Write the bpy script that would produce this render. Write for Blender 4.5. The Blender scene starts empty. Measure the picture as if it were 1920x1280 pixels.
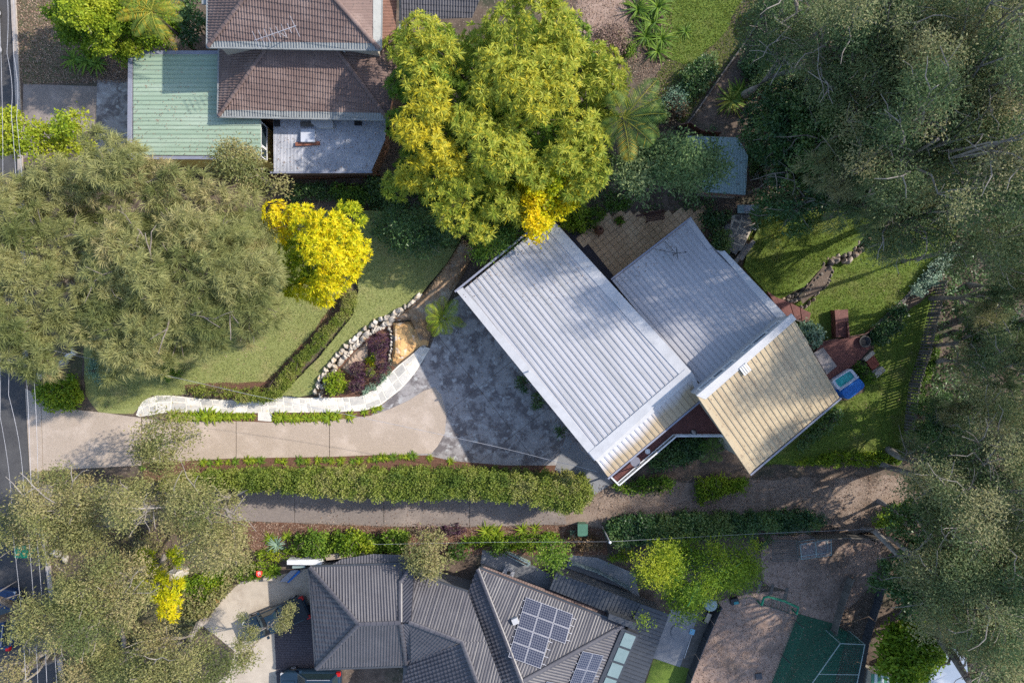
import bpy, bmesh, math, random
import numpy as np
from mathutils import Vector, Matrix
from mathutils.geometry import tessellate_polygon

# ------------------------------------------------------------------ camera, sky, sun, exposure
sc = bpy.context.scene
col = sc.collection
H = 53.333          # camera height above the ground, metres
F = 1280.0          # focal length in photograph pixels (1920 wide)
cam = bpy.data.cameras.new('camera'); cam.sensor_width = 36; cam.lens = 24; cam.clip_end = 900; cam.clip_start = .5
camo = bpy.data.objects.new('camera', cam); camo.location = (0, 0, H); col.objects.link(camo); sc.camera = camo

SUN_EL, SUN_AZ = math.radians(36), math.atan2(1.0, .35)
w = bpy.data.worlds.new('World'); sc.world = w; w.use_nodes = True
nt = w.node_tree; bg = nt.nodes['Background']
sky = nt.nodes.new('ShaderNodeTexSky'); sky.sky_type = 'NISHITA'; sky.sun_disc = False
sky.sun_elevation = SUN_EL; sky.sun_rotation = SUN_AZ
nt.links.new(sky.outputs[0], bg.inputs[0]); bg.inputs[1].default_value = .15
sun = bpy.data.lights.new('sun', 'SUN'); sun.energy = 3.1; sun.angle = math.radians(.75); sun.color = (1, .93, .82)
suno = bpy.data.objects.new('sun', sun); col.objects.link(suno); suno.location = (60, 12, 70)
sv = Vector((math.sin(SUN_AZ)*math.cos(SUN_EL), math.cos(SUN_AZ)*math.cos(SUN_EL), math.sin(SUN_EL)))
suno.rotation_euler = sv.to_track_quat('Z', 'Y').to_euler()
vs = sc.view_settings
vs.view_transform = 'Standard'; vs.look = 'None'; vs.gamma = 1; vs.use_curve_mapping = False; vs.exposure = 1.0
sc.cycles.max_bounces = 6; sc.cycles.diffuse_bounces = 3; sc.cycles.transparent_max_bounces = 4
sc.cycles.use_denoising = False

# ------------------------------------------------------------------ helpers
def P(px, py, z=0.0):
    k = (H-z)/F
    return Vector(((px-960)*k, (640-py)*k, z))
def PP(pts, z=0.0): return [P(p[0], p[1], p[2] if len(p) > 2 else z) for p in pts]
class Pl:                                             # a roof plane through three points
    def __init__(s, a, b, c):
        s.o = P(*a); s.n = (P(*b)-s.o).cross(P(*c)-s.o).normalized()
        if s.n.z < 0: s.n = -s.n
    def at(s, px, py, up=0):
        d = Vector(((px-960)/F, (640-py)/F, -1)); c = Vector((0, 0, H))
        t = (s.o-c).dot(s.n)/d.dot(s.n)
        return c+d*t+s.n*up
    def z(s, x, y): return s.o.z-((x-s.o.x)*s.n.x+(y-s.o.y)*s.n.y)/s.n.z
    def poly(s, pts): return [s.at(*p) for p in pts]

ORG = {}
def tag(o, label=None, cat=None, group=None, kind=None):
    if label: o['label'] = label
    if cat: o['category'] = cat
    if group: o['group'] = group
    if kind: o['kind'] = kind
    return o
def thing(name, loc, label, cat, group=None):
    o = bpy.data.objects.new(name, None); o.empty_display_size = .3
    o.location = loc; col.objects.link(o); ORG[o] = Vector(loc)
    return tag(o, label, cat, group)
def link(name, me, parent=None, m=None, smooth=False):
    if m: me.materials.append(m)
    o = bpy.data.objects.new(name, me); col.objects.link(o)
    ORG[o] = ORG[parent] if parent else Vector((0, 0, 0))
    if parent: o.parent = parent
    if smooth: me.polygons.foreach_set('use_smooth', [True]*len(me.polygons))
    return o
def off(parent): return ORG[parent] if parent else Vector((0, 0, 0))
def obj(name, V, Fc, m, parent=None, smooth=False):
    q = off(parent)
    me = bpy.data.meshes.new(name)
    me.from_pydata([tuple(Vector(v)-q) for v in V], [], [tuple(f) for f in Fc]); me.validate()
    return link(name, me, parent, m, smooth)
def fast(name, V, Fa, m, parent=None, tint=None, smooth=False):
    V = np.asarray(V, np.float32)
    if parent: V = V-np.array(off(parent), np.float32)
    me = bpy.data.meshes.new(name); n, k = Fa.shape
    me.vertices.add(len(V)); me.vertices.foreach_set('co', V.ravel())
    me.loops.add(n*k); me.loops.foreach_set('vertex_index', Fa.ravel().astype(np.int32))
    me.polygons.add(n); me.polygons.foreach_set('loop_start', np.arange(0, n*k, k, dtype=np.int32))
    me.update(calc_edges=True)
    if tint is not None:
        a = me.attributes.new('tint', 'FLOAT', 'POINT'); a.data.foreach_set('value', np.asarray(tint, np.float32))
    return link(name, me, parent, m, smooth)
class MB:                                             # collects simple solids into one mesh
    def __init__(s): s.v = []; s.f = []
    def add(s, V, Fc):
        b = len(s.v); s.v += [Vector(x) for x in V]; s.f += [tuple(i+b for i in f) for f in Fc]; return s
    def prism(s, poly, z0, z1, top=None, inset=0):
        a = [Vector((p[0], p[1], z0)) for p in poly]
        c = sum(a, Vector())/len(a)
        b = []
        for i, p in enumerate(poly):
            q = Vector((p[0], p[1], top[i] if top else z1))
            if inset:
                d = (Vector((c.x, c.y, 0))-Vector((q.x, q.y, 0))); q += d.normalized()*inset
            b.append(q)
        n = len(a)
        ar = sum(a[i].x*a[(i+1) % n].y-a[(i+1) % n].x*a[i].y for i in range(n))
        fs = [tuple(range(n, 2*n)), tuple(range(n-1, -1, -1))]+[(i, (i+1) % n, n+(i+1) % n, n+i) for i in range(n)]
        if ar < 0: fs = [tuple(reversed(f)) for f in fs]
        return s.add(a+b, fs)
    def slab(s, poly, n, t):                          # polygon in space thickened downwards along -n
        k = len(poly); a = [Vector(p) for p in poly]; b = [p-n*t for p in a]
        return s.add(a+b, [tuple(range(k)), tuple(range(2*k-1, k-1, -1))]+[(i, k+i, k+(i+1) % k, (i+1) % k) for i in range(k)])
    def beam(s, p, q, w_, h, up=Vector((0, 0, 1))):
        p, q = Vector(p), Vector(q); d = (q-p).normalized(); u = d.cross(up)
        if u.length < 1e-4: u = d.cross(Vector((1, 0, 0)))
        u.normalize(); n = u.cross(d)
        V = [x+u*sx*w_/2+n*sz*h/2 for x in (p, q) for sx, sz in ((-1, -1), (1, -1), (1, 1), (-1, 1))]
        return s.add(V, [(0, 1, 2, 3), (7, 6, 5, 4), (0, 4, 5, 1), (1, 5, 6, 2), (2, 6, 7, 3), (3, 7, 4, 0)])
    def box(s, c, sx, sy, sz, rz=0):
        c = Vector(c); r = Matrix.Rotation(rz, 3, 'Z')
        V = [c+r @ Vector((x*sx/2, y*sy/2, z*sz)) for z in (0, 1) for x, y in ((-1, -1), (1, -1), (1, 1), (-1, 1))]
        return s.add(V, [(3, 2, 1, 0), (4, 5, 6, 7), (0, 1, 5, 4), (1, 2, 6, 5), (2, 3, 7, 6), (3, 0, 4, 7)])
    def tube(s, pts, rad, n=8, cap=True):
        b = len(s.v); pts = [Vector(p) for p in pts]
        if not hasattr(rad, '__len__'): rad = [rad]*len(pts)
        for i, p in enumerate(pts):
            d = (pts[min(i+1, len(pts)-1)]-pts[max(i-1, 0)]).normalized()
            u = d.cross(Vector((0, 0, 1)))
            if u.length < 1e-3: u = Vector((1, 0, 0))
            u.normalize(); w_ = u.cross(d)
            s.v += [p+(u*math.cos(2*math.pi*j/n)+w_*math.sin(2*math.pi*j/n))*rad[i] for j in range(n)]
        for i in range(len(pts)-1):
            s.f += [(b+i*n+j, b+i*n+(j+1) % n, b+(i+1)*n+(j+1) % n, b+(i+1)*n+j) for j in range(n)]
        if cap:
            s.f.append(tuple(b+j for j in reversed(range(n)))); e = b+(len(pts)-1)*n
            s.f.append(tuple(e+j for j in range(n)))
        return s
    def lathe(s, c, prof, n=16):                      # prof: (r, z)
        c = Vector(c); b = len(s.v)
        for r, z in prof:
            s.v += [c+Vector((r*math.cos(2*math.pi*j/n), r*math.sin(2*math.pi*j/n), z)) for j in range(n)]
        for i in range(len(prof)-1):
            s.f += [(b+i*n+j, b+i*n+(j+1) % n, b+(i+1)*n+(j+1) % n, b+(i+1)*n+j) for j in range(n)]
        s.f.append(tuple(b+j for j in reversed(range(n)))); e = b+(len(prof)-1)*n
        s.f.append(tuple(e+j for j in range(n)))
        return s
    def build(s, name, m, parent=None, smooth=False): return obj(name, s.v, s.f, m, parent, smooth)

# ------------------------------------------------------------------ materials
def nodes(name):
    m = bpy.data.materials.new(name); m.use_nodes = True
    t = m.node_tree; return m, t, t.nodes['Principled BSDF']
def rgb(c): return (c[0], c[1], c[2], 1)
def noise(t, scale, detail=5, rough=.6, vec=None, stretch=None):
    n = t.nodes.new('ShaderNodeTexNoise'); n.inputs['Scale'].default_value = scale
    n.inputs['Detail'].default_value = detail; n.inputs['Roughness'].default_value = rough
    g = t.nodes.new('ShaderNodeNewGeometry')
    src = g.outputs['Position']
    if stretch:
        mp = t.nodes.new('ShaderNodeMapping'); mp.vector_type = 'TEXTURE'; mp.inputs['Scale'].default_value = stretch[0]; mp.inputs['Rotation'].default_value = (0, 0, stretch[1])
        t.links.new(src, mp.inputs[0]); src = mp.outputs[0]
    t.links.new(src, n.inputs['Vector']); return n.outputs['Fac']
def ramp(t, fac, a, b):
    r = t.nodes.new('ShaderNodeMapRange'); r.inputs[1].default_value = a; r.inputs[2].default_value = b
    t.links.new(fac, r.inputs[0]); return r.outputs[0]
def mix(t, fac, a, b):
    n = t.nodes.new('ShaderNodeMix'); n.data_type = 'RGBA'
    for s, v in ((6, a), (7, b)):
        if isinstance(v, tuple): n.inputs[s].default_value = rgb(v)
        else: t.links.new(v, n.inputs[s])
    if isinstance(fac, float): n.inputs[0].default_value = fac
    else: t.links.new(fac, n.inputs[0])
    return n.outputs[2]
def M(name, a, b=None, scale=2.0, con=(.35, .65), rough=.85, spec=.3, metal=0, c=None, cscale=.3, ccon=(.5, .65), bump=0, bscale=8, d=None, dscale=14, dcon=(.6, .68), stretch=None, vary=0):
    m, t, p = nodes(name)
    out = a
    if b: out = mix(t, ramp(t, noise(t, scale, 6, .65, stretch=stretch), *con), a, b)
    if c: out = mix(t, ramp(t, noise(t, cscale, 9, .68, stretch=stretch), *ccon), out, c)
    if d: out = mix(t, ramp(t, noise(t, dscale, 3, .6), *dcon), out, d)
    if vary:
        oi = t.nodes.new('ShaderNodeObjectInfo'); hs = t.nodes.new('ShaderNodeHueSaturation')
        t.links.new(ramp(t, oi.outputs['Random'], 0, 1), hs.inputs['Value'])
        r = [n for n in t.nodes if n.type == 'MAP_RANGE'][-1]; r.inputs[3].default_value = 1-vary; r.inputs[4].default_value = 1+vary
        if isinstance(out, tuple): hs.inputs['Color'].default_value = rgb(out)
        else: t.links.new(out, hs.inputs['Color'])
        out = hs.outputs[0]
    if isinstance(out, tuple): p.inputs['Base Color'].default_value = rgb(out)
    else: t.links.new(out, p.inputs['Base Color'])
    p.inputs['Roughness'].default_value = rough; p.inputs['Specular IOR Level'].default_value = spec; p.inputs['Metallic'].default_value = metal
    if bump:
        bn = t.nodes.new('ShaderNodeBump'); bn.inputs['Strength'].default_value = bump; bn.inputs['Distance'].default_value = .05
        t.links.new(noise(t, bscale, 6, .7), bn.inputs['Height']); t.links.new(bn.outputs[0], p.inputs['Normal'])
    return m
def LM(name, cols, trans=.28, rough=.55, spec=.25):  # leaf colours picked by the 'tint' each leaf carries
    m, t, p = nodes(name)
    at = t.nodes.new('ShaderNodeAttribute'); at.attribute_name = 'tint'
    cr = t.nodes.new('ShaderNodeValToRGB'); e = cr.color_ramp.elements
    while len(e) < len(cols): e.new(.5)
    for i, c in enumerate(cols): e[i].position = i/(len(cols)-1); e[i].color = rgb(c)
    t.links.new(at.outputs['Fac'], cr.inputs[0]); t.links.new(cr.outputs[0], p.inputs['Base Color'])
    p.inputs['Roughness'].default_value = rough; p.inputs['Specular IOR Level'].default_value = spec
    tr = t.nodes.new('ShaderNodeBsdfTranslucent'); t.links.new(cr.outputs[0], tr.inputs[0])
    mx = t.nodes.new('ShaderNodeMixShader'); mx.inputs[0].default_value = trans
    o = t.nodes['Material Output']
    t.links.new(p.outputs[0], mx.inputs[1]); t.links.new(tr.outputs[0], mx.inputs[2]); t.links.new(mx.outputs[0], o.inputs[0])
    return m
def S(c, rough=.6, metal=0, spec=.4, name='paint'):
    return M(name, c, tuple(x*.8 for x in c), scale=3, rough=rough, metal=metal, spec=spec)

m_soil = M('soil', (.075, .055, .042), (.15, .11, .085), 1.2, c=(.045, .05, .03), cscale=.25, bump=.8, bscale=6, d=(.26, .21, .17), dscale=7)
m_dirt = M('dirt', (.27, .185, .145), (.36, .26, .21), 2.5, c=(.12, .09, .072), cscale=.22, bump=.7, bscale=9, d=(.34, .28, .24), dscale=12, dcon=(.62, .7))
m_mulch = M('mulch', (.11, .055, .035), (.19, .10, .065), 9, bump=1, bscale=20)
m_grassL = M('lawn_grass', (.225, .25, .08), (.285, .30, .11), 5, con=(.3, .7), c=(.31, .285, .12), cscale=.45, bump=.6, bscale=26, d=(.14, .185, .065), dscale=18, dcon=(.56, .68))
m_grassR = M('lush_grass', (.09, .145, .02), (.155, .215, .034), 5, con=(.3, .7), c=(.16, .17, .05), cscale=.35, bump=.9, bscale=26, d=(.05, .09, .014), dscale=16, dcon=(.56, .68))
m_verge = M('dry_verge', (.12, .095, .055), (.075, .085, .035), 1.2, c=(.17, .13, .085), cscale=.5, bump=.9, bscale=16, d=(.23, .18, .12), dscale=11)
m_road = M('asphalt', (.052, .05, .053), (.072, .07, .072), 6, c=(.088, .085, .085), cscale=.25, bump=.3, bscale=40)
m_kerb = M('kerb_concrete', (.40, .35, .31), (.30, .26, .23), 3, bump=.2)
m_aggr = M('exposed_aggregate', (.46, .375, .305), (.37, .30, .24), 9, con=(.3, .7), c=(.52, .43, .36), cscale=.4, d=(.25, .195, .155), dscale=26, dcon=(.57, .66), bump=.35, bscale=35)
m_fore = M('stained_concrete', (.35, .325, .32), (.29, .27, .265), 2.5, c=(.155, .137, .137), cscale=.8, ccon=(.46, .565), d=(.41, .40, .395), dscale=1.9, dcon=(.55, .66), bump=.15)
m_lane = M('lane_concrete', (.25, .21, .185), (.185, .155, .14), 5, con=(.3, .7), c=(.30, .25, .22), cscale=.4, d=(.125, .10, .09), dscale=22, dcon=(.58, .68), bump=.3, bscale=30)
m_track = M('dirt_track', (.21, .155, .12), (.30, .23, .185), 1.5, c=(.11, .08, .06), cscale=.35, d=(.30, .24, .20), dscale=13, dcon=(.6, .68), bump=.7, bscale=12)
m_pave = M('pale_sandstone_paver', (.66, .62, .56), (.54, .52, .48), 3, c=(.43, .42, .40), cscale=1.1, ccon=(.5, .7), bump=.3, d=(.60, .50, .36), dscale=2.5, dcon=(.6, .7), vary=.22)
m_grout = M('pale_grout', (.80, .75, .66), (.66, .61, .53), 4)
m_rock = M('pale_rock', (.50, .455, .40), (.33, .29, .245), 3.5, c=(.60, .565, .52), cscale=1.2, d=(.42, .31, .19), dscale=2, dcon=(.58, .66), bump=.6, bscale=5, vary=.22)
m_rockd = M('weathered_rock', (.26, .215, .18), (.16, .135, .115), 2, c=(.33, .20, .12), cscale=.7, bump=.6, bscale=5, vary=.3)
m_sand = M('orange_sandstone', (.62, .40, .17), (.55, .31, .13), 1.5, c=(.62, .54, .46), cscale=.8, ccon=(.55, .62), d=(.30, .17, .09), dscale=5, dcon=(.6, .7), bump=.5, bscale=5)
m_cut = M('brown_sandstone', (.34, .23, .14), (.22, .14, .09), 1.2, c=(.40, .35, .28), cscale=.5, bump=.6, bscale=4)
m_white = M('white_roof_steel', (.50, .49, .505), (.44, .43, .445), 1.2, rough=.5, spec=.25, c=(.385, .38, .385), cscale=.6, ccon=(.48, .7), d=(.33, .31, .30), dscale=9, dcon=(.66, .75), stretch=((7, .5, 1), -.895))
m_grey = M('grey_roof_steel', (.44, .43, .45), (.37, .365, .39), 1.2, rough=.5, spec=.3, c=(.50, .49, .505), cscale=.6, d=(.24, .22, .21), dscale=8, dcon=(.63, .73), stretch=((7, .5, 1), -.895))
m_tan = M('tan_roof_steel', (.52, .42, .28), (.45, .36, .235), 1.2, rough=.5, c=(.36, .275, .18), cscale=.5, ccon=(.5, .7), d=(.27, .19, .13), dscale=5, dcon=(.6, .72), stretch=((7, .5, 1), -.895))
m_flash = M('white_flashing', (.52, .515, .525), (.45, .445, .455), 1.5, rough=.4, d=(.45, .44, .46), dscale=5, dcon=(.66, .74))
m_green = M('green_roof_steel', (.33, .42, .31), (.28, .37, .28), .9, rough=.5, c=(.40, .48, .38), cscale=.4, d=(.30, .19, .14), dscale=4, dcon=(.64, .72), stretch=((5, .4, 1), 0))
m_gutter = M('grey_gutter', (.22, .23, .29), (.26, .27, .33), 2, rough=.45)
m_wall = M('cream_render', (.50, .44, .36), (.44, .39, .32), 1.5)
m_yellow = M('yellow_render', (.62, .42, .13), (.56, .37, .11), 1.5)
m_brick = M('brown_brick', (.20, .105, .07), (.14, .08, .055), 6)
m_dwall = M('dark_render', (.16, .155, .16), (.12, .12, .125), 1.5)
m_tileB = M('brown_tile', (.185, .125, .108), (.145, .10, .09), 1.4, con=(.3, .7), rough=.7, c=(.23, .165, .145), cscale=.5, d=(.085, .065, .06), dscale=5, dcon=(.6, .7), bump=.15)
m_tileE = M('coated_eave_tile', (.27, .28, .275), (.22, .23, .23), 1.5, rough=.6, d=(.12, .12, .115), dscale=5, dcon=(.62, .7))
m_tileR = M('red_brown_tile', (.22, .115, .085), (.16, .085, .065), 1.4, rough=.75, d=(.08, .06, .055), dscale=4, dcon=(.58, .68))
m_tileK = M('charcoal_tile', (.084, .080, .092), (.068, .065, .076), 1.4, rough=.42, spec=.5, c=(.10, .095, .105), cscale=.4, d=(.40, .38, .38), dscale=9, dcon=(.735, .75))
m_char = M('charcoal_steel', (.055, .06, .07), (.045, .05, .06), 1, rough=.4, spec=.5, d=(.12, .12, .13), dscale=6, dcon=(.64, .72))
m_corr = M('worn_corrugated_steel', (.37, .38, .42), (.28, .29, .33), 1.2, rough=.42, spec=.5, c=(.46, .46, .50), cscale=.5, d=(.18, .15, .14), dscale=4, dcon=(.63, .7))
m_shed = M('pale_blue_green_steel', (.30, .38, .37), (.24, .31, .31), 1.2, rough=.5, d=(.14, .15, .13), dscale=5, dcon=(.6, .68))
m_deck = M('red_brown_decking', (.165, .062, .052), (.12, .045, .04), 2, rough=.6, vary=.12, d=(.20, .09, .075), dscale=6)
m_timber = M('grey_timber', (.16, .145, .13), (.11, .10, .09), 4, vary=.15)
m_dark = S((.03, .03, .034), .5, name='black_paint'); m_wht = S((.75, .75, .76), .45, name='white_paint')
m_glass = M('window_glass', (.03, .045, .055), rough=.08, spec=.9)
m_pale = M('frosted_glass', (.22, .29, .29), (.18, .25, .25), 1, rough=.2, spec=.6)
m_rust = S((.16, .075, .045), .7, name='rusty_iron'); m_wood = S((.10, .045, .035), .6, name='dark_stained_wood')
m_blue = S((.02, .16, .55), .3, spec=.6, name='blue_vinyl'); m_water = M('spa_water', (.035, .33, .36), (.05, .42, .44), 2, rough=.12, spec=.5)
m_stone = M('grey_stone', (.19, .175, .165), (.14, .13, .125), 3, c=(.24, .22, .20), cscale=1, vary=.2, bump=.2)
m_terra = M('terracotta_paver', (.56, .385, .235), (.48, .32, .195), 3, c=(.62, .45, .29), cscale=.6, vary=.10, bump=.1)
m_bpave = M('dark_brick_paver', (.105, .09, .10), (.075, .065, .075), 5, bump=.3, bscale=9, vary=.15)
m_conc = M('plain_concrete', (.50, .43, .35), (.42, .36, .29), 1.3, c=(.36, .30, .24), cscale=.5, bump=.15)
m_cgrey = M('grey_concrete', (.25, .255, .27), (.20, .205, .22), 1.2, c=(.31, .31, .32), cscale=.4)
m_bark = M('grey_bark', (.24, .205, .18), (.14, .115, .10), 3, bump=.5, bscale=6)
m_barkp = M('pale_gum_bark', (.30, .27, .24), (.19, .165, .15), 2.5, bump=.4, bscale=5)
m_barkd = M('brown_bark', (.10, .075, .06), (.06, .047, .04), 3, bump=.5, bscale=6)
m_netg = M('green_net', (.015, .12, .085), (.01, .09, .07), 2)
m_gpaint = S((.01, .22, .12), .5, name='green_paint'); m_bin = S((.08, .19, .13), .5, name='green_plastic')

l_oak = LM('she_oak_needles', [(.16, .19, .06), (.27, .285, .105), (.38, .37, .15), (.44, .37, .18)], .4)
l_jac = LM('jacaranda_leaves', [(.10, .20, .02), (.25, .33, .035), (.44, .455, .06), (.64, .53, .03)], .42)
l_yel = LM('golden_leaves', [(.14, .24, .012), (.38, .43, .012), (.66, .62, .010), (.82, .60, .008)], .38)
l_gumL = LM('olive_gum_leaves', [(.11, .14, .045), (.205, .22, .075), (.30, .29, .11), (.37, .31, .15)], .34)
l_gumR = LM('grey_gum_leaves', [(.05, .10, .04), (.11, .165, .065), (.19, .225, .095), (.31, .29, .14)], .36)
l_green = LM('green_leaves', [(.04, .09, .015), (.085, .17, .02), (.15, .25, .025), (.22, .31, .03)], .3)
l_shade = LM('grey_green_leaves', [(.05, .10, .035), (.10, .17, .06), (.17, .24, .09), (.27, .32, .13)], .32)
l_dark = LM('dark_green_leaves', [(.028, .07, .025), (.055, .12, .038), (.09, .17, .045), (.16, .22, .06)], .26, rough=.4, spec=.4)
l_lime = LM('lime_leaves', [(.09, .17, .012), (.18, .28, .018), (.30, .38, .025), (.40, .42, .03)], .36)
l_hedge = LM('hedge_leaves', [(.09, .14, .02), (.16, .21, .03), (.23, .27, .045), (.28, .27, .09)], .25)
l_purple = LM('purple_leaves', [(.035, .015, .03), (.06, .025, .05), (.10, .045, .075), (.12, .06, .07)], .2)
l_silver = LM('silver_green_leaves', [(.13, .23, .14), (.19, .30, .20), (.25, .36, .26), (.32, .40, .30)], .2)
l_brown = LM('dry_leaves', [(.10, .06, .03), (.19, .12, .06), (.28, .19, .10), (.36, .26, .16)], .2)
l_palm = LM('palm_leaves', [(.07, .14, .03), (.14, .22, .04), (.26, .30, .05), (.50, .34, .03)], .3)
l_pink = LM('twiggy_pink_leaves', [(.14, .10, .08), (.24, .16, .13), (.33, .22, .18), (.22, .20, .10)], .15)
l_litter = LM('leaf_litter', [(.11, .062, .042), (.21, .135, .095), (.32, .215, .155), (.45, .35, .27)], .0)
l_grass = LM('grass_blades', [(.17, .215, .05), (.245, .28, .075), (.30, .325, .105), (.36, .34, .14)], .25)
l_grassR = LM('lush_grass_blades', [(.075, .13, .014), (.135, .195, .025), (.20, .255, .035), (.26, .27, .05)], .25)

# ------------------------------------------------------------------ foliage builders
def nrm(a): return a/np.maximum(np.linalg.norm(a, axis=-1, keepdims=True), 1e-6)
class Leaf:                                           # gathers leaf quads for one crown
    def __init__(s, seed): s.r = np.random.default_rng(seed); s.V = []; s.T = []
    def blades(s, c, d, L, W, t, flat=1.0, droop=.1):
        n = len(c); up = np.array([0, 0, 1.])
        q = up*flat+s.r.normal(size=(n, 3))*.7
        sd = nrm(np.cross(d, q)); L = np.broadcast_to(L, (n,))[:, None]; W = np.broadcast_to(W, (n,))[:, None]
        tip = c+d*L; tip[:, 2] -= droop*L[:, 0]
        mid = c+d*L*.5; mid[:, 2] += droop*L[:, 0]*.25
        s.V.append(np.stack([c, mid+sd*W*.5, tip, mid-sd*W*.5], 1).reshape(-1, 3)); s.T.append(np.repeat(np.clip(t, 0, 1), 4))
    def spray(s, p, o, t, k=9, L=.42, W=.15):         # feathery rosettes
        r = s.r; n = len(p); o = nrm(o+np.array([0, 0, .6])); L = L*r.uniform(.62, 1.3, n)
        a = nrm(np.cross(o, r.normal(size=(n, 3)))); b = np.cross(o, a)
        for i in range(k):
            an = 2*math.pi*(i+r.random(n)*.7)/k
            d = nrm(a*np.cos(an)[:, None]+b*np.sin(an)[:, None]+o*(.15+.5*r.random(n))[:, None])
            s.blades(p, d, L*r.uniform(.65, 1.25, n), W*r.uniform(.8, 1.2, n), t+r.normal(0, .15, n), 1.2, .22)
    def needles(s, p, o, t, k=54, L=.62, W=.045):      # drooping thin brush of branchlets
        r = s.r; n = len(p); L = L*r.uniform(.5, 1.45, n); o = nrm(o+r.normal(0, .35, (n, 3)))
        for i in range(k):
            d = nrm(o*.62+r.normal(size=(n, 3))*.6+np.array([0, 0, .05]))
            s.blades(p+r.normal(size=(n, 3))*.05, d, L*r.uniform(.5, 1.2, n), W, t+r.normal(0, .10, n), 1.4, .3)
    def clump(s, p, o, t, k=22, L=.2, W=.085, sp=.3, hang=.2, flat=1.5, coh=1.1):
        r = s.r; n = len(p)
        cd = nrm(o*.6+r.normal(size=(n, 3))*.6+np.array([0, 0, -hang]))
        for i in range(k):
            d = nrm(cd*coh+r.normal(size=(n, 3))*.8)
            s.blades(p+r.normal(size=(n, 3))*sp, d, L*r.uniform(.7, 1.3, n), W*r.uniform(.8, 1.2, n), t+r.normal(0, .14, n), flat, .1)
    def build(s, name, m, parent=None):
        V = np.concatenate(s.V); T = np.concatenate(s.T)
        return fast(name, V, np.arange(len(V), dtype=np.int32).reshape(-1, 4), m, parent, T)

def inside(pts, poly):
    x, y = pts[:, 0], pts[:, 1]; res = np.zeros(len(pts), bool); n = len(poly); j = n-1
    for i in range(n):
        xi, yi = poly[i][:2]; xj, yj = poly[j][:2]
        if yi != yj: res ^= ((yi > y) != (yj > y)) & (x < (xj-xi)*(y-yi)/(yj-yi)+xi)
        j = i
    return res
def edge_dist(pts, poly):
    d = np.full(len(pts), 1e9); n = len(poly)
    for i in range(n):
        a = np.array(poly[i][:2]); b = np.array(poly[(i+1) % n][:2]); ab = b-a
        t = np.clip(((pts-a) @ ab)/max(ab @ ab, 1e-9), 0, 1)[:, None]
        d = np.minimum(d, np.linalg.norm(pts-(a+t*ab), axis=1))
    return d
def fill(poly_px, ztop, r, step, seed=0, dome=1.5, D=2.5, tint=.5, tvar=.25, zvar=.5, zscale=.8):
    """lobes (x, y, z, rx, ry, rz, tint) filling an outline at crown height"""
    rg = np.random.default_rng(seed+11); zc = ztop-r*zscale
    poly = [tuple(P(px, py, zc-dome*.5))[:2] for px, py in poly_px]
    A = np.array(poly); lo, hi = A.min(0), A.max(0)
    gx, gy = np.meshgrid(np.arange(lo[0], hi[0]+step, step), np.arange(lo[1], hi[1]+step*.87, step*.87))
    gx = gx+(np.arange(gx.shape[0]) % 2)[:, None]*step/2
    q = np.stack([gx.ravel(), gy.ravel()], 1)+rg.uniform(-.32, .32, (gx.size, 2))*step
    q = q[inside(q, poly)]
    if not len(q): q = A.mean(0)[None]
    d = edge_dist(q, poly)
    k = d > r*.35
    if k.any(): q, d = q[k], d[k]
    rr = np.minimum(r*rg.uniform(.75, 1.2, len(q)), np.maximum(d*1.15, r*.45))
    z = zc-dome*(1-np.clip(d/D, 0, 1))**1.5+rg.normal(0, zvar, len(q))
    z = np.maximum(z, rr*.5)
    return np.stack([q[:, 0], q[:, 1], z, rr, rr, rr*zscale, np.clip(tint+rg.normal(0, tvar, len(q)), 0, 1)], 1)
def lobes_px(rows):
    out = []
    for row in rows:
        px, py, z, rpx, t = row; p = P(px, py, z); r = rpx*(H-z)/F
        out.append((p.x, p.y, z, r, r, r*.75, t))
    return np.array(out)
def shell(lobes, rg, per, up=.75, sh=(.5, 1.12), cut=.55):
    ps, os_, ts = [], [], []
    for i, l in enumerate(lobes):
        n = max(4, int(per*4*math.pi*l[3]*l[4]*.7))
        d = nrm(rg.normal(size=(n, 3))); f = (d[:, 2] < -.1) & (rg.random(n) < up); d[f, 2] *= -1
        p = l[:3]+d*l[3:6]*rg.uniform(*sh, n)[:, None]
        ps.append(p); os_.append(d); ts.append(np.full(n, l[6])+rg.normal(0, .05, n))
    p = np.concatenate(ps); o = np.concatenate(os_); t = np.concatenate(ts)
    idx = np.concatenate([np.full(len(x), i) for i, x in enumerate(ps)])
    keep = p[:, 2] > .04
    for i, l in enumerate(lobes):
        q = ((p-l[:3])/l[3:6]); keep &= ~((np.einsum('ij,ij->i', q, q) < cut*cut) & (idx != i))
    return p[keep], o[keep], t[keep]
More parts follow.
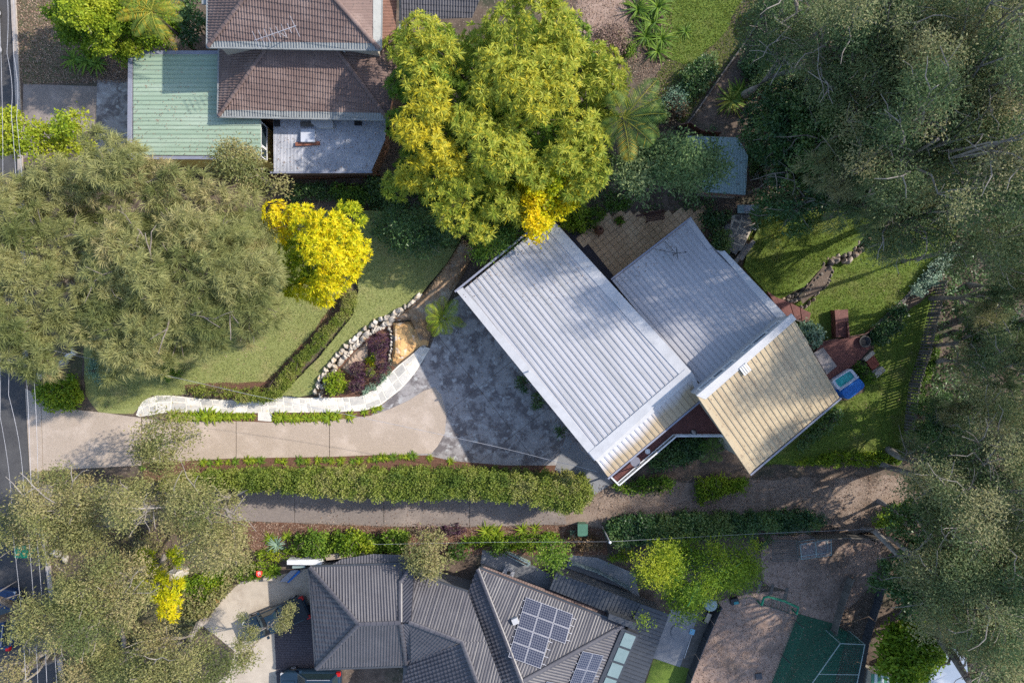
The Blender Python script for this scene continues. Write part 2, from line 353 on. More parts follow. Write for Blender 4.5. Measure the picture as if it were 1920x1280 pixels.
def trunk_mesh(base, lobes, r0, seed, nl=12, sides=6, twigs=2, wander=0):
    rd = random.Random(seed); mb = MB(); base = Vector(base)
    L = [Vector(l[:3]) for l in lobes]; c = sum(L, Vector())/len(L)
    zt = max(1.0, c.z-.3); tr = max(l[3] for l in lobes)
    pts = []; n = 5
    for i in range(n+1):
        f = i/n; p = base.lerp(Vector((c.x, c.y, zt)), f)
        if 0 < i < n: p += Vector((rd.uniform(-1, 1), rd.uniform(-1, 1), 0))*zt*.03
        pts.append(p)
    pts[0].z -= .25
    mb.tube(pts, [r0*(1.25 if i == 0 else 1-.6*i/n) for i in range(n+1)], sides+2)
    for l in rd.sample(L, min(nl, len(L))):
        i = rd.randint(2, n-1) if l.z > pts[2].z else 1
        s = pts[i]; e = Vector((l.x, l.y, max(l.z, s.z*.7))); m1 = s.lerp(e, .45)+Vector((rd.uniform(-.3, .3), rd.uniform(-.3, .3), rd.uniform(0, .5)))
        m2 = s.lerp(e, .75)+Vector((rd.uniform(-.3, .3), rd.uniform(-.3, .3), rd.uniform(.0, .5)))
        rr = r0*(1-.6*i/n)*.6
        mb.tube([s, m1, m2, e+Vector((0, 0, tr*.3))], [rr, rr*.7, rr*.45, rr*.15], sides)
        for _ in range(twigs):
            q = m2.lerp(e, rd.random())+Vector((rd.uniform(-1.2, 1.2), rd.uniform(-1.2, 1.2), rd.uniform(.3, .95)))*tr
            t_ = max(rr*.28, .022); mb.tube([m2, m2.lerp(q, .45)+Vector((rd.uniform(-.15, .15), rd.uniform(-.15, .15), .15)), q.lerp(m2, .15)+Vector((rd.uniform(-.1, .1), rd.uniform(-.1, .1), .05)), q], [t_, t_*.8, t_*.6, t_*.3], 4, False)
    for _ in range(wander):
        l = rd.choice(L); p = pts[-2].lerp(l, .4); az = math.atan2(l.y-p.y, l.x-p.x); q = [p]; z1 = l.z+tr*.55
        for k in range(6):
            az += rd.uniform(-.6, .6); p = p+Vector((math.cos(az), math.sin(az), 0))*rd.uniform(.4, .8); p.z += (z1-p.z)*.5+rd.uniform(-.15, .2); q.append(p.copy())
        r_ = rd.uniform(.05, .08); mb.tube(q, [r_*(1-.13*k) for k in range(7)], 5, False)
        s_ = q[3]; e = s_+Vector((rd.uniform(-1.3, 1.3), rd.uniform(-1.3, 1.3), rd.uniform(.1, .5))); mb.tube([s_, s_.lerp(e, .5)+Vector((0, 0, .12)), e], [r_*.6, r_*.45, r_*.25], 4, False)
    return mb
def plant(name, label, cat, lobes, style, lm, bm=None, r0=.2, per=3, seed=1, group=None, base=None, nl=12, k=None, cut=.55, up=.75, L=1.0, crown='crown', stem='trunk', W=1.0, twigs=2, SP=None, wander=0):
    lobes = np.asarray(lobes, float); c = lobes[:, :3].mean(0)
    b = base if base is not None else (c[0], c[1], 0)
    t = thing(name, (b[0], b[1], 0 if len(b) < 3 else b[2]), label, cat, group)
    lf = Leaf(seed); p, o, tt = shell(lobes, lf.r, per, up=up, cut=cut)
    if style == 'spray': lf.spray(p, o, tt, k or 14, .42*L, .085*L*W)
    elif style == 'needle': lf.needles(p, o, tt, k or 56, .66*L, .034*L*W)
    elif style == 'gum': lf.clump(p, o, tt, k or 22, .21*L, .08*L*W, SP or .30*L)
    else: lf.clump(p, o, tt, k or 16, .2*L, .12*L*W, .16*L, .05, 1.6)
    if bm: trunk_mesh(t.location, lobes, r0, seed, nl, twigs=twigs, wander=wander).build(stem, bm, t)
    lf.build(crown, lm, t)
    return t
def copy_thing(t, loc, rz, s, label, group=None):
    def cp(o, par):
        c = o.copy(); col.objects.link(c)
        if par: c.parent = par
        for ch in o.children: cp(ch, c)
        return c
    c = cp(t, None); c.location = loc; c.rotation_euler = (0, 0, rz); c.scale = s if hasattr(s, '__len__') else (s, s, s); c['label'] = label
    if group: c['group'] = group
    return c
ORD = 'first second third fourth fifth sixth seventh eighth ninth tenth eleventh twelfth thirteenth fourteenth fifteenth sixteenth seventeenth eighteenth nineteenth twentieth'.split()

def sheet(name, pts, z, m, jag=0, seed=0, t=0, parent=None, kind='structure', closed_jag=.6):
    """flat ground piece; jag roughens the outline, t gives it thickness"""
    q = PP(pts, z)
    if jag:
        rd = random.Random(seed); out = []
        for i, a in enumerate(q):
            b = q[(i+1) % len(q)]; n = max(1, int((b-a).length/closed_jag)); pr = Vector((-(b-a).y, (b-a).x, 0)).normalized()
            for j in range(n): out.append(a.lerp(b, j/n)+pr*rd.uniform(-jag, jag)*(1 if j else .3))
        q = out
    if t: o = MB().prism(q, z-t, z).build(name, m, parent)
    else:
        if sum(q[i].x*q[(i+1) % len(q)].y-q[(i+1) % len(q)].x*q[i].y for i in range(len(q))) < 0: q.reverse()
        o = obj(name, q, [tuple(range(len(q)))], m, parent)
    if not parent and kind: o['kind'] = kind
    return o
def clip2(poly, a, b, c):                             # keep a*x+b*y <= c
    out = []
    for i, p in enumerate(poly):
        q = poly[(i+1) % len(poly)]; fp, fq = a*p[0]+b*p[1]-c, a*q[0]+b*q[1]-c
        if fp <= 0: out.append(p)
        if (fp < 0 < fq) or (fq < 0 < fp):
            t = fp/(fp-fq); out.append((p[0]+(q[0]-p[0])*t, p[1]+(q[1]-p[1])*t))
    return out
def metal_roof(parent, pl, pts, rdir, spacing, m, rib=.065, name='roof_panel', phase=0, rw=.05, t=.06, gap=.022):
    """standing-rib sheets: every pan between two ribs is a piece of its own; rdir is a pair of px points along the ribs"""
    W = pl.poly(pts); d = (pl.at(*rdir[1])-pl.at(*rdir[0])).normalized(); n = pl.n; u = n.cross(d).normalized(); o = W[0]
    p2 = [((p-o).dot(u), (p-o).dot(d)) for p in W]
    lo, hi = min(p[0] for p in p2), max(p[0] for p in p2); x = lo-phase
    def up(a, b, h=0): return o+u*a+d*b+n*h
    while x < hi:
        a, b = max(x, lo), min(x+spacing, hi); x += spacing
        if b-a < .03: continue
        q = clip2(clip2(p2, -1, 0, -(a+gap)), 1, 0, b)
        if len(q) < 3: continue
        ar = sum(q[i][0]*q[(i+1) % len(q)][1]-q[(i+1) % len(q)][0]*q[i][1] for i in range(len(q)))
        if ar < 0: q.reverse()
        mb = MB().slab([up(*v) for v in q], n, t)
        rq = clip2(clip2(q, -1, 0, -(b-rw)), 1, 0, b)
        if len(rq) >= 3 and rib:
            ys = sorted(v[1] for v in rq); y0, y1 = ys[0]+.02, ys[-1]-.02
            if y1-y0 > .2: mb.beam(up(b-rw/2, y0, rib/2-.01), up(b-rw/2, y1, rib/2-.01), rw, rib, n)
        mb.build(name, m, parent)
def tile_roof(parent, pl, pts, rdir, tw, course, m, amp=.035, step=.035, name='roof_tiles', spc=4, round_=True):
    """tile courses: rolls across, a step at every course, cut to the roof outline; rdir runs up the slope"""
    W = pl.poly(pts); d = (pl.at(*rdir[1])-pl.at(*rdir[0])).normalized(); n = pl.n; u = d.cross(n).normalized(); o = W[0]
    p2 = [((p-o).dot(u), (p-o).dot(d)) for p in W]
    x0, x1 = min(p[0] for p in p2)-tw, max(p[0] for p in p2)+tw; y0, y1 = min(p[1] for p in p2)-.001, max(p[1] for p in p2)+course
    nx = int((x1-x0)/tw*spc)+1; xs = x0+np.arange(nx)*tw/spc; ph = np.arange(nx) % spc/spc
    prof = amp*np.sin(ph*2*math.pi)
    if spc == 4: prof = amp*np.array([0, 1, .75, -.25])[np.arange(nx) % 4]
    V = []; Fc = []; ny = int((y1-y0)/course)+1
    no, uo, do, oo = (np.array(k) for k in (n, u, d, o))
    for j in range(ny):
        ya, yb = y0+j*course, y0+(j+1)*course
        if ya > y1: break
        rd_ = np.random.default_rng(j); jit = np.repeat(rd_.normal(0, .004, nx//spc+1), spc)[:nx]
        for y, h in ((ya, step), (yb, 0.)):
            V.append(oo+xs[:, None]*uo+y*do+(prof+h+jit)[:, None]*no)
    V = np.concatenate(V); rows = len(V)//nx
    i = np.arange(nx-1)
    for r in range(rows-1): Fc.append(np.stack([r*nx+i, r*nx+i+1, (r+1)*nx+i+1, (r+1)*nx+i], 1))
    Fc = np.concatenate(Fc)
    bm = bmesh.new(); vs_ = [bm.verts.new(v) for v in V]
    for f in Fc: bm.faces.new([vs_[k] for k in f])
    cen = sum(W, Vector())/len(W)
    for k in range(len(W)):
        a, b = W[k], W[(k+1) % len(W)]; e = (b-a).cross(n).normalized()
        if (cen-a).dot(e) > 0: e = -e
        bmesh.ops.bisect_plane(bm, geom=bm.verts[:]+bm.edges[:]+bm.faces[:], plane_co=a, plane_no=e, clear_outer=True)
    q = off(parent)
    for v in bm.verts: v.co -= q
    me = bpy.data.meshes.new(name); bm.to_mesh(me); bm.free()
    ob = link(name, me, parent, m); ob['kind'] = 'stuff'
    k = len(W); base = MB().slab([p-n*(amp+.06) for p in (W if (W[1]-W[0]).cross(W[2]-W[1]).dot(n) > 0 else W[::-1])], n, .08)
    base.build('roof_deck', m, parent)
    return ob
RT = {}
def ridge_run(parent, a, b, m, seg=.42, r=.15, name='ridge_tile', lift=.03):
    a, b = Vector(a), Vector(b); L = (b-a).length; n = max(1, round(L/seg)); s = L/n; key = (m.name, round(s, 3), r)
    if key not in RT:
        mb = MB(); k = 6; pr = [(r*math.cos(math.pi*i/k), r*.6*math.sin(math.pi*i/k)) for i in range(k+1)]
        V = [(x*sc_, y, z*sc_+dz) for y, sc_, dz in ((0, 1.0, 0.02), (s*1.0, .92, 0.0)) for x, z in pr]
        mb.add(V, [(i, k+1+i, k+2+i, i+1) for i in range(k)]+[tuple(range(k+1)), tuple(range(2*k+1, k, -1))])
        me = bpy.data.meshes.new(name); me.from_pydata([tuple(v) for v in mb.v], [], mb.f); me.materials.append(m); RT[key] = me
    d = (b-a).normalized(); x = d.cross(Vector((0, 0, 1))).normalized(); z = x.cross(d)
    R = Matrix((x, d, z)).transposed().to_4x4()
    for i in range(n):
        o = bpy.data.objects.new(name, RT[key]); col.objects.link(o); o.parent = parent
        o.matrix_local = Matrix.Translation(a+d*(i*s)+z*lift-off(parent)) @ R
def bar(parent, name, m, pts, w_, h, lift=0):
    mb = MB()
    for a, b in zip(pts, pts[1:]): mb.beam(Vector(a)+Vector((0, 0, lift)), Vector(b)+Vector((0, 0, lift)), w_, h)
    return mb.build(name, m, parent)
# ------------------------------------------------------------------ the ground and its surfaces
obj('ground', [(-160, -160, 0), (160, -160, 0), (160, 160, 0), (-160, 160, 0)], [(0, 1, 2, 3)], m_soil)['kind'] = 'structure'
sheet('road', [(-900, -900), (8, -900), (20, 0), (30, 215), (45, 700), (57, 930), (82, 1040), (112, 1280), (200, 2100), (-900, 2100)], .004, m_road)
rg_ = random.Random(3)
kb = [(20, -300), (22, 0), (32, 215), (46, 690)]; kb2 = [(59, 940), (84, 1040), (114, 1280), (160, 1700)]
for k_ in (kb, kb2):
    a = [P(x, y) for x, y in k_]; b = [P(x+9, y) for x, y in k_]
    mb = MB()
    for i in range(len(a)-1): mb.prism([a[i], a[i+1], b[i+1], b[i]], 0, .13)
    o = mb.build('kerb', m_kerb); o['kind'] = 'structure'
sheet('nature_strip', [(32, -200), (160, -200), (152, 152), (44, 158), (34, 100)], .008, m_verge, .1, 1)
sheet('front_verge', [(56, 640), (160, 560), (150, 760), (56, 728)], .008, m_verge, .1, 2)
sheet('neighbour_driveway', [(44, 158), (182, 162), (178, 240), (40, 300)], .012, m_lane)
sheet('neighbour_forecourt', [(182, 150), (250, 150), (250, 300), (178, 300)], .010, m_fore)
# main driveway: concrete slabs between open joints
drv = bpy.data.objects.new('driveway', None); col.objects.link(drv); ORG[drv] = Vector((0, 0, 0)); drv['kind'] = 'structure'
SL = [[(47, 728), (76, 742), (80, 880), (59, 940)],
      [(77, 742), (105, 764), (200, 774), (264, 783), (265, 872), (81, 882)],
      [(266, 784), (318, 790), (442, 789.5), (442, 858.5), (266, 868)],
      [(443.3, 789.5), (520, 792), (580, 791), (617, 788), (617, 856), (443.3, 858.5)],
      [(618.3, 788), (645, 785), (695, 779), (730, 767), (767, 750), (795, 732), (815, 726), (827, 740), (837, 775), (834, 812), (820, 837), (808, 850), (720, 852), (618.3, 856)]]
for s in SL: sheet('slab', s, .035, m_aggr, t=.03, parent=drv)
fc = bpy.data.objects.new('forecourt', None); col.objects.link(fc); ORG[fc] = Vector((0, 0, 0)); fc['kind'] = 'structure'
FO = PP([(690, 784), (712, 763), (750, 731), (782, 695), (806, 653), (826, 600), (850, 560), (885, 540), (1180, 910), (1090, 872), (950, 872), (850, 864), (800, 853), (700, 852)], .02)
la, lb = P(834, 646, .02), P(965, 814, .02); d1 = (lb-la).normalized(); n1 = Vector((-d1.y, d1.x, 0)); n2 = d1
def slabcut(cuts):
    bm = bmesh.new(); f = bm.faces.new([bm.verts.new(p) for p in FO])
    bmesh.ops.triangulate(bm, faces=[f])
    for co, no in cuts: bmesh.ops.bisect_plane(bm, geom=bm.verts[:]+bm.edges[:]+bm.faces[:], plane_co=co, plane_no=no, clear_outer=True)
    if bm.faces:
        r = bmesh.ops.extrude_face_region(bm, geom=bm.faces[:]); bmesh.ops.translate(bm, verts=[v for v in r['geom'] if isinstance(v, bmesh.types.BMVert)], vec=(0, 0, -.018))
        bmesh.ops.recalc_face_normals(bm, faces=bm.faces[:])
        me = bpy.data.meshes.new('slab'); bm.to_mesh(me); link('slab', me, fc, m_fore)
    bm.free()
g = .014
lc = P(896, 727, .02)
for sg in (1, -1):
    slabcut([(la+n1*g*sg*-1, n1*sg), (lb-n2*g, n2), (lc+n2*g, -n2)])
    slabcut([(la+n1*g*sg*-1, n1*sg), (lb+n2*g, -n2)])
    slabcut([(la+n1*g*sg*-1, n1*sg), (lc-n2*g, n2)])
sheet('lane_edge_slab', [(1040, 880), (1062, 815), (1150, 905), (1110, 930)], .028, m_cgrey)
# lawns
sheet('front_lawn', [(150, 400), (640, 395), (655, 545), (634, 580), (600, 622), (560, 664), (520, 712), (500, 724), (440, 722), (370, 722), (352, 738), (305, 742), (285, 741), (262, 762), (250, 776), (185, 772), (160, 740)], .016, m_grassL, .06, 4)
sheet('garden_soil', [(345, 722), (440, 717), (496, 716), (512, 702), (592, 616), (622, 574), (640, 538), (660, 540), (655, 578), (610, 632), (530, 735), (500, 748), (455, 750), (352, 740)], .020, m_mulch, .08, 5)
UL = [(668, 395), (860, 395), (868, 440), (840, 490), (808, 528), (788, 553), (752, 580), (720, 594), (690, 613), (660, 637), (638, 662), (618, 685), (600, 708), (590, 737), (560, 744), (527, 741), (600, 668), (662, 590), (672, 545)]
sheet('upper_lawn', UL, .34, m_grassL, .04, 6, t=.34)
sheet('back_lawn', [(1395, 500), (1400, 470), (1440, 395), (1640, 395), (1640, 425), (1600, 470), (1553, 488), (1508, 538), (1462, 562), (1437, 548)], .40, m_grassR, .08, 7, t=.4)
sheet('lower_lawn', [(1640, 432), (1800, 395), (1790, 455), (1700, 562), (1622, 633), (1560, 645), (1470, 640), (1468, 572), (1516, 547), (1562, 496), (1608, 476)], .016, m_grassR, .08, 8)
sheet('side_lawn', [(1640, 640), (1712, 575), (1760, 540), (1700, 840), (1690, 870), (1430, 872), (1440, 860), (1560, 760), (1620, 735)], .02, m_grassR, .1, 9)
sheet('far_lawn', [(1270, -60), (1420, -60), (1360, 60), (1300, 120), (1250, 110), (1245, 40)], .012, m_grassR, .2, 10)
sheet('far_bank', [(1250, 110), (1300, 120), (1420, 0), (1440, 20), (1360, 120), (1280, 235), (1215, 170)], .010, m_verge, .2, 11)
sheet('far_path', [(1430, 20), (1460, 5), (1375, 130), (1310, 225), (1290, 228)], .014, m_soil, .1, 12)
sheet('bare_bank', [(1090, -60), (1170, -60), (1180, 60), (1165, 110), (1090, 110), (1075, 70)], .012, m_dirt, .12, 13)
# lower lane
ln = bpy.data.objects.new('lane', None); col.objects.link(ln); ORG[ln] = Vector((0, 0, 0)); ln['kind'] = 'structure'
for s in ([(59, 905), (300, 905), (300, 975), (84, 1010)], [(301, 905), (552, 905), (552, 979.5), (420, 975), (301, 975)], [(553, 905), (719, 905), (719, 986), (553, 979.5)],
          [(720, 905), (880, 905), (880, 987), (720, 986)], [(881, 905), (1055, 915), (1062, 982), (881, 987)]): sheet('slab', s, .025, m_lane, t=.02, parent=ln)
sheet('dirt_track', [(1054, 900), (1250, 905), (1420, 898), (1720, 890), (1765, 940), (1640, 1015), (1560, 985), (1420, 966), (1250, 968), (1130, 990), (1058, 984)], .012, m_track, .15, 14)
sheet('mulch_bed', [(430, 977), (560, 981), (720, 988), (880, 989), (1060, 984), (1130, 990), (1140, 1040), (480, 1040)], .008, m_mulch, .1, 15)
sheet('driveway_bed', [(318, 772), (480, 775), (640, 773), (690, 769), (730, 750), (765, 735), (735, 770), (690, 782), (640, 788), (540, 794), (318, 792)], .017, m_mulch, .03, 16)
sheet('hedge_bed', [(265, 868), (480, 857), (620, 855), (800, 849), (900, 866), (1090, 872), (1115, 905), (270, 905)], .018, m_mulch, .05, 17)
sheet('yard_dirt', [(1345, 1128), (1400, 1112), (1490, 1105), (1560, 1080), (1580, 1000), (1660, 1000), (1640, 1090), (1560, 1170), (1480, 1300), (1285, 1300)], .012, m_dirt, .15, 18)
sheet('yard_dirt', [(1430, 1005), (1660, 1000), (1600, 1100), (1500, 1110), (1430, 1090)], .008, m_dirt, .2, 19)
sheet('bottom_driveway', [(380, 1172), (420, 1120), (452, 1090), (500, 1082), (600, 1060), (610, 1300), (380, 1300), (430, 1262), (440, 1220)], .010, m_conc, .03, 20)
bp = sheet('brick_paving', [(513, 1160), (610, 1120), (614, 1300), (520, 1300)], .016, m_bpave)
sheet('garden_bank', [(300, 1060), (480, 1070), (450, 1092), (380, 1172), (340, 1240), (250, 1300), (120, 1300), (100, 1100)], .006, m_verge, .15, 22)
sheet('house_grass', [(1225, 1235), (1300, 1250), (1290, 1300), (1205, 1300)], .012, m_grassR, .05, 23)

# brick pavers of the bottom driveway, laid in courses (small, joined)
mb = MB(); o0 = P(513, 1160); ux = Vector((1, -.02, 0)).normalized(); uy = Vector((.02, 1, 0)).normalized(); q2 = [tuple(p)[:2] for p in PP([(515, 1162), (608, 1122), (612, 1298), (521, 1298)])]
for j in range(-8, 34):
    for i in range(20):
        c = o0+ux*(.12+i*.23+(j % 2)*.115)-uy*(j*.18-1.2)
        if inside(np.array([[c.x, c.y]]), q2)[0]: mb.box((c.x, c.y, .012), .205, .155, .022+rg_.random()*.008)
mb.build('brick_paver', m_bpave, bp)['kind'] = 'stuff'; 

# pale stone path: one paver at a time between its two edges
path = bpy.data.objects.new('garden_path', None); col.objects.link(path); ORG[path] = Vector((0, 0, 0)); path['kind'] = 'structure'
TE = [(255, 778), (260, 763), (268, 752), (278, 746), (295, 741), (320, 741), (375, 747), (455, 751.5), (500, 752), (527, 741.5), (570, 746), (615, 744.5), (675, 743), (702, 730), (730, 701), (748, 684), (770, 667), (790, 648)]
BE = [(262, 781), (268, 780), (275, 779), (283, 778.5), (297, 775), (318, 772.5), (380, 773), (450, 774), (500, 773.5), (530, 773), (575, 773), (620, 772.5), (680, 770), (712, 761), (750, 731), (767, 713), (782, 694), (806, 653)]
sheet('grout', TE+BE[::-1], .030, m_grout, t=.03, parent=path)
def along(pl, f):
    x = f*(len(pl)-1); i = min(int(x), len(pl)-2); x -= i
    return Vector((pl[i][0]+(pl[i+1][0]-pl[i][0])*x, pl[i][1]+(pl[i+1][1]-pl[i][1])*x))
cum = [0]
for i in range(len(TE)-1): cum.append(cum[-1]+((Vector(TE[i])+Vector(BE[i]))/2-(Vector(TE[i+1])+Vector(BE[i+1]))/2).length)
def arc(s):
    for i in range(len(cum)-1):
        if s <= cum[i+1]: return (i+(s-cum[i])/max(cum[i+1]-cum[i], 1e-6))/(len(TE)-1)
    return 1
s = 3.0; rd = random.Random(8)
while s < cum[-1]-3:
    wd = rd.choice((8, 12, 16, 22, 28, 14)); e = min(s+wd, cum[-1]-1); g = .9
    f0, f1 = arc(s+g), arc(e-g); a0, a1, b0, b1 = along(TE, f0), along(TE, f1), along(BE, f0), along(BE, f1)
    cuts = [0.04]+sorted(rd.sample((.36, .5, .62), rd.choice((1, 1, 2))) if rd.random() < .8 else [.5])+[.96]
    for c0, c1 in zip(cuts, cuts[1:]):
        gg = .03
        q = [a0.lerp(b0, c0+gg), a1.lerp(b1, c0+gg), a1.lerp(b1, c1-gg), a0.lerp(b0, c1-gg)]
        q = [(p.x+rd.uniform(-.5, .5), p.y+rd.uniform(-.5, .5)) for p in q]
        mb = MB().prism(PP(q), .02, .042+rd.random()*.008, inset=.006); mb.build('paver', m_pave, path)
    s = e
MB().prism(PP([(484, 773), (510, 773), (510, 790), (484, 788)]), .0, .037).build('paver', m_pave, path)

# patio of square terracotta pavers behind the house, with a darker slab strip
pat = bpy.data.objects.new('patio', None); col.objects.link(pat); ORG[pat] = Vector((0, 0, 0)); pat['kind'] = 'structure'
PT = [(1080, 442), (1104, 432), (1130, 408), (1150, 400), (1320, 392), (1320, 420), (1180, 530), (1160, 530)]
sheet('grout', PT, .014, M('patio_grout', (.14, .09, .055), (.10, .065, .04), 3), parent=pat)
a0 = P(1160, 520); ang = math.radians(-51); ux = Vector((math.cos(ang), math.sin(ang), 0)); uy = Vector((-ux.y, ux.x, 0)); q2 = [tuple(p)[:2] for p in PP(PT)]
cnt = 0
for i in range(-26, 14):
    for j in range(-8, 24):
        c = a0+ux*(i*.47)+uy*(j*.47)
        if inside(np.array([[c.x, c.y]]), q2)[0] and cnt < 298:
            cnt += 1; MB().box((c.x, c.y, .010), .445, .445, .018+rg_.random()*.006, ang).build('paver', m_terra, pat)
sheet('slab', [(1060, 432), (1104, 443), (1172, 520), (1150, 545), (1110, 500)], .022, M('charcoal_slab', (.055, .05, .062), (.04, .036, .045), 1.5), t=.02, parent=pat)

# crazy-paved path with raised pale joints
fl = bpy.data.objects.new('flagstone_path', None); col.objects.link(fl); ORG[fl] = Vector((0, 0, 0)); fl['kind'] = 'structure'
sheet('grout', [(1372, 404), (1404, 400), (1412, 425), (1398, 455), (1392, 470), (1378, 470), (1355, 470), (1368, 440)], .42, m_conc, t=.42, parent=fl)
FS = [[(1377, 414), (1388, 420), (1381, 430), (1372, 426)], [(1390, 416), (1398, 420), (1396, 430), (1388, 427)], [(1399, 419), (1408, 424), (1404, 434), (1397, 430)], [(1371, 428), (1381, 433), (1375, 442), (1367, 436)],
      [(1386, 428), (1395, 432), (1390, 441), (1381, 436)], [(1396, 434), (1403, 437), (1399, 448), (1391, 444)], [(1380, 438), (1389, 443), (1384, 451), (1374, 446)], [(1373, 447), (1384, 453), (1390, 458), (1370, 452)],
      [(1368, 455), (1390, 462), (1380, 478), (1362, 466)], [(1390, 448), (1398, 451), (1393, 458), (1386, 452)], [(1378, 405), (1390, 404), (1388, 415), (1379, 411)], [(1392, 404), (1404, 402), (1408, 416), (1392, 413)]]
for q in FS: MB().prism(PP(q, .43), .38, .435, inset=.01).build('flagstone', m_stone, fl)

# ------------------------------------------------------------------ main house
mh = thing('house', tuple(P(1180, 640)), 'long house with skewed white, grey and tan ribbed metal roofs', 'house')
R1 = Pl((856, 546, 3.9), (1030, 405, 3.9), (1110, 852, 6.2))
p1 = [(858, 549), (1032, 408), (1291, 699), (1111, 855)]
metal_roof(mh, R1, [(866, 545), (1022, 417), (1281, 704), (1116, 845)], ((1000, 560), (1126, 717)), .40, m_white, rib=.055, phase=.1)
zr = lambda x, y, pl: pl.at(x, y).z
# second slope of the white roof, falling to the deck; it weathers to tan towards its eave
zA, zB = zr(1111, 855, R1), zr(1291, 699, R1)
R1b = Pl((1111, 855, zA), (1291, 699, zB), (1175, 866, zA-.75))
p1b = [(1116, 860), (1294, 705), (1311, 751), (1140, 894)]
def tanfade():
    m, t, p = nodes('white_to_tan_steel')
    n = noise(t, .5, 4); geo = t.nodes.new('ShaderNodeNewGeometry'); dt = t.nodes.new('ShaderNodeVectorMath'); dt.operation = 'DOT_PRODUCT'
    a, b = R1b.at(1205, 776), R1b.at(1235, 808); v = (b-a); v.z = 0; v.normalize(); dt.inputs[1].default_value = v
    t.links.new(geo.outputs['Position'], dt.inputs[0])
    ad = t.nodes.new('ShaderNodeMath'); ad.operation = 'MULTIPLY_ADD'; ad.inputs[1].default_value = 1.1; t.links.new(n, ad.inputs[0]); t.links.new(dt.outputs['Value'], ad.inputs[2])
    s0 = a.dot(v); f = ramp(t, ad.outputs[0], s0+1.0, s0+1.75)
    t.links.new(mix(t, f, (.55, .54, .57), (.40, .31, .20)), p.inputs['Base Color']); p.inputs['Roughness'].default_value = .45
    return m
m_fade = tanfade()   # coating worn through along the eave: a stain of the sheet itself
metal_roof(mh, R1b, p1b, ((1205, 776), (1235, 812)), .40, m_fade, rib=.06)
def strip(parent, name, m, pl, pts, lift=.03, t=.10):
    W = [p+pl.n*lift for p in pl.poly(pts)]
    if (W[1]-W[0]).cross(W[2]-W[1]).dot(pl.n) < 0: W.reverse()
    return MB().slab(W, pl.n, t).build(name, m, parent)
strip(mh, 'barge_flashing', m_flash, R1, [(856, 546), (868, 539), (1122, 846), (1115, 864)], .05, .30)
strip(mh, 'barge_flashing', m_flash, R1, [(1030, 405), (1020, 414), (1024, 428), (1279, 708), (1297, 697)], .05, .30)
strip(mh, 'ridge_capping', m_flash, R1, [(1104, 848), (1284, 692), (1297, 699), (1116, 863)], .085, .10)
strip(mh, 'ridge_capping', m_flash, R1b, [(1113, 858), (1292, 703), (1297, 708), (1120, 866)], .075, .08)
strip(mh, 'barge_flashing', m_flash, R1b, [(1291, 699), (1297, 697), (1318, 737), (1311, 752)], .05, .2)
bar(mh, 'gutter', m_gutter, [R1.at(853, 547), R1.at(1031, 402)], .14, .12)
bar(mh, 'gutter', m_gutter, [R1b.at(1312, 753), R1b.at(1140, 897)], .12, .12)
# middle roof
R2 = Pl((1147, 525, 3.8), (1295, 410, 3.8), (1395, 665, 5.7))
p2 = [(1147, 527), (1294, 413), (1330, 466), (1320, 474), (1335, 488), (1340, 484), (1467, 590), (1325, 712), (1297, 697)]
metal_roof(mh, R2, [(1148, 526), (1294, 413), (1331, 466), (1357, 472), (1469, 590), (1318, 722), (1290, 700)], ((1250, 520), (1345, 630)), .395, m_grey, rib=.06)
strip(mh, 'barge_flashing', m_flash, R2, [(1296, 409), (1290, 414), (1333, 470), (1354, 480), (1456, 592), (1473, 591), (1356, 470), (1338, 467)], .05, .2) if False else None
strip(mh, 'barge_flashing', m_grey, R2, [(1296, 409), (1287, 416), (1326, 468), (1335, 464)], .06, .2)
strip(mh, 'barge_flashing', m_flash, R2, [(1358, 470), (1349, 474), (1457, 597), (1474, 592)], .06, .2)
bar(mh, 'gutter', m_gutter, [R2.at(1146, 524), R2.at(1296, 408)], .14, .12)
# clerestory wall between the middle and the tan roof, with its strip of windows
R3 = Pl((1307, 741, 8.2), (1486, 590, 8.2), (1490, 803, 6.1))
t0, t1 = R3.at(1312, 738), R3.at(1484, 592)
b0 = Vector((t0.x, t0.y, R2.z(t0.x, t0.y)-.3)); b1 = Vector((t1.x, t1.y, R2.z(t1.x, t1.y)-.3))
wn = Vector((-(t1-t0).y, (t1-t0).x, 0)).normalized()
mb = MB(); mb.add([b0, b1, t1-Vector((0, 0, .12)), t0-Vector((0, 0, .12)), b0-wn*.2, b1-wn*.2, t1-wn*.2-Vector((0, 0, .12)), t0-wn*.2-Vector((0, 0, .12))],
       [(1, 0, 3, 2), (4, 5, 6, 7), (0, 1, 5, 4), (3, 7, 6, 2), (1, 2, 6, 5), (0, 4, 7, 3)])
mb.build('clerestory_wall', m_grey, mh)
L = (t1-t0).length; wd = (t1-t0).normalized()
for i, (a, b, dark) in enumerate([(.04, .19, 0), (.195, .30, 1), (.305, .42, 0), (.52, .63, 0), (.635, .78, 1), (.785, .93, 0)]):
    c0, c1 = t0+wd*L*a+wn*.012, t0+wd*L*b+wn*.012; hi, lo = -.45, -1.30
    fm = MB()
    for q, r in (((c0, hi), (c1, hi)), ((c0, lo), (c1, lo)), ((c0, hi), (c0, lo)), ((c1, hi), (c1, lo))):
        fm.beam(q[0]+Vector((0, 0, q[1])), r[0]+Vector((0, 0, r[1])), .09, .09, wn)
    wo = fm.build('window', m_wht, mh)
    obj('pane', [c0+Vector((0, 0, lo)), c1+Vector((0, 0, lo)), c1+Vector((0, 0, hi)), c0+Vector((0, 0, hi))], [(1, 0, 3, 2)], m_glass if dark else M('blind_glass', (.24, .26, .30), rough=.15, spec=.8), wo)
p3 = [(1316, 741), (1487, 597), (1574, 745), (1406, 886)]
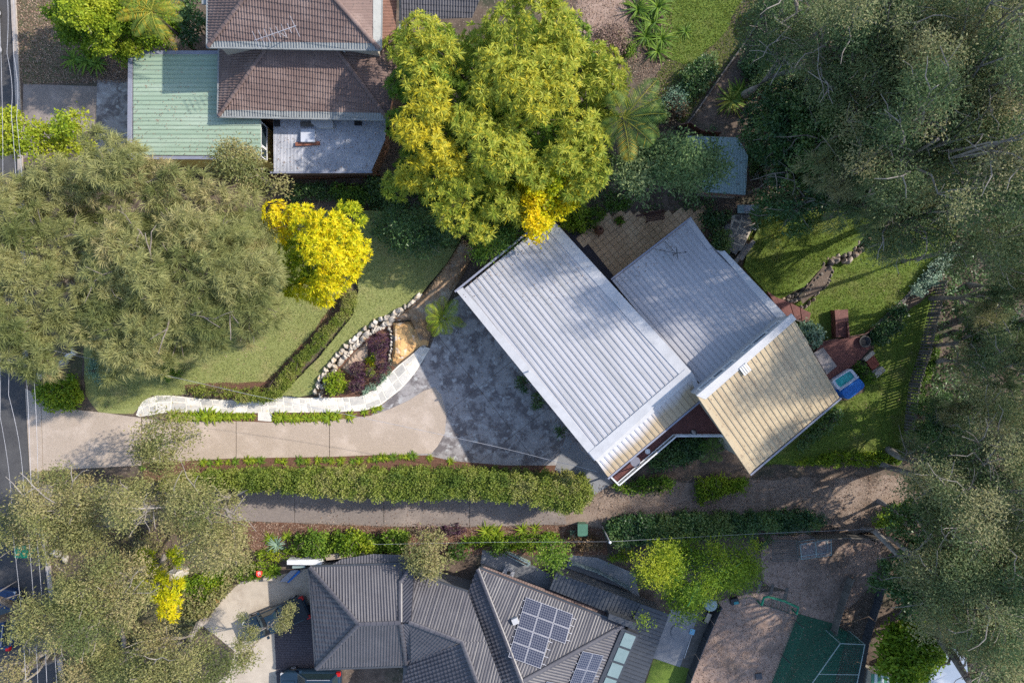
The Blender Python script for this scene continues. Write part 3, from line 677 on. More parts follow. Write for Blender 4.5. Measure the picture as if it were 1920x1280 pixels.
metal_roof(mh, R3, p3, ((1395, 680), (1482, 810)), .385, m_tan, rib=.055, phase=.1)
strip(mh, 'ridge_capping', m_flash, R3, [(1305, 741), (1484, 588), (1492, 598), (1322, 748)], .07, .14)
strip(mh, 'barge_flashing', m_tan, R3, [(1307, 742), (1318, 744), (1412, 880), (1405, 888)], .05, .2)
bar(mh, 'gutter', m_gutter, [R3.at(1577, 746), R3.at(1407, 890)], .12, .12)
def walls(parent, pls, pts, inset, m, name='wall', z0=0):
    for pl, q in zip(pls, pts):
        W = pl.poly(q); c = sum(W, Vector())/len(W); W2 = []
        for p in W:
            d = (c-p); d.z = 0; p2_ = p+d.normalized()*inset; W2.append(p2_)
        ar = sum(W2[i].x*W2[(i+1) % len(W2)].y-W2[(i+1) % len(W2)].x*W2[i].y for i in range(len(W2)))
        if ar < 0: W2.reverse()
        MB().prism(W2, z0, 0, top=[pl.z(p.x, p.y)-.25 for p in W2]).build(name, m, parent)
walls(mh, [R1, R2, R3], [[(858, 549), (1032, 408), (1291, 699), (1111, 855)], [(1200, 500), (1294, 413), (1460, 590), (1320, 708)], [(1312, 741), (1487, 597), (1574, 745), (1406, 886)]], .7, m_wall)
# small vents on the white roof
for px, py in ((1160, 566), (993, 695)):
    b = R1.at(px, py); MB().tube([b, b+Vector((0, 0, .42))], .05, 8).tube([b+Vector((0, 0, .42)), b+Vector((0, 0, .50))], .09, 8).build('vent_pipe', m_flash, mh)
b = R3.at(1397, 690)
sk = MB()
for i in range(4): sk.beam(b+wd*(i*.16-.3)-wn*.35+Vector((0, 0, .12-.08)), b+wd*(i*.16-.3)+wn*.3+Vector((0, 0, .22)), .11, .05)
sk.build('roof_vent', m_wht, mh)
# satellite dish on the middle roof
b = R2.at(1262, 478)
sd = thing('satellite_dish', b, 'dark satellite dish on a stayed mast on the middle grey roof', 'satellite dish')
dm = MB().tube([b, b+Vector((0, 0, .9))], .03, 6)
dm.beam(b+Vector((0, 0, .85)), R2.at(1246, 452), .025, .025).beam(b+Vector((0, 0, .85)), R2.at(1225, 466), .025, .025); dm.build('mast', m_dark, sd)
V = []; Fc = []; ctr = b+Vector((0, 0, .95)); ax = Vector((.95, .1, .25)).normalized(); u = ax.cross(Vector((0, 0, 1))).normalized(); v = u.cross(ax)
for r_, dpt in ((0, 0), (.25, .02), (.48, .09)):
    for j in range(14): V.append(ctr+ax*dpt+(u*math.cos(j*math.pi/7)+v*math.sin(j*math.pi/7))*r_)
for i in range(2):
    for j in range(14): Fc.append((i*14+j, i*14+(j+1) % 14, (i+1)*14+(j+1) % 14, (i+1)*14+j))
obj('dish', V, Fc, S((.09, .10, .12), .5, name='dish_grey'), sd); MB().beam(ctr, ctr+ax*.62-v*.12, .03, .03).box(ctr+ax*.62-v*.15, .1, .08, .1).build('feed_arm', m_dark, sd)

# front deck with white railing
ZD = 2.9
dk = thing('front_deck', tuple(P(1260, 820)), 'red-brown timber deck wedged between the white and tan roofs, with a white railing', 'deck')
DK = PP([(1312, 752), (1366, 815), (1263, 815), (1157, 905), (1138, 886)], ZD)
bd = Vector((math.cos(math.radians(-46)), math.sin(math.radians(-46)), 0)); bn = Vector((-bd.y, bd.x, 0)); c0 = DK[0]
q2 = [((p-c0).dot(bd), (p-c0).dot(bn)) for p in DK]
y = min(p[1] for p in q2)
m_dkb = m_deck; nb = 0
DQ = PP([(1312, 752), (1366, 815), (1263, 815)], ZD), PP([(1312, 752), (1263, 815), (1157, 905), (1138, 886)], ZD)
for tri in DQ:
    q2 = [((p-c0).dot(bd), (p-c0).dot(bn)) for p in tri]; y = math.floor(min(p[1] for p in q2)/.14)*.14
    while y < max(p[1] for p in q2):
        q = clip2(clip2(q2, 0, -1, -y), 0, 1, y+.132); y += .14
        if len(q) > 2:
            W = [c0+bd*a+bn*b for a, b in q]
            ar = sum(W[i].x*W[(i+1) % len(W)].y-W[(i+1) % len(W)].x*W[i].y for i in range(len(W)))
            if ar < 0: W.reverse()
            if nb < 290: MB().prism(W, ZD-.03, ZD).build('deck_board', m_deck, dk); nb += 1
mb = MB().prism(DK, ZD-.22, ZD-.05); mb.build('deck_frame', m_dark, dk)
for px, py in ((1345, 813), (1264, 815), (1205, 864), (1160, 902)):
    p = P(px, py, ZD); MB().box((p.x, p.y, 0), .12, .12, ZD-.22).build('post', m_dark, dk)
RL = PP([(1366, 814), (1262, 814), (1157, 904), (1139, 886)], ZD)
bar(dk, 'handrail', m_wht, RL, .10, .06, 1.0); bar(dk, 'bottom_rail', m_wht, RL, .06, .05, .12)
for i in range(len(RL)-1):
    n = max(1, round((RL[i+1]-RL[i]).length/1.7))
    for j in range(n+1):
        if i and not j: continue
        p = RL[i].lerp(RL[i+1], j/n); MB().box((p.x, p.y, ZD), .06, .06, 1.0).build('baluster_post', m_wht, dk)
mb = MB()
for i in range(len(RL)-1):
    for k in range(1, 5): mb.beam(RL[i]+Vector((0, 0, .12+k*.17)), RL[i+1]+Vector((0, 0, .12+k*.17)), .008, .008)
mb.build('wire', m_wht, dk)
t = thing('round_table', tuple(P(1188, 862, ZD)), 'round grey table at the narrow end of the front deck', 'table')
c = P(1188, 862, ZD); MB().lathe(c, [(.28, 0), (.28, .03), (.05, .06), (.05, .68), (.3, .7)], 12).build('base', m_dark, t); MB().lathe(c+Vector((0, 0, .7)), [(.36, 0), (.36, .03)], 24).build('tabletop', M('table_grey', (.20, .20, .24), rough=.4), t)
t = thing('stool', tuple(P(1212, 844, ZD)), 'small round white stool beside the deck railing', 'stool'); c = P(1212, 844, ZD)
MB().lathe(c+Vector((0, 0, .42)), [(.17, 0), (.2, .03), (.19, .06)], 16).build('seat', m_wht, t)
for k in range(3): MB().tube([c+Vector((.18*math.cos(k*2.1), .18*math.sin(k*2.1), 0)), c+Vector((.1*math.cos(k*2.1), .1*math.sin(k*2.1), .43))], .02, 6).build('leg', m_wht, t)
a, b = P(1284, 800, ZD), P(1300, 811, ZD)
t = thing('parasol', tuple(b), 'furled grey parasol leaning by the deck railing', 'parasol')
MB().tube([b+Vector((0, 0, .0)), b+Vector((0, 0, .9)), a+Vector((0, 0, 2.0))], .025, 6).build('pole', m_dark, t)
MB().tube([b.lerp(a, .15)+Vector((0, 0, .95)), b.lerp(a, .6)+Vector((0, 0, 1.45)), a+Vector((0, 0, 2.0))], [.05, .13, .04], 8).build('canopy', M('canvas_grey', (.24, .21, .21)), t)
MB().lathe(b, [(.25, 0), (.25, .06), (.06, .09)], 14).build('base', m_dark, t)

# ------------------------------------------------------------------ brown tiled house, top left
bh = thing('house', tuple(P(570, 110)), 'two-storey house with brown tiled hip roofs beside the green garage', 'house')
U1 = Pl((390, 88, 7.2), (712, 93, 7.2), (605, -25, 9.2)); U1r = Pl((712, 93, 7.2), (715, -60, 7.2), (605, -25, 9.2)); U1l = Pl((390, 88, 7.2), (391, -60, 7.2), (475, -28, 9.1))
tile_roof(bh, U1, [(404, 77), (698, 81), (605, -28), (475, -28)], ((560, 80), (558, 0)), .185, .42, m_tileB, .035, .04)
tile_roof(bh, U1, [(390, 88), (712, 93), (698, 81), (404, 77)], ((560, 80), (558, 0)), .185, .6, m_tileE, .035, .03, 'eave_tiles')
tile_roof(bh, U1r, [(712, 93), (714, -60), (640, -60), (605, -28)], ((705, 40), (650, 41)), .185, .34, m_tileB, .02, .02)
tile_roof(bh, U1l, [(390, 88), (475, -28), (391, -60)], ((392, 40), (450, 40)), .185, .38, m_tileB, .04, .04)
strip(bh, 'eave_flashing', m_tileE, U1r, [(713, 93), (715, -60), (699, -60), (699, 84)], .06, .06)
ridge_run(bh, U1.at(391, 87), U1.at(477, -28), m_tileB); ridge_run(bh, U1.at(711, 92), U1.at(605, -28), m_tileB)
bar(bh, 'gutter', m_tileE, [U1.at(388, 89.5), U1.at(714, 94.5)], .12, .12); bar(bh, 'gutter', m_tileE, [U1r.at(714.5, 94), U1r.at(717, -60)], .12, .12); bar(bh, 'gutter', m_tileE, [U1l.at(388.5, 89), U1l.at(389.5, -60)], .12, .12)
L1 = Pl((410, 218, 4.4), (728, 224, 4.4), (497, 96, 6.2)); L1l = Pl((410, 218, 4.4), (413, 60, 4.4), (497, 96, 6.2)); L1r = Pl((728, 224, 4.4), (760, 40, 4.4), (628, 92, 6.2))
tile_roof(bh, L1, [(424, 206), (716, 212), (632, 94), (497, 94)], ((560, 200), (560, 110)), .185, .42, m_tileB, .035, .04)
tile_roof(bh, L1, [(410, 218), (728, 224), (716, 212), (424, 206)], ((560, 200), (560, 110)), .185, .6, m_tileE, .035, .03, 'eave_tiles')
tile_roof(bh, L1l, [(410, 218), (497, 94), (470, 40), (413, 40)], ((415, 150), (460, 149)), .185, .40, m_tileB, .04, .04)
tile_roof(bh, L1r, [(728, 224), (760, 60), (700, 40), (632, 94)], ((735, 150), (680, 146)), .185, .36, m_tileB, .035, .035)
ridge_run(bh, L1.at(411, 217), L1.at(497, 94), m_tileB); ridge_run(bh, L1.at(727, 223), L1.at(632, 94), m_tileB)
bar(bh, 'gutter', m_tileE, [L1.at(408, 219.5), L1.at(731, 225.5)], .12, .12); bar(bh, 'gutter', m_tileE, [L1l.at(408.5, 219), L1l.at(411.5, 40)], .12, .12)
W4 = Pl((745, 60, 5.0), (900, 40, 5.0), (820, -60, 6.6))
tile_roof(bh, W4, [(752, 38), (885, 34), (908, -20), (900, -70), (750, -70)], ((820, 30), (820, -40)), .19, .36, m_tileK, .035, .03)
W5 = Pl((718, 110, 4.9), (752, 40, 4.9), (716, -60, 6.0))
tile_roof(bh, W5, [(716, 96), (742, 60), (746, -60), (716, -60)], ((740, 20), (718, 20)), .2, .36, m_tileR, .02, .02)
bar(bh, 'gutter', m_tileE, [P(750, 70, 4.95), P(751, -60, 5.0)], .14, .12)
wp = lambda pts, z: PP(pts, z)
MB().prism([P(402, 78, 7.0), P(702, 83, 7.0), P(702, -60, 7.0), P(402, -60, 7.0)], 0, 6.9).build('wall', m_wall, bh)
MB().prism([P(425, 205, 4.3), P(718, 210, 4.3), P(718, 60, 4.3), P(425, 60, 4.3)], 0, 4.15).build('wall', m_brick, bh)
for px, py in ((413, 18), (646, 96)):
    p = P(px, py, 6.0); MB().box((p.x, p.y, 5.4), .13, .13, 1.4).build('downpipe', m_wht, bh)
MB().prism(PP([(378, -40), (424, -40), (424, 8), (378, 8)], 7.0), 6.85, 7.0).build('porch_roof', m_tileE, bh)
# corrugated lean-to with box skylights
CR = Pl((500, 226, 3.15), (722, 226, 3.15), (600, 321, 2.55))
tile_roof(bh, CR, [(513, 224), (724, 222), (722, 262), (696, 321), (513, 322)], ((600, 310), (600, 230)), .105, 30, m_corr, .022, 0, 'corrugated_sheet', 4)
bar(bh, 'gutter', m_gutter, [CR.at(507, 324), CR.at(698, 323)], .12, .12)
MB().prism([CR.at(515, 318), CR.at(690, 318), CR.at(716, 262), CR.at(716, 226), CR.at(515, 226)], 0, 2.3).build('wall', m_brick, bh)
def hatch(px, py, w_, d_, h, m, name, tilt=0):
    p = CR.at(px, py); MB().box((p.x, p.y, p.z-.02), w_, d_, h).build(name, m, bh)
hatch(579, 256, 1.02, .95, .30, M('skylight_acrylic', (.52, .54, .60), rough=.3), 'skylight')
p = CR.at(579, 271); MB().beam(p+Vector((-.95, -.02, .10)), p+Vector((.85, .05, .10)), .26, .12).build('timber_batten', S((.26, .10, .06), .7, name='red_timber'), bh)
p = CR.at(607, 233); MB().prism([p+Vector(v) for v in ((-.85, .45, 0), (.35, .45, 0), (.75, .1, 0), (.75, -.35, 0), (-.35, -.35, 0), (-.85, 0, 0))], p.z, p.z+.32).build('skylight', m_flash, bh)
hatch(576, 231, .95, .55, .06, m_timber, 'patch_sheet'); hatch(520, 232, .42, .45, .14, m_dark, 'flue_base'); hatch(672, 231, .55, .38, .1, m_dark, 'vent_box')
# TV antenna on the eave of the upper roof
b = U1.at(540, 72)
an = thing('tv_antenna', b, 'metal TV antenna with long cross rods over the edge of the upper tiled roof', 'antenna')
top = b+Vector((-.1, -.25, 1.5)); MB().tube([b, top], .025, 6).build('mast', m_corr, an)
bd_ = Vector((-1, -.35, .0)).normalized(); cr_ = Vector((-.42, .9, 0)).normalized()
MB().beam(top-bd_*1.2, top+bd_*1.7, .03, .03).build('boom', m_corr, an)
for k in range(8):
    q = top+bd_*(-1.1+k*.38); l = (.75, .35, .45, .4, .45, .5, .55, .62)[k]; MB().beam(q-cr_*l, q+cr_*l, .022, .022).build('element', m_corr, an)

# green garage
gg = thing('garage', tuple(P(360, 200)), 'garage with a ribbed pale green metal roof left of the tiled house', 'garage')
G = Pl((243, 100, 3.3), (243, 296, 3.3), (490, 200, 3.9))
metal_roof(gg, G, [(250, 103), (411, 103), (411, 150), (411, 220), (250, 220)], ((260, 200), (480, 200)), .318, m_green, rib=.05)
metal_roof(gg, G, [(250, 220), (489, 222), (489, 291), (250, 291)], ((260, 200), (480, 200)), .318, m_green, rib=.05)
bar(gg, 'gutter', m_gutter, [G.at(245, 96), G.at(243, 298)], .30, .14); bar(gg, 'gutter', m_gutter, [G.at(244, 99), G.at(412, 99)], .26, .12); bar(gg, 'barge', m_gutter, [G.at(242, 296), G.at(490, 296)], .24, .12)
e0, e1 = G.at(487, 224), G.at(487, 295)
MB().prism([(G.at(252, 104)).xy.to_3d(), G.at(252, 290).xy.to_3d(), e1.xy.to_3d()+Vector((-.05, .1, 0)), e0.xy.to_3d()+Vector((-.05, 0, 0)), G.at(405, 224).xy.to_3d(), G.at(405, 104).xy.to_3d()], 0, 3.25).build('wall', m_yellow, gg)
# tall glazed end wall of the garage
xw = e0.x-.04
for y0, y1, z0, z1 in ((e0.y-.1, e0.y-1.75, 2.4, 3.62), (e0.y-1.85, e0.y-2.6, 2.4, 3.55)):
    fm = MB()
    for a, b in (((y0, z0), (y1, z0)), ((y0, z1), (y1, z1)), ((y0, z0), (y0, z1)), ((y1, z0), (y1, z1))): fm.beam((xw+.02, a[0], a[1]), (xw+.02, b[0], b[1]), .08, .08, Vector((1, 0, 0)))
    wo = fm.build('window', m_wht, gg); obj('pane', [(xw+.02, y0, z0), (xw+.02, y1, z0), (xw+.02, y1, z1), (xw+.02, y0, z1)], [(3, 2, 1, 0)], m_glass, wo)

# ------------------------------------------------------------------ charcoal house, bottom
kh = thing('house', tuple(P(800, 1170)), 'house with charcoal tiled roofs and solar panels at the bottom', 'house')
A_ = Pl((583, 1063, 3.2), (757, 1058, 3.2), (673, 1169, 5.1)); C_ = Pl((581, 1063, 3.2), (594, 1252, 3.2), (673, 1169, 5.1))
D_ = Pl((594, 1252, 3.2), (762, 1246, 3.2), (673, 1169, 5.1))
tw, co = .21, .36
za = lambda pl, p: (p[0], p[1], pl.at(*p).z)
tile_roof(kh, A_, [(752, 1058), (765, 1057), (752, 1093)], ((660, 1070), (662, 1150)), tw, 30, m_tileK, .04, 0)
tile_roof(kh, A_, [(583, 1063), (752, 1058), (752, 1166), (673, 1169)], ((660, 1070), (662, 1150)), tw, 30, m_tileK, .04, 0)
tile_roof(kh, C_, [(581, 1063), (673, 1169), (594, 1252)], ((590, 1160), (660, 1165)), .36, .30, m_tileK, .025, .04)
tile_roof(kh, D_, [(594, 1252), (673, 1169), (752, 1166), (764, 1246)], ((670, 1245), (670, 1180)), tw, 30, m_tileK, .04, 0)
B1 = Pl(za(A_, (750, 1092)), za(A_, (750, 1166)), (774, 1077, 3.9)); B2 = Pl(za(D_, (750, 1168)), za(D_, (760, 1244)), (772, 1170, 5.2))
tile_roof(kh, B1, [(748, 1094), (770, 1064), (776, 1078), (770, 1166), (750, 1166)], ((752, 1130), (770, 1110)), .21, 30, m_tileK, .035, 0)
tile_roof(kh, B2, [(750, 1168), (771, 1167), (771, 1242), (761, 1247)], ((752, 1180), (770, 1200)), .21, 30, m_tileK, .035, 0)
E_ = Pl((775, 1077, 3.2), (876, 1110, 3.2), (768, 1165, 5.2))
tile_roof(kh, E_, [(866, 1202), (912, 1202), (945, 1290), (899, 1290)], ((825, 1095), (800, 1175)), tw, 30, m_tileK, .04, 0)
tile_roof(kh, E_, [(775, 1076), (877, 1110), (912, 1202), (866, 1202), (769, 1165)], ((825, 1095), (800, 1175)), tw, 30, m_tileK, .04, 0)
F_ = Pl(za(E_, (768, 1165)), za(E_, (866, 1202)), (770, 1240, 3.8)); G_ = Pl(za(E_, (866, 1202)), za(E_, (899, 1290)), (770, 1240, 3.5))
tile_roof(kh, F_, [(769, 1166), (865, 1203), (771, 1240)], ((790, 1230), (830, 1190)), tw, .36, m_tileK, .04, .03)
tile_roof(kh, G_, [(770, 1241), (866, 1204), (899, 1290), (750, 1290)], ((780, 1265), (870, 1235)), .26, .33, m_tileK, .05, .05)
I_ = Pl((897, 1066, 3.2), (1168, 1172, 3.2), (978, 1276, 5.7))
Hh = Pl((895, 1067, 3.2), (977, 1276, 5.7), (878, 1110, 3.0))
tile_roof(kh, Hh, [(894, 1066), (878, 1110), (945, 1290), (982, 1290)], ((905, 1180), (950, 1165)), .26, .33, m_tileK, .05, .05)
tile_roof(kh, I_, [(897, 1066), (1168, 1172), (978, 1277)], ((1030, 1118), (985, 1235)), tw, 30, m_tileK, .04, 0)
J_ = Pl((1168, 1172, 3.2), (1120, 1300, 3.2), (978, 1276, 5.7))
tile_roof(kh, J_, [(1168, 1173), (1125, 1300), (985, 1300), (978, 1277)], ((1140, 1240), (1080, 1225)), tw, 30, m_tileK, .04, 0)
for pl, a, b in ((A_, (582, 1063), (673, 1169)), (A_, (673, 1169), (752, 1166)), (D_, (594, 1252), (673, 1169)), (E_, (767, 1165), (866, 1202)), (E_, (866, 1202), (899, 1290)), (I_, (896, 1066), (979, 1279)), (I_, (1168, 1172), (978, 1277)), (A_, (751, 1093), (751, 1166)), (B1, (750, 1092), (768, 1066)), (D_, (751, 1167), (763, 1245))):
    ridge_run(kh, pl.at(*a), pl.at(*b), m_tileK, .40, .17, lift=.05)
def gut(pl, a, b, m=m_char): bar(kh, 'gutter', m, [pl.at(*a)+Vector((0, 0, -.02)), pl.at(*b)+Vector((0, 0, -.02))], .14, .12)
gut(A_, (582, 1061), (766, 1055)); gut(C_, (579, 1063), (592, 1253)); gut(D_, (594, 1254), (764, 1248)); gut(E_, (776, 1074), (878, 1108)); gut(I_, (898, 1063), (1170, 1170)); gut(J_, (1171, 1173), (1128, 1300))
MB().prism([P(*v, 2.8) for v in ((590, 1245), (756, 1240), (755, 1290), (1110, 1290), (1155, 1178), (900, 1078), (878, 1112), (776, 1084), (757, 1070), (590, 1072))][::-1], 0, 2.75).build('wall', m_dwall, kh)
# lower brown tiled skirt behind the top eave and lean-to metal roofs on the right
K2 = Pl((905, 1070, 3.0), (1150, 1165, 3.0), (900, 1083, 3.0)); 
tile_roof(kh, Pl((907, 1062, 2.5), (1160, 1160, 2.5), (900, 1078, 2.75)), [(908, 1061), (1150, 1152), (1146, 1166), (900, 1070)], ((1020, 1105), (1016, 1116)), .21, .3, m_tileB, .02, .02)
tile_roof(kh, Pl((640, 1045, 2.6), (755, 1040, 2.6), (640, 1062, 3.0)), [(612, 1064), (640, 1048), (700, 1038), (757, 1040), (760, 1060)], ((700, 1040), (700, 1058)), .21, .3, m_tileK, .03, .02)
S1 = Pl((1043, 1073, 2.9), (1200, 1130, 2.9), (1030, 1104, 2.8))
metal_roof(kh, S1, [(1043, 1073), (1202, 1131), (1190, 1168), (1030, 1104)], ((1100, 1095), (1093, 1112)), .28, m_char, rib=.06)
S2 = Pl((1202, 1131, 2.95), (1255, 1152, 2.8), (1140, 1290, 2.95))
metal_roof(kh, S2, [(1202, 1131), (1255, 1151), (1200, 1300), (1130, 1300), (1180, 1172)], ((1170, 1220), (1215, 1236)), .30, m_char, rib=.03)
MB().prism([S1.at(1046, 1080), S1.at(1196, 1134), S1.at(1186, 1160), S1.at(1034, 1100)][::-1], 0, 2.6).build('wall', m_dwall, kh)
MB().prism([S2.at(1198, 1140), S2.at(1245, 1156), S2.at(1195, 1290), S2.at(1140, 1290)][::-1], 0, 2.6).build('wall', m_dwall, kh)
a, b = P(1142, 1150, 3.6), P(1192, 1172, 3.6); MB().prism(PP([(1142, 1150), (1195, 1168), (1190, 1180), (1140, 1160)], 3.6), 2.6, 3.6).build('parapet', m_char, kh)
# glazed roof strip
SK = PP([(1166, 1178), (1198, 1190), (1146, 1310), (1114, 1300)], 3.45)
MB().prism(SK[::-1], 2.7, 3.40).build('skylight_kerb', m_char, kh)
e0_, e1_ = SK[0].lerp(SK[1], .25), SK[3].lerp(SK[2], .25); f0_, f1_ = SK[1].lerp(SK[0], .12), SK[2].lerp(SK[3], .12)
for i in range(4):
    a, b = i*.23+.035, i*.23+.255-.012*2
    q = [e0_.lerp(e1_, a), f0_.lerp(f1_, a), f0_.lerp(f1_, b), e0_.lerp(e1_, b)]
    MB().prism(q[::-1], 3.40, 3.45).build('skylight_pane', m_pale, kh)
# solar panels
def cells():
    m, t, p = nodes('solar_cells'); tc = t.nodes.new('ShaderNodeTexCoord')
    br = t.nodes.new('ShaderNodeTexBrick'); br.offset = 0; br.inputs['Color1'].default_value = (.022, .026, .05, 1); br.inputs['Color2'].default_value = (.03, .033, .06, 1); br.inputs['Mortar'].default_value = (.16, .165, .19, 1)
    br.inputs['Scale'].default_value = 1; br.inputs['Mortar Size'].default_value = .012; br.inputs['Brick Width'].default_value = .165; br.inputs['Row Height'].default_value = .165
    t.links.new(tc.outputs['Object'], br.inputs['Vector']); t.links.new(br.outputs['Color'], p.inputs['Base Color']); p.inputs['Roughness'].default_value = .16; p.inputs['Specular IOR Level'].default_value = .6
    return m
m_cell = cells(); m_alu = S((.42, .42, .46), .4, .3, name='aluminium')
def array(label, pl, corner, across, rows, lw, lh):
    c = pl.at(*corner, .14); t = thing('solar_array', c, label, 'solar panels')
    x = (pl.at(*across[0])-pl.at(*corner)).normalized(); y = pl.n.cross(x); y = -y if (pl.at(*across[1])-pl.at(*corner)).dot(y) < 0 else y
    R = Matrix((x, y, pl.n)).transposed() if x.cross(y).dot(pl.n) > 0 else Matrix((y, x, pl.n)).transposed()
    flip = x.cross(y).dot(pl.n) < 0
    for r, (k0, n) in enumerate(rows):
        for k in range(n):
            o = x*((k0+k)*(lw+.025))+y*(r*(lh+.025))
            wx, wy = (lw, lh) if not flip else (lh, lw)
            mb = MB().add([(0, 0, 0), (wx, 0, 0), (wx, wy, 0), (0, wy, 0), (0, 0, -.04), (wx, 0, -.04), (wx, wy, -.04), (0, wy, -.04)], [(7, 6, 5, 4), (0, 4, 5, 1), (1, 5, 6, 2), (2, 6, 7, 3), (3, 7, 4, 0), (0, 1, 2, 3)])
            me = bpy.data.meshes.new('solar_panel'); me.from_pydata([tuple(v) for v in mb.v], [], mb.f)
            p_ = link('solar_panel', me, t, m_alu); p_.matrix_local = Matrix.Translation(o) @ R.to_4x4()
            g = .028; me2 = bpy.data.meshes.new('cells'); me2.from_pydata([(g, g, .004), (wx-g, g, .004), (wx-g, wy-g, .004), (g, wy-g, .004)], [], [(0, 1, 2, 3)])
            link('cells', me2, p_, m_cell)
    mb = MB()
    for r, (k0, n) in enumerate(rows):
        for f in (.25, .75): mb.beam(c+x*(k0*lw-.15)+y*((r+f)*lh)-pl.n*.07, c+x*((k0+n)*lw+.35)+y*((r+f)*lh)-pl.n*.07, .04, .04, pl.n)
    mb.build('rail', m_alu, t)
    return t
array('large array of ten solar panels in two blocks on the charcoal roof', I_, (986, 1119), ((1076, 1152), (972, 1170)), [(0, 3), (0, 3), (.0, 2), (.0, 2)], 1.20, 1.02)
array('small array of solar panels on the steep lower slope beside the skylight strip', J_, (1091, 1218), ((1133, 1227), (1065, 1290)), [(0, 2), (0, 2), (-2, 4)], .92, 1.30)
p = I_.at(966, 1161); MB().box((p.x, p.y, p.z), .45, .42, .35, .4).build('hot_water_flue', m_flash, kh)

# garden shed behind the patio
sh = thing('garden_shed', tuple(P(1370, 310)), 'small shed with a pale blue-green corrugated roof among dark trees', 'shed')
SR = Pl((1350, 258, 2.6), (1388, 260, 2.6), (1370, 364, 2.3))
tile_roof(sh, SR, [(1290, 255), (1384, 258), (1402, 292), (1398, 366), (1320, 360)], ((1370, 350), (1370, 270)), .11, 30, m_shed, .022, 0, 'corrugated_sheet')
MB().prism([SR.at(1296, 262), SR.at(1380, 264), SR.at(1396, 296), SR.at(1393, 360), SR.at(1322, 356)], 0, 2.2).build('wall', m_wall, sh)
bar(sh, 'gutter', m_rust, [SR.at(1320, 363), SR.at(1399, 368)], .12, .1)
# outbuildings at the bottom right
ob = thing('garden_room', tuple(P(1770, 1265)), 'outbuilding with a flat pale blue-grey roof under the leaning trunks', 'shed')
MB().prism(PP([(1740, 1240), (1790, 1215), (1812, 1235), (1822, 1330), (1722, 1330)], 2.4)[::-1], 2.3, 2.4).build('roof', M('blue_grey_sheet', (.30, .35, .44), (.25, .30, .39), .8, rough=.35, c=(.4, .43, .5), cscale=.6), ob)
MB().prism(PP([(1745, 1246), (1786, 1224), (1804, 1240), (1812, 1320), (1732, 1320)], 2.3)[::-1], 0, 2.3).build('wall', m_wall, ob)
ob = thing('lean_to', tuple(P(1680, 1285)), 'lean-to with green and white striped roofing at the bottom edge', 'shed')
mgw = [M('stripe_green', (.05, .18, .10), rough=.5), M('stripe_white', (.45, .5, .48), rough=.5)]
for i in range(14):
    x = 1634+i*6; MB().prism(PP([(x, 1262+i*1.0), (x+5.6, 1263+i*1.0), (x+4, 1320), (x-1.6, 1320)], 2.2)[::-1], 2.15, 2.2).build('roof_panel', mgw[i % 2], ob)
MB().prism(PP([(1642, 1268), (1712, 1282), (1708, 1320), (1636, 1320)], 2.1)[::-1], 0, 2.12).build('wall', m_wall, ob)
# ------------------------------------------------------------------ rocks and walls
def rock_mesh(sx, sy, sz, seed, sub=2):
    bm = bmesh.new(); bmesh.ops.create_icosphere(bm, subdivisions=sub, radius=1); rd = random.Random(seed)
    cuts = [Vector((rd.uniform(-1, 1), rd.uniform(-1, 1), rd.uniform(-.6, 1))).normalized() for _ in range(13)]
    cd = [rd.uniform(.42, .74) for _ in cuts]
    for v in bm.verts:
        for c_, d_ in zip(cuts, cd):
            k = v.co.dot(c_)
            if k > d_: v.co -= c_*(k-d_)
        v.co = Vector((v.co.x*sx, v.co.y*sy, v.co.z*sz))
    me = bpy.data.meshes.new('rock'); bm.to_mesh(me); bm.free(); return me
ROCK = {}
def rock(name, parent, m, p, sx, sy, sz, rz, seed):
    k = (m.name, seed % 7)
    if k not in ROCK:
        ROCK[k] = rock_mesh(1, 1, 1, seed % 7+40); ROCK[k].materials.append(m)
    o = bpy.data.objects.new(name, ROCK[k]); col.objects.link(o)
    if parent: o.parent = parent; p = Vector(p)-off(parent)
    o.location = p; o.scale = (sx, sy, sz); o.rotation_euler = (0, 0, rz); return o
def rock_wall(label, pts, m, z, size, seed, rows=1, cat='rock wall', drop=0):
    t = thing('rock_wall', tuple(P(*pts[len(pts)//2])), label, cat); rd = random.Random(seed); i = 0
    q = PP(pts, 0)
    for r in range(rows):
        for a, b in zip(q, q[1:]):
            L = (b-a).length; pr = Vector((-(b-a).y, (b-a).x, 0)).normalized(); x = 0
            while x < L:
                s = size*rd.uniform(.7, 1.35); c_ = a.lerp(b, min(1, (x+s*.5)/L))+pr*(r-(rows-1)/2)*size*-.80+pr*rd.uniform(-.08, .08)
                zz = z-r*drop
                rock('rock', t, m, (c_.x, c_.y, zz*.5), s*.74, size*rd.uniform(.56, .78), zz*.72+.12, math.atan2((b-a).y, (b-a).x)+rd.uniform(-.3, .3), rd.randint(0, 6)); x += s*1.02; i += 1
    return t
rock_wall('wall of pale rocks curving along the lawn edge above the purple garden bed', [(595, 741), (607, 710), (623, 688), (643, 664), (663, 643), (683, 625), (703, 612), (725, 600), (750, 587), (772, 573), (789, 558)], m_rock, .62, .50, 5, 2, drop=.2)
rock_wall('second step of pale rocks below the lawn rocks, beside the purple shrubs', [(612, 712), (632, 686), (655, 662), (676, 640), (700, 622), (716, 612)], m_rock, .30, .34, 6)
rock_wall('low line of edging stones between the purple shrubs and the orange sandstone', [(731, 612), (736, 630), (734, 655), (730, 675)], m_rock, .3, .28, 7)
rock_wall('weathered rock wall stepping between the two back lawns', [(1640, 424), (1622, 440), (1604, 470), (1585, 484), (1556, 487), (1545, 500)], m_rockd, .55, .52, 8, 2, drop=.15)
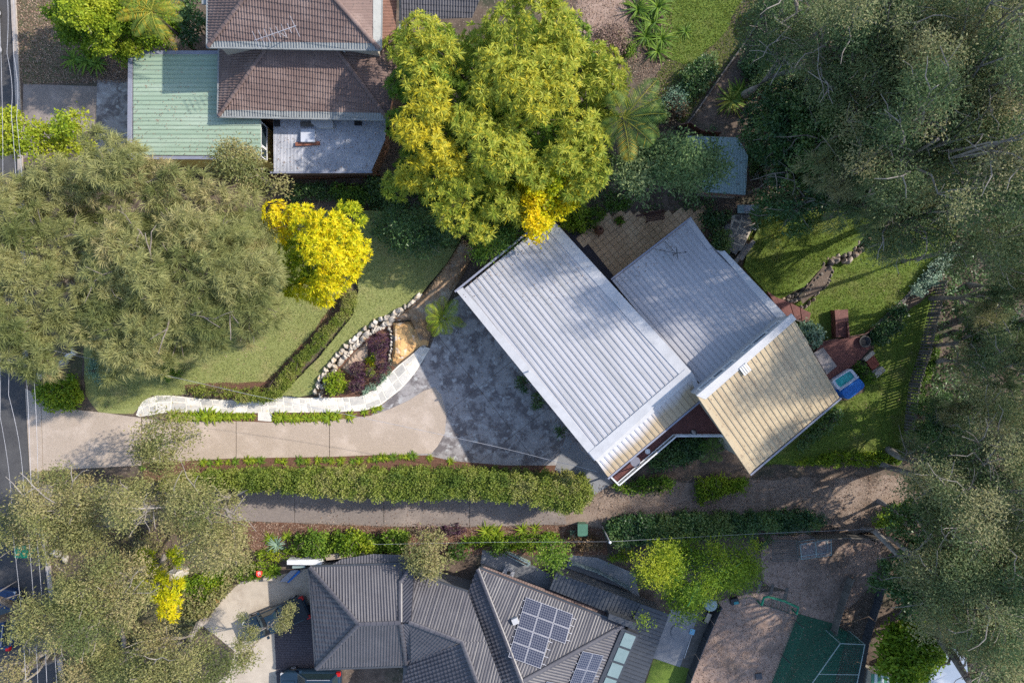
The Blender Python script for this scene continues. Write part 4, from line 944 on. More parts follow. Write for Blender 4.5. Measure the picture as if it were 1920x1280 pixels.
rock_wall('tumbled rock edging of the small dry pond bed behind the house', [(1545, 500), (1525, 520), (1510, 540), (1500, 556), (1480, 560), (1462, 556)], m_rockd, .42, .42, 9, 2, drop=.12)
rock_wall('line of grey stones along the lower side of the pond bed', [(1560, 505), (1552, 530), (1530, 550), (1512, 572), (1500, 576)], m_rockd, .28, .34, 10)
rock_wall('row of flat stones edging the verge under the she-oaks by the street', [(70, 705), (100, 698), (125, 675), (143, 655)], m_rock, .3, .6, 11)
sheet('pond_bed', [(1545, 498), (1560, 505), (1550, 532), (1528, 552), (1505, 570), (1498, 556), (1515, 535)], .43, m_soil, .05, 31)
# cut sandstone face running up from the garden bed
def terrain(name, px, m, zf, seed, label, cat, sub=7):
    poly = PP(px); q2 = [tuple(p)[:2] for p in poly]; A = np.array(q2); lo, hi = A.min(0), A.max(0); st = .22
    bm = bmesh.new(); f = bm.faces.new([bm.verts.new((p.x, p.y, 0)) for p in poly]); bmesh.ops.triangulate(bm, faces=[f])
    for ax, k in ((0, (1, 0, 0)), (1, (0, 1, 0))):
        x = lo[ax]+st
        while x < hi[ax]:
            bmesh.ops.bisect_plane(bm, geom=bm.verts[:]+bm.edges[:]+bm.faces[:], plane_co=(x, x, 0), plane_no=k); x += st
    P2 = np.array([(v.co.x, v.co.y) for v in bm.verts]); d = edge_dist(P2, q2); rd = np.random.default_rng(seed)
    from mathutils import noise as nz
    for v, dd in zip(bm.verts, d):
        h = zf(v.co)+.22*nz.noise(v.co*1.3)+.12*abs(nz.noise(v.co*3.1)); h = max(h, .02)
        v.co.z = h*min(1, dd/.25+.15)
    me = bpy.data.meshes.new(name); bm.normal_update(); bm.to_mesh(me); bm.free()
    t = thing(name, (0, 0, 0), label, cat) if label else None
    return link(name if not t else 'rock_face', me, t, m)
rx = P(800, 540)
terrain('sandstone_cutting', [(722, 604), (755, 586), (790, 556), (812, 528), (842, 488), (868, 445), (890, 470), (872, 510), (850, 545), (835, 575), (812, 610), (805, 640), (786, 640), (770, 600)], m_cut, lambda c_: .75, 3, 'brown cut sandstone bank running up beside the white roof', 'rock bank')
terrain('sandstone_outcrop', [(738, 606), (770, 602), (790, 620), (806, 632), (803, 648), (786, 650), (768, 664), (745, 682), (733, 682), (737, 650)], m_sand, lambda c_: .45, 4, 'bright orange sandstone outcrop between the purple shrubs and the forecourt', 'rock outcrop')
sheet('garden_bed', [(592, 742), (606, 712), (640, 672), (680, 632), (716, 610), (738, 608), (735, 650), (732, 682), (742, 690), (700, 730), (672, 743), (615, 745)], .032, m_mulch, .04, 33)
terrain('sandstone_shelf', [(640, 690), (665, 660), (690, 640), (690, 668), (668, 690), (660, 705)], M('brown_shelf', (.42, .32, .24), (.36, .26, .19), 1.5, bump=.4), lambda c_: .22, 6, 'flat brown stone shelf between the pale rocks and the purple shrubs', 'rock')
b = P(335, 1070)
o = rock('boulder', None, m_rock, (b.x, b.y, .75), 1.15, .62, 1.1, .25, 3); tag(o, 'large pale grey boulder among the shrubs at the lower left', 'boulder')
b = P(303, 1095); o = rock('boulder', None, m_rock, (b.x, b.y, .4), .5, .42, .55, .8, 5); tag(o, 'small pale rock half hidden by golden leaves beside the large boulder', 'rock')
for i, (px, py, s, lb) in enumerate(((795, 648, .36, 'pale stone at the corner where the path meets the forecourt'), (787, 561, .55, 'blue-grey rock set apart on the lawn edge by the sandstone bank'), (700, 1032, .3, 'pale stone in the mulch bed below the lane'), (110, 1035, .75, 'sandstone block on the kerb by the green bin'), (126, 1045, .6, 'pale stone block next to the sandstone block at the kerb'), (1315, 852, .3, 'grey stone in the fern garden under the deck'))):
    b = P(px, py); o = rock('rock', None, m_rock, (b.x, b.y, s*.35), s, s*.7, s*.6, i*1.1, i+2); tag(o, lb, 'rock')
sheet('bank_edge', [(1790, 455), (1700, 563), (1622, 634), (1618, 630), (1696, 558), (1784, 452)], .12, m_timber, t=.12)
# stone edge of the flagged path (low wall)
t = thing('low_wall', tuple(P(1396, 485)), 'low stone wall at the end of the crazy-paved path', 'wall')
a, b = P(1403, 458), P(1380, 490); rd = random.Random(4)
for k in range(8):
    c_ = a.lerp(b, (k+.5)/8)
    for s_ in (-.28, .28): MB().box((c_.x+s_*.8, c_.y+s_*.5, 0), .30, .38, .55+rd.uniform(-.05, .05), math.atan2((b-a).y, (b-a).x)+1.57).build('stone', m_stone, t)

# ------------------------------------------------------------------ back deck, steps and spa
bdk = thing('back_deck', tuple(P(1585, 660)), 'red-brown timber deck beside the spa and below the lawn steps', 'deck')
ZB = .40; DQ = PP([(1538, 642), (1572, 635), (1612, 630), (1618, 640), (1634, 650), (1614, 673), (1590, 692), (1556, 712), (1526, 668)], ZB)
MB().prism(DQ, 0, ZB-.04).build('deck_frame', m_dark, bdk)
bd = (P(1568, 686)-P(1544, 651)).normalized(); bn = Vector((-bd.y, bd.x, 0)); c0 = DQ[0]
q2 = [((p-c0).dot(bd), (p-c0).dot(bn)) for p in DQ]; y = min(p[1] for p in q2)
while y < max(p[1] for p in q2):
    q = clip2(clip2(q2, 0, -1, -y), 0, 1, y+.132); y += .14
    if len(q) > 2: MB().prism([c0+bd*a+bn*b for a, b in q], ZB-.03, ZB).build('deck_board', m_deck, bdk)
t = tag(MB().prism(PP([(1526, 661), (1543, 651), (1569, 686), (1550, 702)], ZB), ZB+.003, ZB+.03).build('mat', M('mat_grey', (.30, .27, .27), (.27, .245, .245), 2)), 'plain grey mat on the red deck next to the tan roof', 'mat')
st = thing('steps', tuple(P(1580, 610)), 'red timber landing and steps leading from the lawn to the red deck', 'steps')
MB().prism(PP([(1565, 581), (1590, 580), (1591, 603), (1567, 604)], .75), .02, .75).build('landing', m_deck, st)
for k in range(5):
    y0 = 604+k*5.6; MB().prism(PP([(1571, y0), (1588, y0-.5), (1589.5, y0+5.2), (1571.5, y0+5.6)], .6-.04*k), .02, .66-.05*k).build('tread', m_deck, st)
for x in ((1567, 1570.5, 1572, 1568), (1588.5, 1591.5, 1594, 1591)):
    MB().prism(PP([(x[0], 604), (x[1], 604), (x[2], 632), (x[3], 633)], .8), .02, .78).build('stringer', m_deck, st)
t = thing('retaining_edge', tuple(P(1560, 638)), 'timber edge board along the top side of the red deck', 'edging')
for a, b in (((1540, 641), (1568, 635)), ((1593, 631), (1622, 626)), ((1622, 626), (1640, 612))): MB().beam(P(*a, .5), P(*b, .5), .08, .3).build('board', m_wood, t)
rp = thing('ramp', tuple(P(1490, 575)), 'reddish timber ramp between the grey roof and the pond rocks', 'ramp')
rq = [(1438, 546), (1452, 556), (1480, 566), (1521, 586), (1516, 606), (1478, 592), (1462, 584)]
RA = PP([(1438, 545), (1456, 557), (1470, 590), (1462, 584)], .5), PP([(1456, 557), (1480, 566), (1490, 598), (1470, 590)], .5), PP([(1481, 566.5), (1500, 576), (1503, 602), (1491, 598)], .5), PP([(1501, 576.5), (1521, 586.5), (1516, 606), (1504, 602.5)], .5)
for q in RA: MB().prism(q, .1, .5, inset=.02).build('deck_panel', m_deck, rp)
mb = MB().beam(P(1470, 592, .7), P(1517, 608, .7), .1, .06); mb.build('edge_rail', m_timber, rp)
lw = thing('step_bench', tuple(P(1632, 680)), 'red painted step between two pale masonry blocks by the deck', 'step')
MB().prism(PP([(1619, 675), (1633, 663), (1645, 683), (1632, 695)]), .01, .34).build('step', S((.26, .065, .04), .6, name='red_paint'), lw)
MB().prism(PP([(1613, 672), (1630, 657), (1635, 662), (1618, 677)]), .01, .5).build('block', m_conc, lw)
MB().prism(PP([(1633, 696), (1648, 686), (1655, 694), (1638, 708)]), .01, .45).build('block', m_rock, lw)
MB().prism(PP([(1634, 696), (1643, 690), (1646, 694), (1637, 700)], .45), .45, .5).build('stone', m_stone, lw)
# spa with half-open blue cover
sp = thing('spa', tuple(P(1590, 722)), 'spa pool with turquoise water, half hidden by a bright blue cover', 'spa')
C1, C2, C3, C4 = P(1559, 714, .9), P(1596, 690, .9), P(1622, 722, .9), P(1586, 750, .9)
def rr(a, b, c, d, r, n=4):
    out = []; L = [a, b, c, d]
    for i in range(4):
        p, q, s_ = L[i-1], L[i], L[(i+1) % 4]; u = q+(p-q).normalized()*r; v = q+(s_-q).normalized()*r
        for k in range(n+1):
            f = k/n; out.append(u.lerp(q, f).lerp(q.lerp(v, f), f))
    return out
MB().prism(rr(C1, C2, C3, C4, .35), 0, .50).build('cabinet', m_blue, sp)
m1, m2 = C1.lerp(C4, .50), C2.lerp(C3, .50)
ring = rr(C1, C2, m2, m1, .22); cx = sum(ring, Vector())/len(ring); inn = [cx+(p-cx)*.78 for p in ring]; n = len(ring)
rb = MB(); V = [Vector((p.x, p.y, .49)) for p in ring]+[Vector((p.x, p.y, .93)) for p in ring]+[Vector((p.x, p.y, .92)) for p in inn]+[Vector((p.x, p.y, .55)) for p in inn]
rb.add(V, [(i+k*n, (i+1) % n+k*n, (i+1) % n+(k+1)*n, i+(k+1)*n) for k in range(3) for i in range(n)]+[tuple(range(3*n, 4*n))])
rb.build('shell', S((.62, .66, .78), .3, name='acrylic'), sp)
MB().prism([cx+(p-cx)*.775 for p in ring], .56, .80).build('water', m_water, sp)
for f in (.3, .7): MB().prism([cx+(p-cx)*.2+(C2-C1)*(f-.5)*.5 for p in ring], .6, .74).build('seat', m_water, sp)
n1_, n2_ = m1.lerp(C4, .07), m2.lerp(C3, .07)
MB().prism(rr(m1.lerp(C4, .02), m2.lerp(C3, .02), C3, C4, .3), .50, .92).build('cabinet', m_blue, sp)
MB().prism([Vector((p.x, p.y, 0)) for p in rr(n1_, n2_, C3.lerp(C2, -.04), C4.lerp(C1, -.04), .4)], .93, 1.05, inset=.03).build('cover', m_blue, sp)
MB().beam(m1+Vector((0, 0, .08)), m2+Vector((0, 0, .08)), .09, .08).build('cover_hinge', S((.5, .56, .7), .4, name='hinge_grey'), sp)
t = thing('hoop', tuple(P(1619, 638, ZB)), 'round metal fire-pit ring on the corner of the red deck', 'fire pit')
c = P(1619, 640, ZB); mb = MB(); mb.tube([c+Vector((.42*math.cos(k*math.pi/10), .42*math.sin(k*math.pi/10), .25)) for k in range(21)], .03, 6, False); mb.build('rim', m_timber, t)
MB().lathe(c, [(.2, .0), (.28, .05), (.41, .25), (.38, .25), (.2, .08)], 18).build('bowl', m_dark, t)

# paling fence at the far end of the block: every paling its own piece
fn = thing('paling_fence', tuple(P(1718, 690)), 'dark slatted fence running down the right end of the block', 'fence')
FP = PP([(1752, 530), (1738, 590), (1722, 660), (1703, 720), (1696, 780), (1690, 860)]); FP2 = PP([(1752, 530), (1738, 590), (1722, 660), (1703, 720), (1696, 780), (1690, 860)])
for a, b in zip(FP, FP[1:]):
    L = (b-a).length; n = int(L/.235); ang = math.atan2((b-a).y, (b-a).x)
    for k in range(n):
        c_ = a.lerp(b, (k+.5)/n); MB().box((c_.x, c_.y, .08), .15, .03, 1.55+rg_.uniform(-.05, .05), ang).build('paling', m_timber, fn)
for h in (.4, 1.35): bar(fn, 'rail', m_timber, [p+Vector((.05, 0, h)) for p in FP], .05, .09)
for i, p in enumerate(FP): MB().box((p.x+.09, p.y, 0), .1, .1, 1.5).build('post', m_timber, fn)
def fence(label, pts, h, m, step=.5, thick=.06, name='boundary_fence', z=0):
    t = thing(name, tuple(P(*pts[0])), label, 'fence'); q = PP(pts, z)
    for a, b in zip(q, q[1:]):
        n = max(1, int((b-a).length/step))
        for k in range(n):
            a_, b_ = a.lerp(b, (k+.02)/n), a.lerp(b, (k+.98)/n); MB().beam(a_+Vector((0, 0, h/2+.02)), b_+Vector((0, 0, h/2+.02)), thick, h).build('panel', m, t)
    for p in q: MB().box((p.x, p.y, 0), .11, .11, h+.08).build('post', m, t)
    return t
fence('dark timber fence along the back yard below the lane', [(1520, 1003), (1580, 1000), (1640, 1003), (1672, 1005)], 1.2, m_timber, 1.4)
fence('low timber edging fence beside the far garden path', [(1440, 12), (1400, 75), (1350, 145), (1302, 215), (1288, 232)], .35, m_timber, 1.5, .1)
fence('low brown fence behind the shed', [(1268, 240), (1290, 236), (1310, 250), (1345, 254)], .8, m_wood, 1.2)
fence('grey pool-style fence down the side of the dirt yard', [(1345, 1130), (1318, 1190), (1290, 1260), (1280, 1300)], 1.1, m_char, 1.3, .04)
fence('wooden fence at the right of the dirt yard', [(1590, 1080), (1572, 1130), (1558, 1180)], .9, m_timber, .5)
fence('dark fence down through the shady right-hand yard', [(1660, 1050), (1640, 1120), (1618, 1190), (1600, 1290)], 1.0, m_char, 1.5, .04)
fence('brown retaining board under the corrugated lean-to', [(500, 332), (600, 336), (712, 330)], .5, m_rust, 1.5, .12)
fence('glass and steel balustrade beside the charcoal strip roof', [(1072, 1050), (1120, 1066), (1176, 1096)], 1.0, m_pale, .9, .03, 'glass_balustrade')
sheet('side_terrace', [(1070, 1040), (1120, 1045), (1190, 1075), (1200, 1120), (1060, 1068)], .03, m_cgrey, t=.03)
sheet('side_terrace', [(905, 1030), (960, 1040), (1050, 1085), (1035, 1110), (900, 1064)], .03, m_cgrey, t=.03)
sheet('rear_patio', [(1258, 1142), (1310, 1150), (1275, 1250), (1222, 1232)], .05, m_cgrey, t=.05)
sheet('rear_boardwalk', [(1300, 1140), (1340, 1150), (1300, 1255), (1276, 1248)], .045, m_timber, t=.04)
c = P(1273, 1184, .055); t = MB().lathe(c, [(.62, 0), (.64, .05), (.6, .07)], 28).build('round_slab', m_cgrey); tag(t, 'round concrete disc let into the grey rear patio', 'paving disc')
t = thing('planter', tuple(P(960, 1050)), 'long narrow planter trough beside the top of the charcoal house', 'planter')
MB().prism(PP([(942, 1038), (948, 1034), (995, 1056), (990, 1062)], .6), 0, .6).build('box', m_shed, t); MB().prism(PP([(945, 1038), (950, 1036.5), (990, 1057), (988, 1059)], .61), .5, .61).build('soil', m_soil, t)
t = thing('aircon_unit', tuple(P(958, 1067)), 'grey air conditioner on the terrace above the charcoal roof', 'air conditioner')
c = P(954, 1068, 0); MB().box(c, .9, .4, .65, -.4).build('casing', m_corr, t); MB().lathe(c+Vector((0, 0, .651)), [(.16, 0), (.16, .02)], 14).build('fan_grille', m_dark, t)
# white walls and steps at the street end of the charcoal house
t = thing('garden_wall', tuple(P(570, 1055)), 'white rendered garden wall and steps at the corner of the charcoal house', 'wall')
MB().prism(PP([(538, 1050), (603, 1048), (603, 1059), (538, 1058)], 1.2), 0, 1.2).build('wall', m_wht, t)
MB().prism(PP([(575, 1042), (601, 1041), (601, 1047), (570, 1048)], .8), 0, .8).build('step', m_cgrey, t); MB().prism(PP([(608, 1040), (640, 1036), (700, 1034), (700, 1040), (612, 1050)], 1.0), 0, 1.0).build('wall', m_conc, t)
MB().prism(PP([(548, 1060), (572, 1059), (572, 1064), (548, 1065)], .5), 0, .5).build('step', m_shed, t)
t = thing('crash_mat', tuple(P(545, 1078)), 'grey pad with a bright blue edge lying beside the charcoal house', 'mat')
MB().prism(PP([(524, 1090), (546, 1069), (560, 1068), (538, 1090)], .25), .02, .25).build('pad', M('pad_grey', (.30, .31, .36)), t)
MB().prism(PP([(538, 1091), (560, 1069), (563, 1072), (541, 1092)], .24), .015, .24).build('edge', m_blue, t)
t = thing('warning_sign', tuple(P(495, 1066)), 'small red sign with white marks on a short post above the driveway bank', 'sign')
c = P(495, 1067); MB().tube([c, c+Vector((0, 0, 1.0))], .03, 6).build('post', m_timber, t); c = c+Vector((0, .0, .98))
MB().prism([c+Vector(v) for v in ((-.22, .22, 0), (.22, .22, 0), (.24, -.1, 0), (.12, -.24, 0), (-.12, -.24, 0), (-.24, -.1, 0))], c.z, c.z+.04).build('panel', S((.75, .06, .03), .5, name='sign_red'), t)
mb = MB(); z = c.z+.045
for a, b in (((-.1, .14), (.12, .16)), ((.0, .16), (-.06, .04)), ((-.13, .03), (.12, .06)), ((.02, .05), (-.08, -.1)), ((-.08, -.1), (.1, -.12)), ((.08, .02), (.1, -.05))):
    mb.beam((c.x+a[0], c.y+a[1], z), (c.x+b[0], c.y+b[1], z), .035, .006)
mb.build('mark', m_wht, t)
t = thing('brick_bollard', tuple(P(505, 1083)), 'grey concrete block beside the driveway below the red sign', 'block'); MB().prism(PP([(492, 1080), (516, 1078), (516, 1088), (494, 1089)], .4), 0, .4).build('block', m_conc, t)
# small toys on the bank
def trike(px, py, m, label, rz):
    c = P(px, py); t = thing('tricycle', tuple(c), label, 'tricycle'); r = Matrix.Rotation(rz, 3, 'Z')
    for x, y, rad in ((.32, 0, .16), (-.22, .2, .12), (-.22, -.2, .12)):
        w0 = c+r @ Vector((x, y-.04, rad)); w1 = c+r @ Vector((x, y+.04, rad)); MB().tube([w0, w1], rad, 12).build('wheel', m_dark, t)
    MB().tube([c+r @ Vector((-.2, 0, .2)), c+r @ Vector((.15, 0, .3)), c+r @ Vector((.3, 0, .5))], .05, 6).tube([c+r @ Vector((.3, 0, .5)), c+r @ Vector((.32, 0, .16))], .035, 6).build('frame', m, t)
    MB().box(c+r @ Vector((-.12, 0, .28)), .22, .2, .07, rz).build('seat', m, t); MB().tube([c+r @ Vector((.28, -.22, .52)), c+r @ Vector((.28, .22, .52))], .03, 6).build('handlebar', m_dark, t)
trike(338, 1132, S((.05, .35, .42), .4, name='teal_paint'), 'teal and black toy tricycle by the golden shrub', 1.0)
trike(408, 1122, S((.75, .14, .05), .4, name='orange_paint'), 'orange and black toy tricycle on the bank edge above the driveway', 2.6)
# bins
def bin_(px, py, m, label, lid=None):
    c = P(px, py); t = thing('wheelie_bin', tuple(c), label, 'bin')
    MB().prism([c+Vector(v) for v in ((-.24, -.28, 0), (.24, -.28, 0), (.24, .28, 0), (-.24, .28, 0))], 0, 1.0).build('body', m, t)
    MB().box(c+Vector((0, 0, 1.0)), .62, .72, .07).build('lid', lid or m, t); MB().tube([c+Vector((-.25, -.4, .95)), c+Vector((.25, -.4, .95))], .03, 6).build('handle', m, t)
    for s in (-1, 1): MB().tube([c+Vector((s*.2, -.3, .12)), c+Vector((s*.28, -.3, .12))], .12, 10).build('wheel', m_dark, t)
    return t
t = bin_(58, 1026, m_bin, 'bin with a bright green lid at the street edge under the gums', S((.01, .36, .16), .5, name='green_lid')); t.scale = (1.7, 1.3, 1)
t = bin_(1090, 986, m_bin, 'square green bin at the edge of the lane'); t.scale = (1.25, 1.25, 1)
# patio furniture
t = thing('bench', tuple(P(1226, 408)), 'dark slatted timber bench on the terracotta patio', 'bench'); c = P(1226, 409); r = Matrix.Rotation(.16, 3, 'Z')
for k in range(4): MB().box(c+r @ Vector((0, -.22+k*.14, .42)), 1.4, .10, .04, .16).build('seat_slat', m_wood, t)
for k in range(3): MB().box(c+r @ Vector((0, .36+k*.02, .52+k*.14)), 1.4, .03, .10, .16).build('back_slat', m_wood, t)
for x in (-.66, .66):
    for y in (-.24, .34): MB().box(c+r @ Vector((x, y, 0)), .07, .07, .42 if y < 0 else .92, .16).build('leg', m_wood, t)
    MB().beam(c+r @ Vector((x, -.26, .62)), c+r @ Vector((x, .36, .62)), .06, .04).build('armrest', m_wood, t)
t = MB().beam(P(1193, 405, .06), P(1240, 397, .06), .14, .1).build('timber_sleeper', m_wood); tag(t, 'dark timber sleeper lying behind the patio bench', 'timber')
t = thing('chiminea', tuple(P(1122, 432)), 'round rusty chiminea with a short flue on the patio', 'chiminea'); c = P(1122, 434)
MB().lathe(c, [(.2, .15), (.34, .3), (.36, .55), (.28, .8), (.14, .95), (.13, 1.25), (.16, 1.28), (.10, 1.28), (.09, 1.0)], 18).build('body', m_rust, t)
for k in range(3): MB().tube([c+Vector((.22*math.cos(k*2.1+.6), .22*math.sin(k*2.1+.6), .25)), c+Vector((.46*math.cos(k*2.1+.6), .46*math.sin(k*2.1+.6), 0))], .03, 6).build('leg', m_rust, t)
def pot(px, py, r, m, label, lm, seed, k=60, L=.35):
    c = P(px, py); t = thing('potted_plant', tuple(c), label, 'potted plant')
    MB().lathe(c, [(r*.65, 0), (r*.95, .35), (r*1.08, .40), (r*1.08, .45), (r*.9, .45), (r*.88, .38)], 18).build('pot', m, t)
    lf = Leaf(seed); p = np.array(c)[None]+lf.r.normal(0, r*.35, (k, 3))*[1, 1, .3]+[0, 0, .5]; d = nrm(lf.r.normal(size=(k, 3))+[0, 0, .5]); lf.blades(p, d, L, L*.35, np.full(k, .5)+lf.r.normal(0, .2, k), 1., .3); lf.build('foliage', lm, t); return t
pot(1160, 416, .32, m_rust, 'brown pot with a trailing green plant on the patio', l_green, 3)
pot(1412, 427, .24, S((.6, .58, .62), .4, name='glazed_white'), 'small white ring-shaped pot beside the crazy-paved path', l_dark, 4, 20, .2)
pot(705, 668, .30, m_conc, 'pale round pot with lime rosettes between the purple shrubs', l_lime, 5, 70, .4)
t = thing('barbecue', tuple(P(1397, 396)), 'stainless steel barbecue on the crazy-paved path', 'barbecue'); c = P(1397, 396, .42)
MB().box(c, 1.35, .6, .85).build('cabinet', m_char, t); MB().box(c+Vector((0, 0, .85)), 1.75, .62, .05).build('bench_top', m_shed, t)
MB().prism([c+Vector(v) for v in ((-.4, -.26, 0), (.45, -.26, 0), (.45, .28, 0), (-.4, .28, 0))], c.z+.9, c.z+1.15, inset=.08).build('hood', m_corr, t)
MB().tube([c+Vector((-.3, -.34, 1.05)), c+Vector((.35, -.34, 1.05))], .02, 6).build('handle', m_wht, t)
b = P(1362, 428); o = rock('stepping_stone', None, m_stone, (b.x, b.y, .44), .5, .28, .06, .9, 2); tag(o, 'rounded pale stepping stone at the left edge of the crazy paving', 'stone')
t = thing('garden_chair', tuple(P(1060, 418)), 'faded chair under the shrub at the patio corner', 'chair'); c = P(1064, 420)
MB().box(c+Vector((0, 0, .4)), .45, .42, .05, .4).build('seat', m_wht, t)
for k in range(3): MB().box(c+Vector((-.14+k*.14, .2+k*.05, .45)), .09, .03, .45, .4).build('back_slat', m_wht, t)
for x in (-.18, .18):
    for y in (-.16, .16): MB().box(c+Vector((x, y, 0)), .04, .04, .42, .4).build('leg', m_wht, t)
# lower yard bits
t = thing('wire_rack', tuple(P(1473, 1030)), 'flat slatted metal rack lying on the dirt yard below the ivy hedge', 'rack')
q = PP([(1449, 1012), (1497, 1012), (1496, 1051), (1449, 1051)], .5)
for a, b in zip(q, q[1:]+q[:1]): MB().beam(a, b, .05, .05).build('frame', m_timber, t)
for k in range(11): MB().beam(q[0].lerp(q[3], (k+.5)/11.5), q[1].lerp(q[2], (k+.5)/11.5), .05, .03).build('slat', m_timber, t)
for p in q: MB().box((p.x, p.y, 0), .05, .05, .5).build('leg', m_timber, t)
t = thing('chicken_run', tuple(P(1528, 1030)), 'low wire chicken run next to the slatted rack', 'animal run')
q = PP([(1500, 1020), (1558, 1010), (1559, 1040), (1503, 1048)], .7); mb = MB()
for a, b in zip(q, q[1:]+q[:1]): mb.beam(a, b, .05, .05).beam(a-Vector((0, 0, .65)), b-Vector((0, 0, .65)), .05, .05).beam(a, a-Vector((0, 0, .7)), .05, .05)
mb.beam(q[0].lerp(q[1], .5), q[3].lerp(q[2], .5), .06, .05); mb.build('frame', m_shed, t)
mb = MB()
for k in range(1, 22): mb.beam(q[0].lerp(q[1], k/22), q[3].lerp(q[2], k/22), .012, .012)
for k in range(1, 12): mb.beam(q[0].lerp(q[3], k/12), q[1].lerp(q[2], k/12), .012, .012)
mb.build('wire_mesh', m_corr, t)
for i, (px, py) in enumerate(((1400, 1100), (1420, 1099), (1443, 1105), (1470, 1112))):
    t = MB().prism(PP([(px-2, py+12), (px+4, py-11), (px+9, py-10), (px+4, py+13)], .04), .012, .05).build('stepping_plank', m_timber)
    tag(t, ORD[i]+' grey stepping plank from the bamboo across the dirt yard', 'plank', 'stepping planks')
def goal():
    t = thing('goal_frame', tuple(P(1460, 1130)), 'green framed net goal lying in the dirt yard', 'goal'); z = .9
    q = PP([(1428, 1134), (1432, 1120), (1440, 1118), (1470, 1126), (1497, 1138), (1494, 1150)], z); mb = MB(); mb.tube(q, .09, 8)
    for p in (q[0], q[-1]): mb.tube([p, Vector((p.x, p.y, 0))], .07, 6)
    mb.build('frame', m_gpaint, t); q2_ = PP([(1432, 1134), (1460, 1142), (1492, 1154)], .05)
    mb = MB().tube(q2_, .05, 6); mb.build('base_bar', m_timber, t); mb = MB()
    for k in range(9):
        f = k/8; a = q[1].lerp(q[4], f); b = q2_[0].lerp(q2_[2], f); mb.beam(a, b, .02, .02)
    mb.build('net', m_netg, t)
goal()
t = thing('cricket_net', tuple(P(1540, 1230)), 'tall practice cage of green netting at the bottom right', 'net cage'); mb = MB(); z = 2.4
q = [P(*v) for v in ((1562, 1175, z), (1610, 1202, z), (1585, 1300, z), (1500, 1300, z), (1548, 1195, z))]
Q = PP([(1548, 1180), (1592, 1182), (1570, 1290), (1470, 1290)])
T_ = [Vector((p.x, p.y, z)) for p in Q]
for a, b in zip(T_, T_[1:]+T_[:1]): mb.tube([a, b], .035, 6)
for p in Q: mb.tube([p, p+Vector((0, 0, z))], .035, 6)
mb.tube([T_[0].lerp(T_[3], .5), T_[1].lerp(T_[2], .5)], .03, 6); mb.build('frame', m_shed, t)
mb = MB()
def net(a, b, c_, d_, nu, nv):
    for k in range(nu+1): mb.beam(a.lerp(b, k/nu), d_.lerp(c_, k/nu), .014, .014)
    for k in range(nv+1): mb.beam(a.lerp(d_, k/nv), b.lerp(c_, k/nv), .014, .014)
for i in range(4): net(Q[i], Q[(i+1) % 4], T_[(i+1) % 4], T_[i], 12, 12)
net(*T_, 14, 26); mb.build('net', m_netg, t)
sheet('synthetic_turf', [(1497, 1150), (1562, 1168), (1590, 1185), (1560, 1300), (1440, 1300)], .03, M('turf_green', (.022, .075, .045), (.03, .095, .055), 3, d=(.06, .10, .06), dscale=10))
t = thing('backstop_net', tuple(P(1455, 1240)), 'leaning green side net beside the synthetic turf', 'net'); mb = MB(); a, b = P(1488, 1160), P(1440, 1290)
net(a, b, b+Vector((.1, 0, 1.6)), a+Vector((.1, 0, 1.6)), 26, 9); mb.build('net', m_netg, t); mb = MB()
for f in (0, .5, 1): mb.tube([a.lerp(b, f), a.lerp(b, f)+Vector((.1, 0, 1.6))], .04, 6)
mb.build('post', m_char, t)
t = thing('crate', tuple(P(1375, 1125)), 'small dark teal crate at the edge of the bamboo', 'crate'); c = P(1375, 1124); MB().box(c, .6, .45, .4, .2).build('body', m_dark, t); MB().box(c+Vector((.1, -.08, .4)), .35, .2, .03, .2).build('lid', S((.05, .3, .32), .4, name='teal_lid'), t)
t = tag(MB().box(P(1422, 1266, .02), .5, .45, .12, .1).build('drain_cover', m_char), 'square dark drain cover in the dirt yard', 'drain cover')
t = thing('rainwater_tank', tuple(P(1328, 1125)), 'round pale tank lid beside the boardwalk under the bamboo', 'tank'); c = P(1326, 1124); MB().lathe(c, [(.5, 0), (.5, 1.0), (.45, 1.08), (.15, 1.12)], 20).build('tank', m_shed, t)
t = thing('pool_net', tuple(P(1296, 1190)), 'long-handled scoop with a pale blue head lying on the rear patio', 'pool net')
a, b = P(1298, 1188, .12), P(1283, 1233, .12); MB().tube([a, b], .025, 6).build('handle', m_wht, t); MB().box(a+Vector((0, .18, -.03)), .38, .42, .05, -.3).build('head', S((.25, .55, .75), .4, name='pale_blue'), t)
t = thing('bench', tuple(P(1330, 1160)), 'narrow grey bench on the boardwalk by the pool-style fence', 'bench'); a, b = P(1331, 1150, .45), P(1324, 1166, .45); MB().beam(a, b, .35, .05).build('seat', m_conc, t)
for p in (a, b): MB().box((p.x, p.y, .04), .3, .06, .39).build('leg', m_dark, t)
t = thing('tarpaulin', tuple(P(1766, 1212)), 'bright blue tarpaulin under the leaning trunks', 'tarpaulin'); q = PP([(1752, 1206), (1775, 1208), (1795, 1216), (1798, 1226), (1764, 1222)], 1.4); MB().prism(q, 1.36, 1.4).build('sheet', m_blue, t)
for p in q: MB().box((p.x, p.y, 0), .05, .05, 1.36).build('post', m_timber, t)
# light pole beside the lane
t = thing('light_pole', tuple(P(1129, 986)), 'slim pale pole standing by the green bin at the lane edge', 'pole'); c = P(1129, 986); MB().tube([c, c+Vector((0, 0, 4.2))], [.06, .045], 8).build('pole', m_flash, t); MB().lathe(c+Vector((0, 0, 4.2)), [(.09, 0), (.1, .12), (.04, .16)], 10).build('cap', m_wht, t); POLE = c+Vector((0, 0, 4.1))

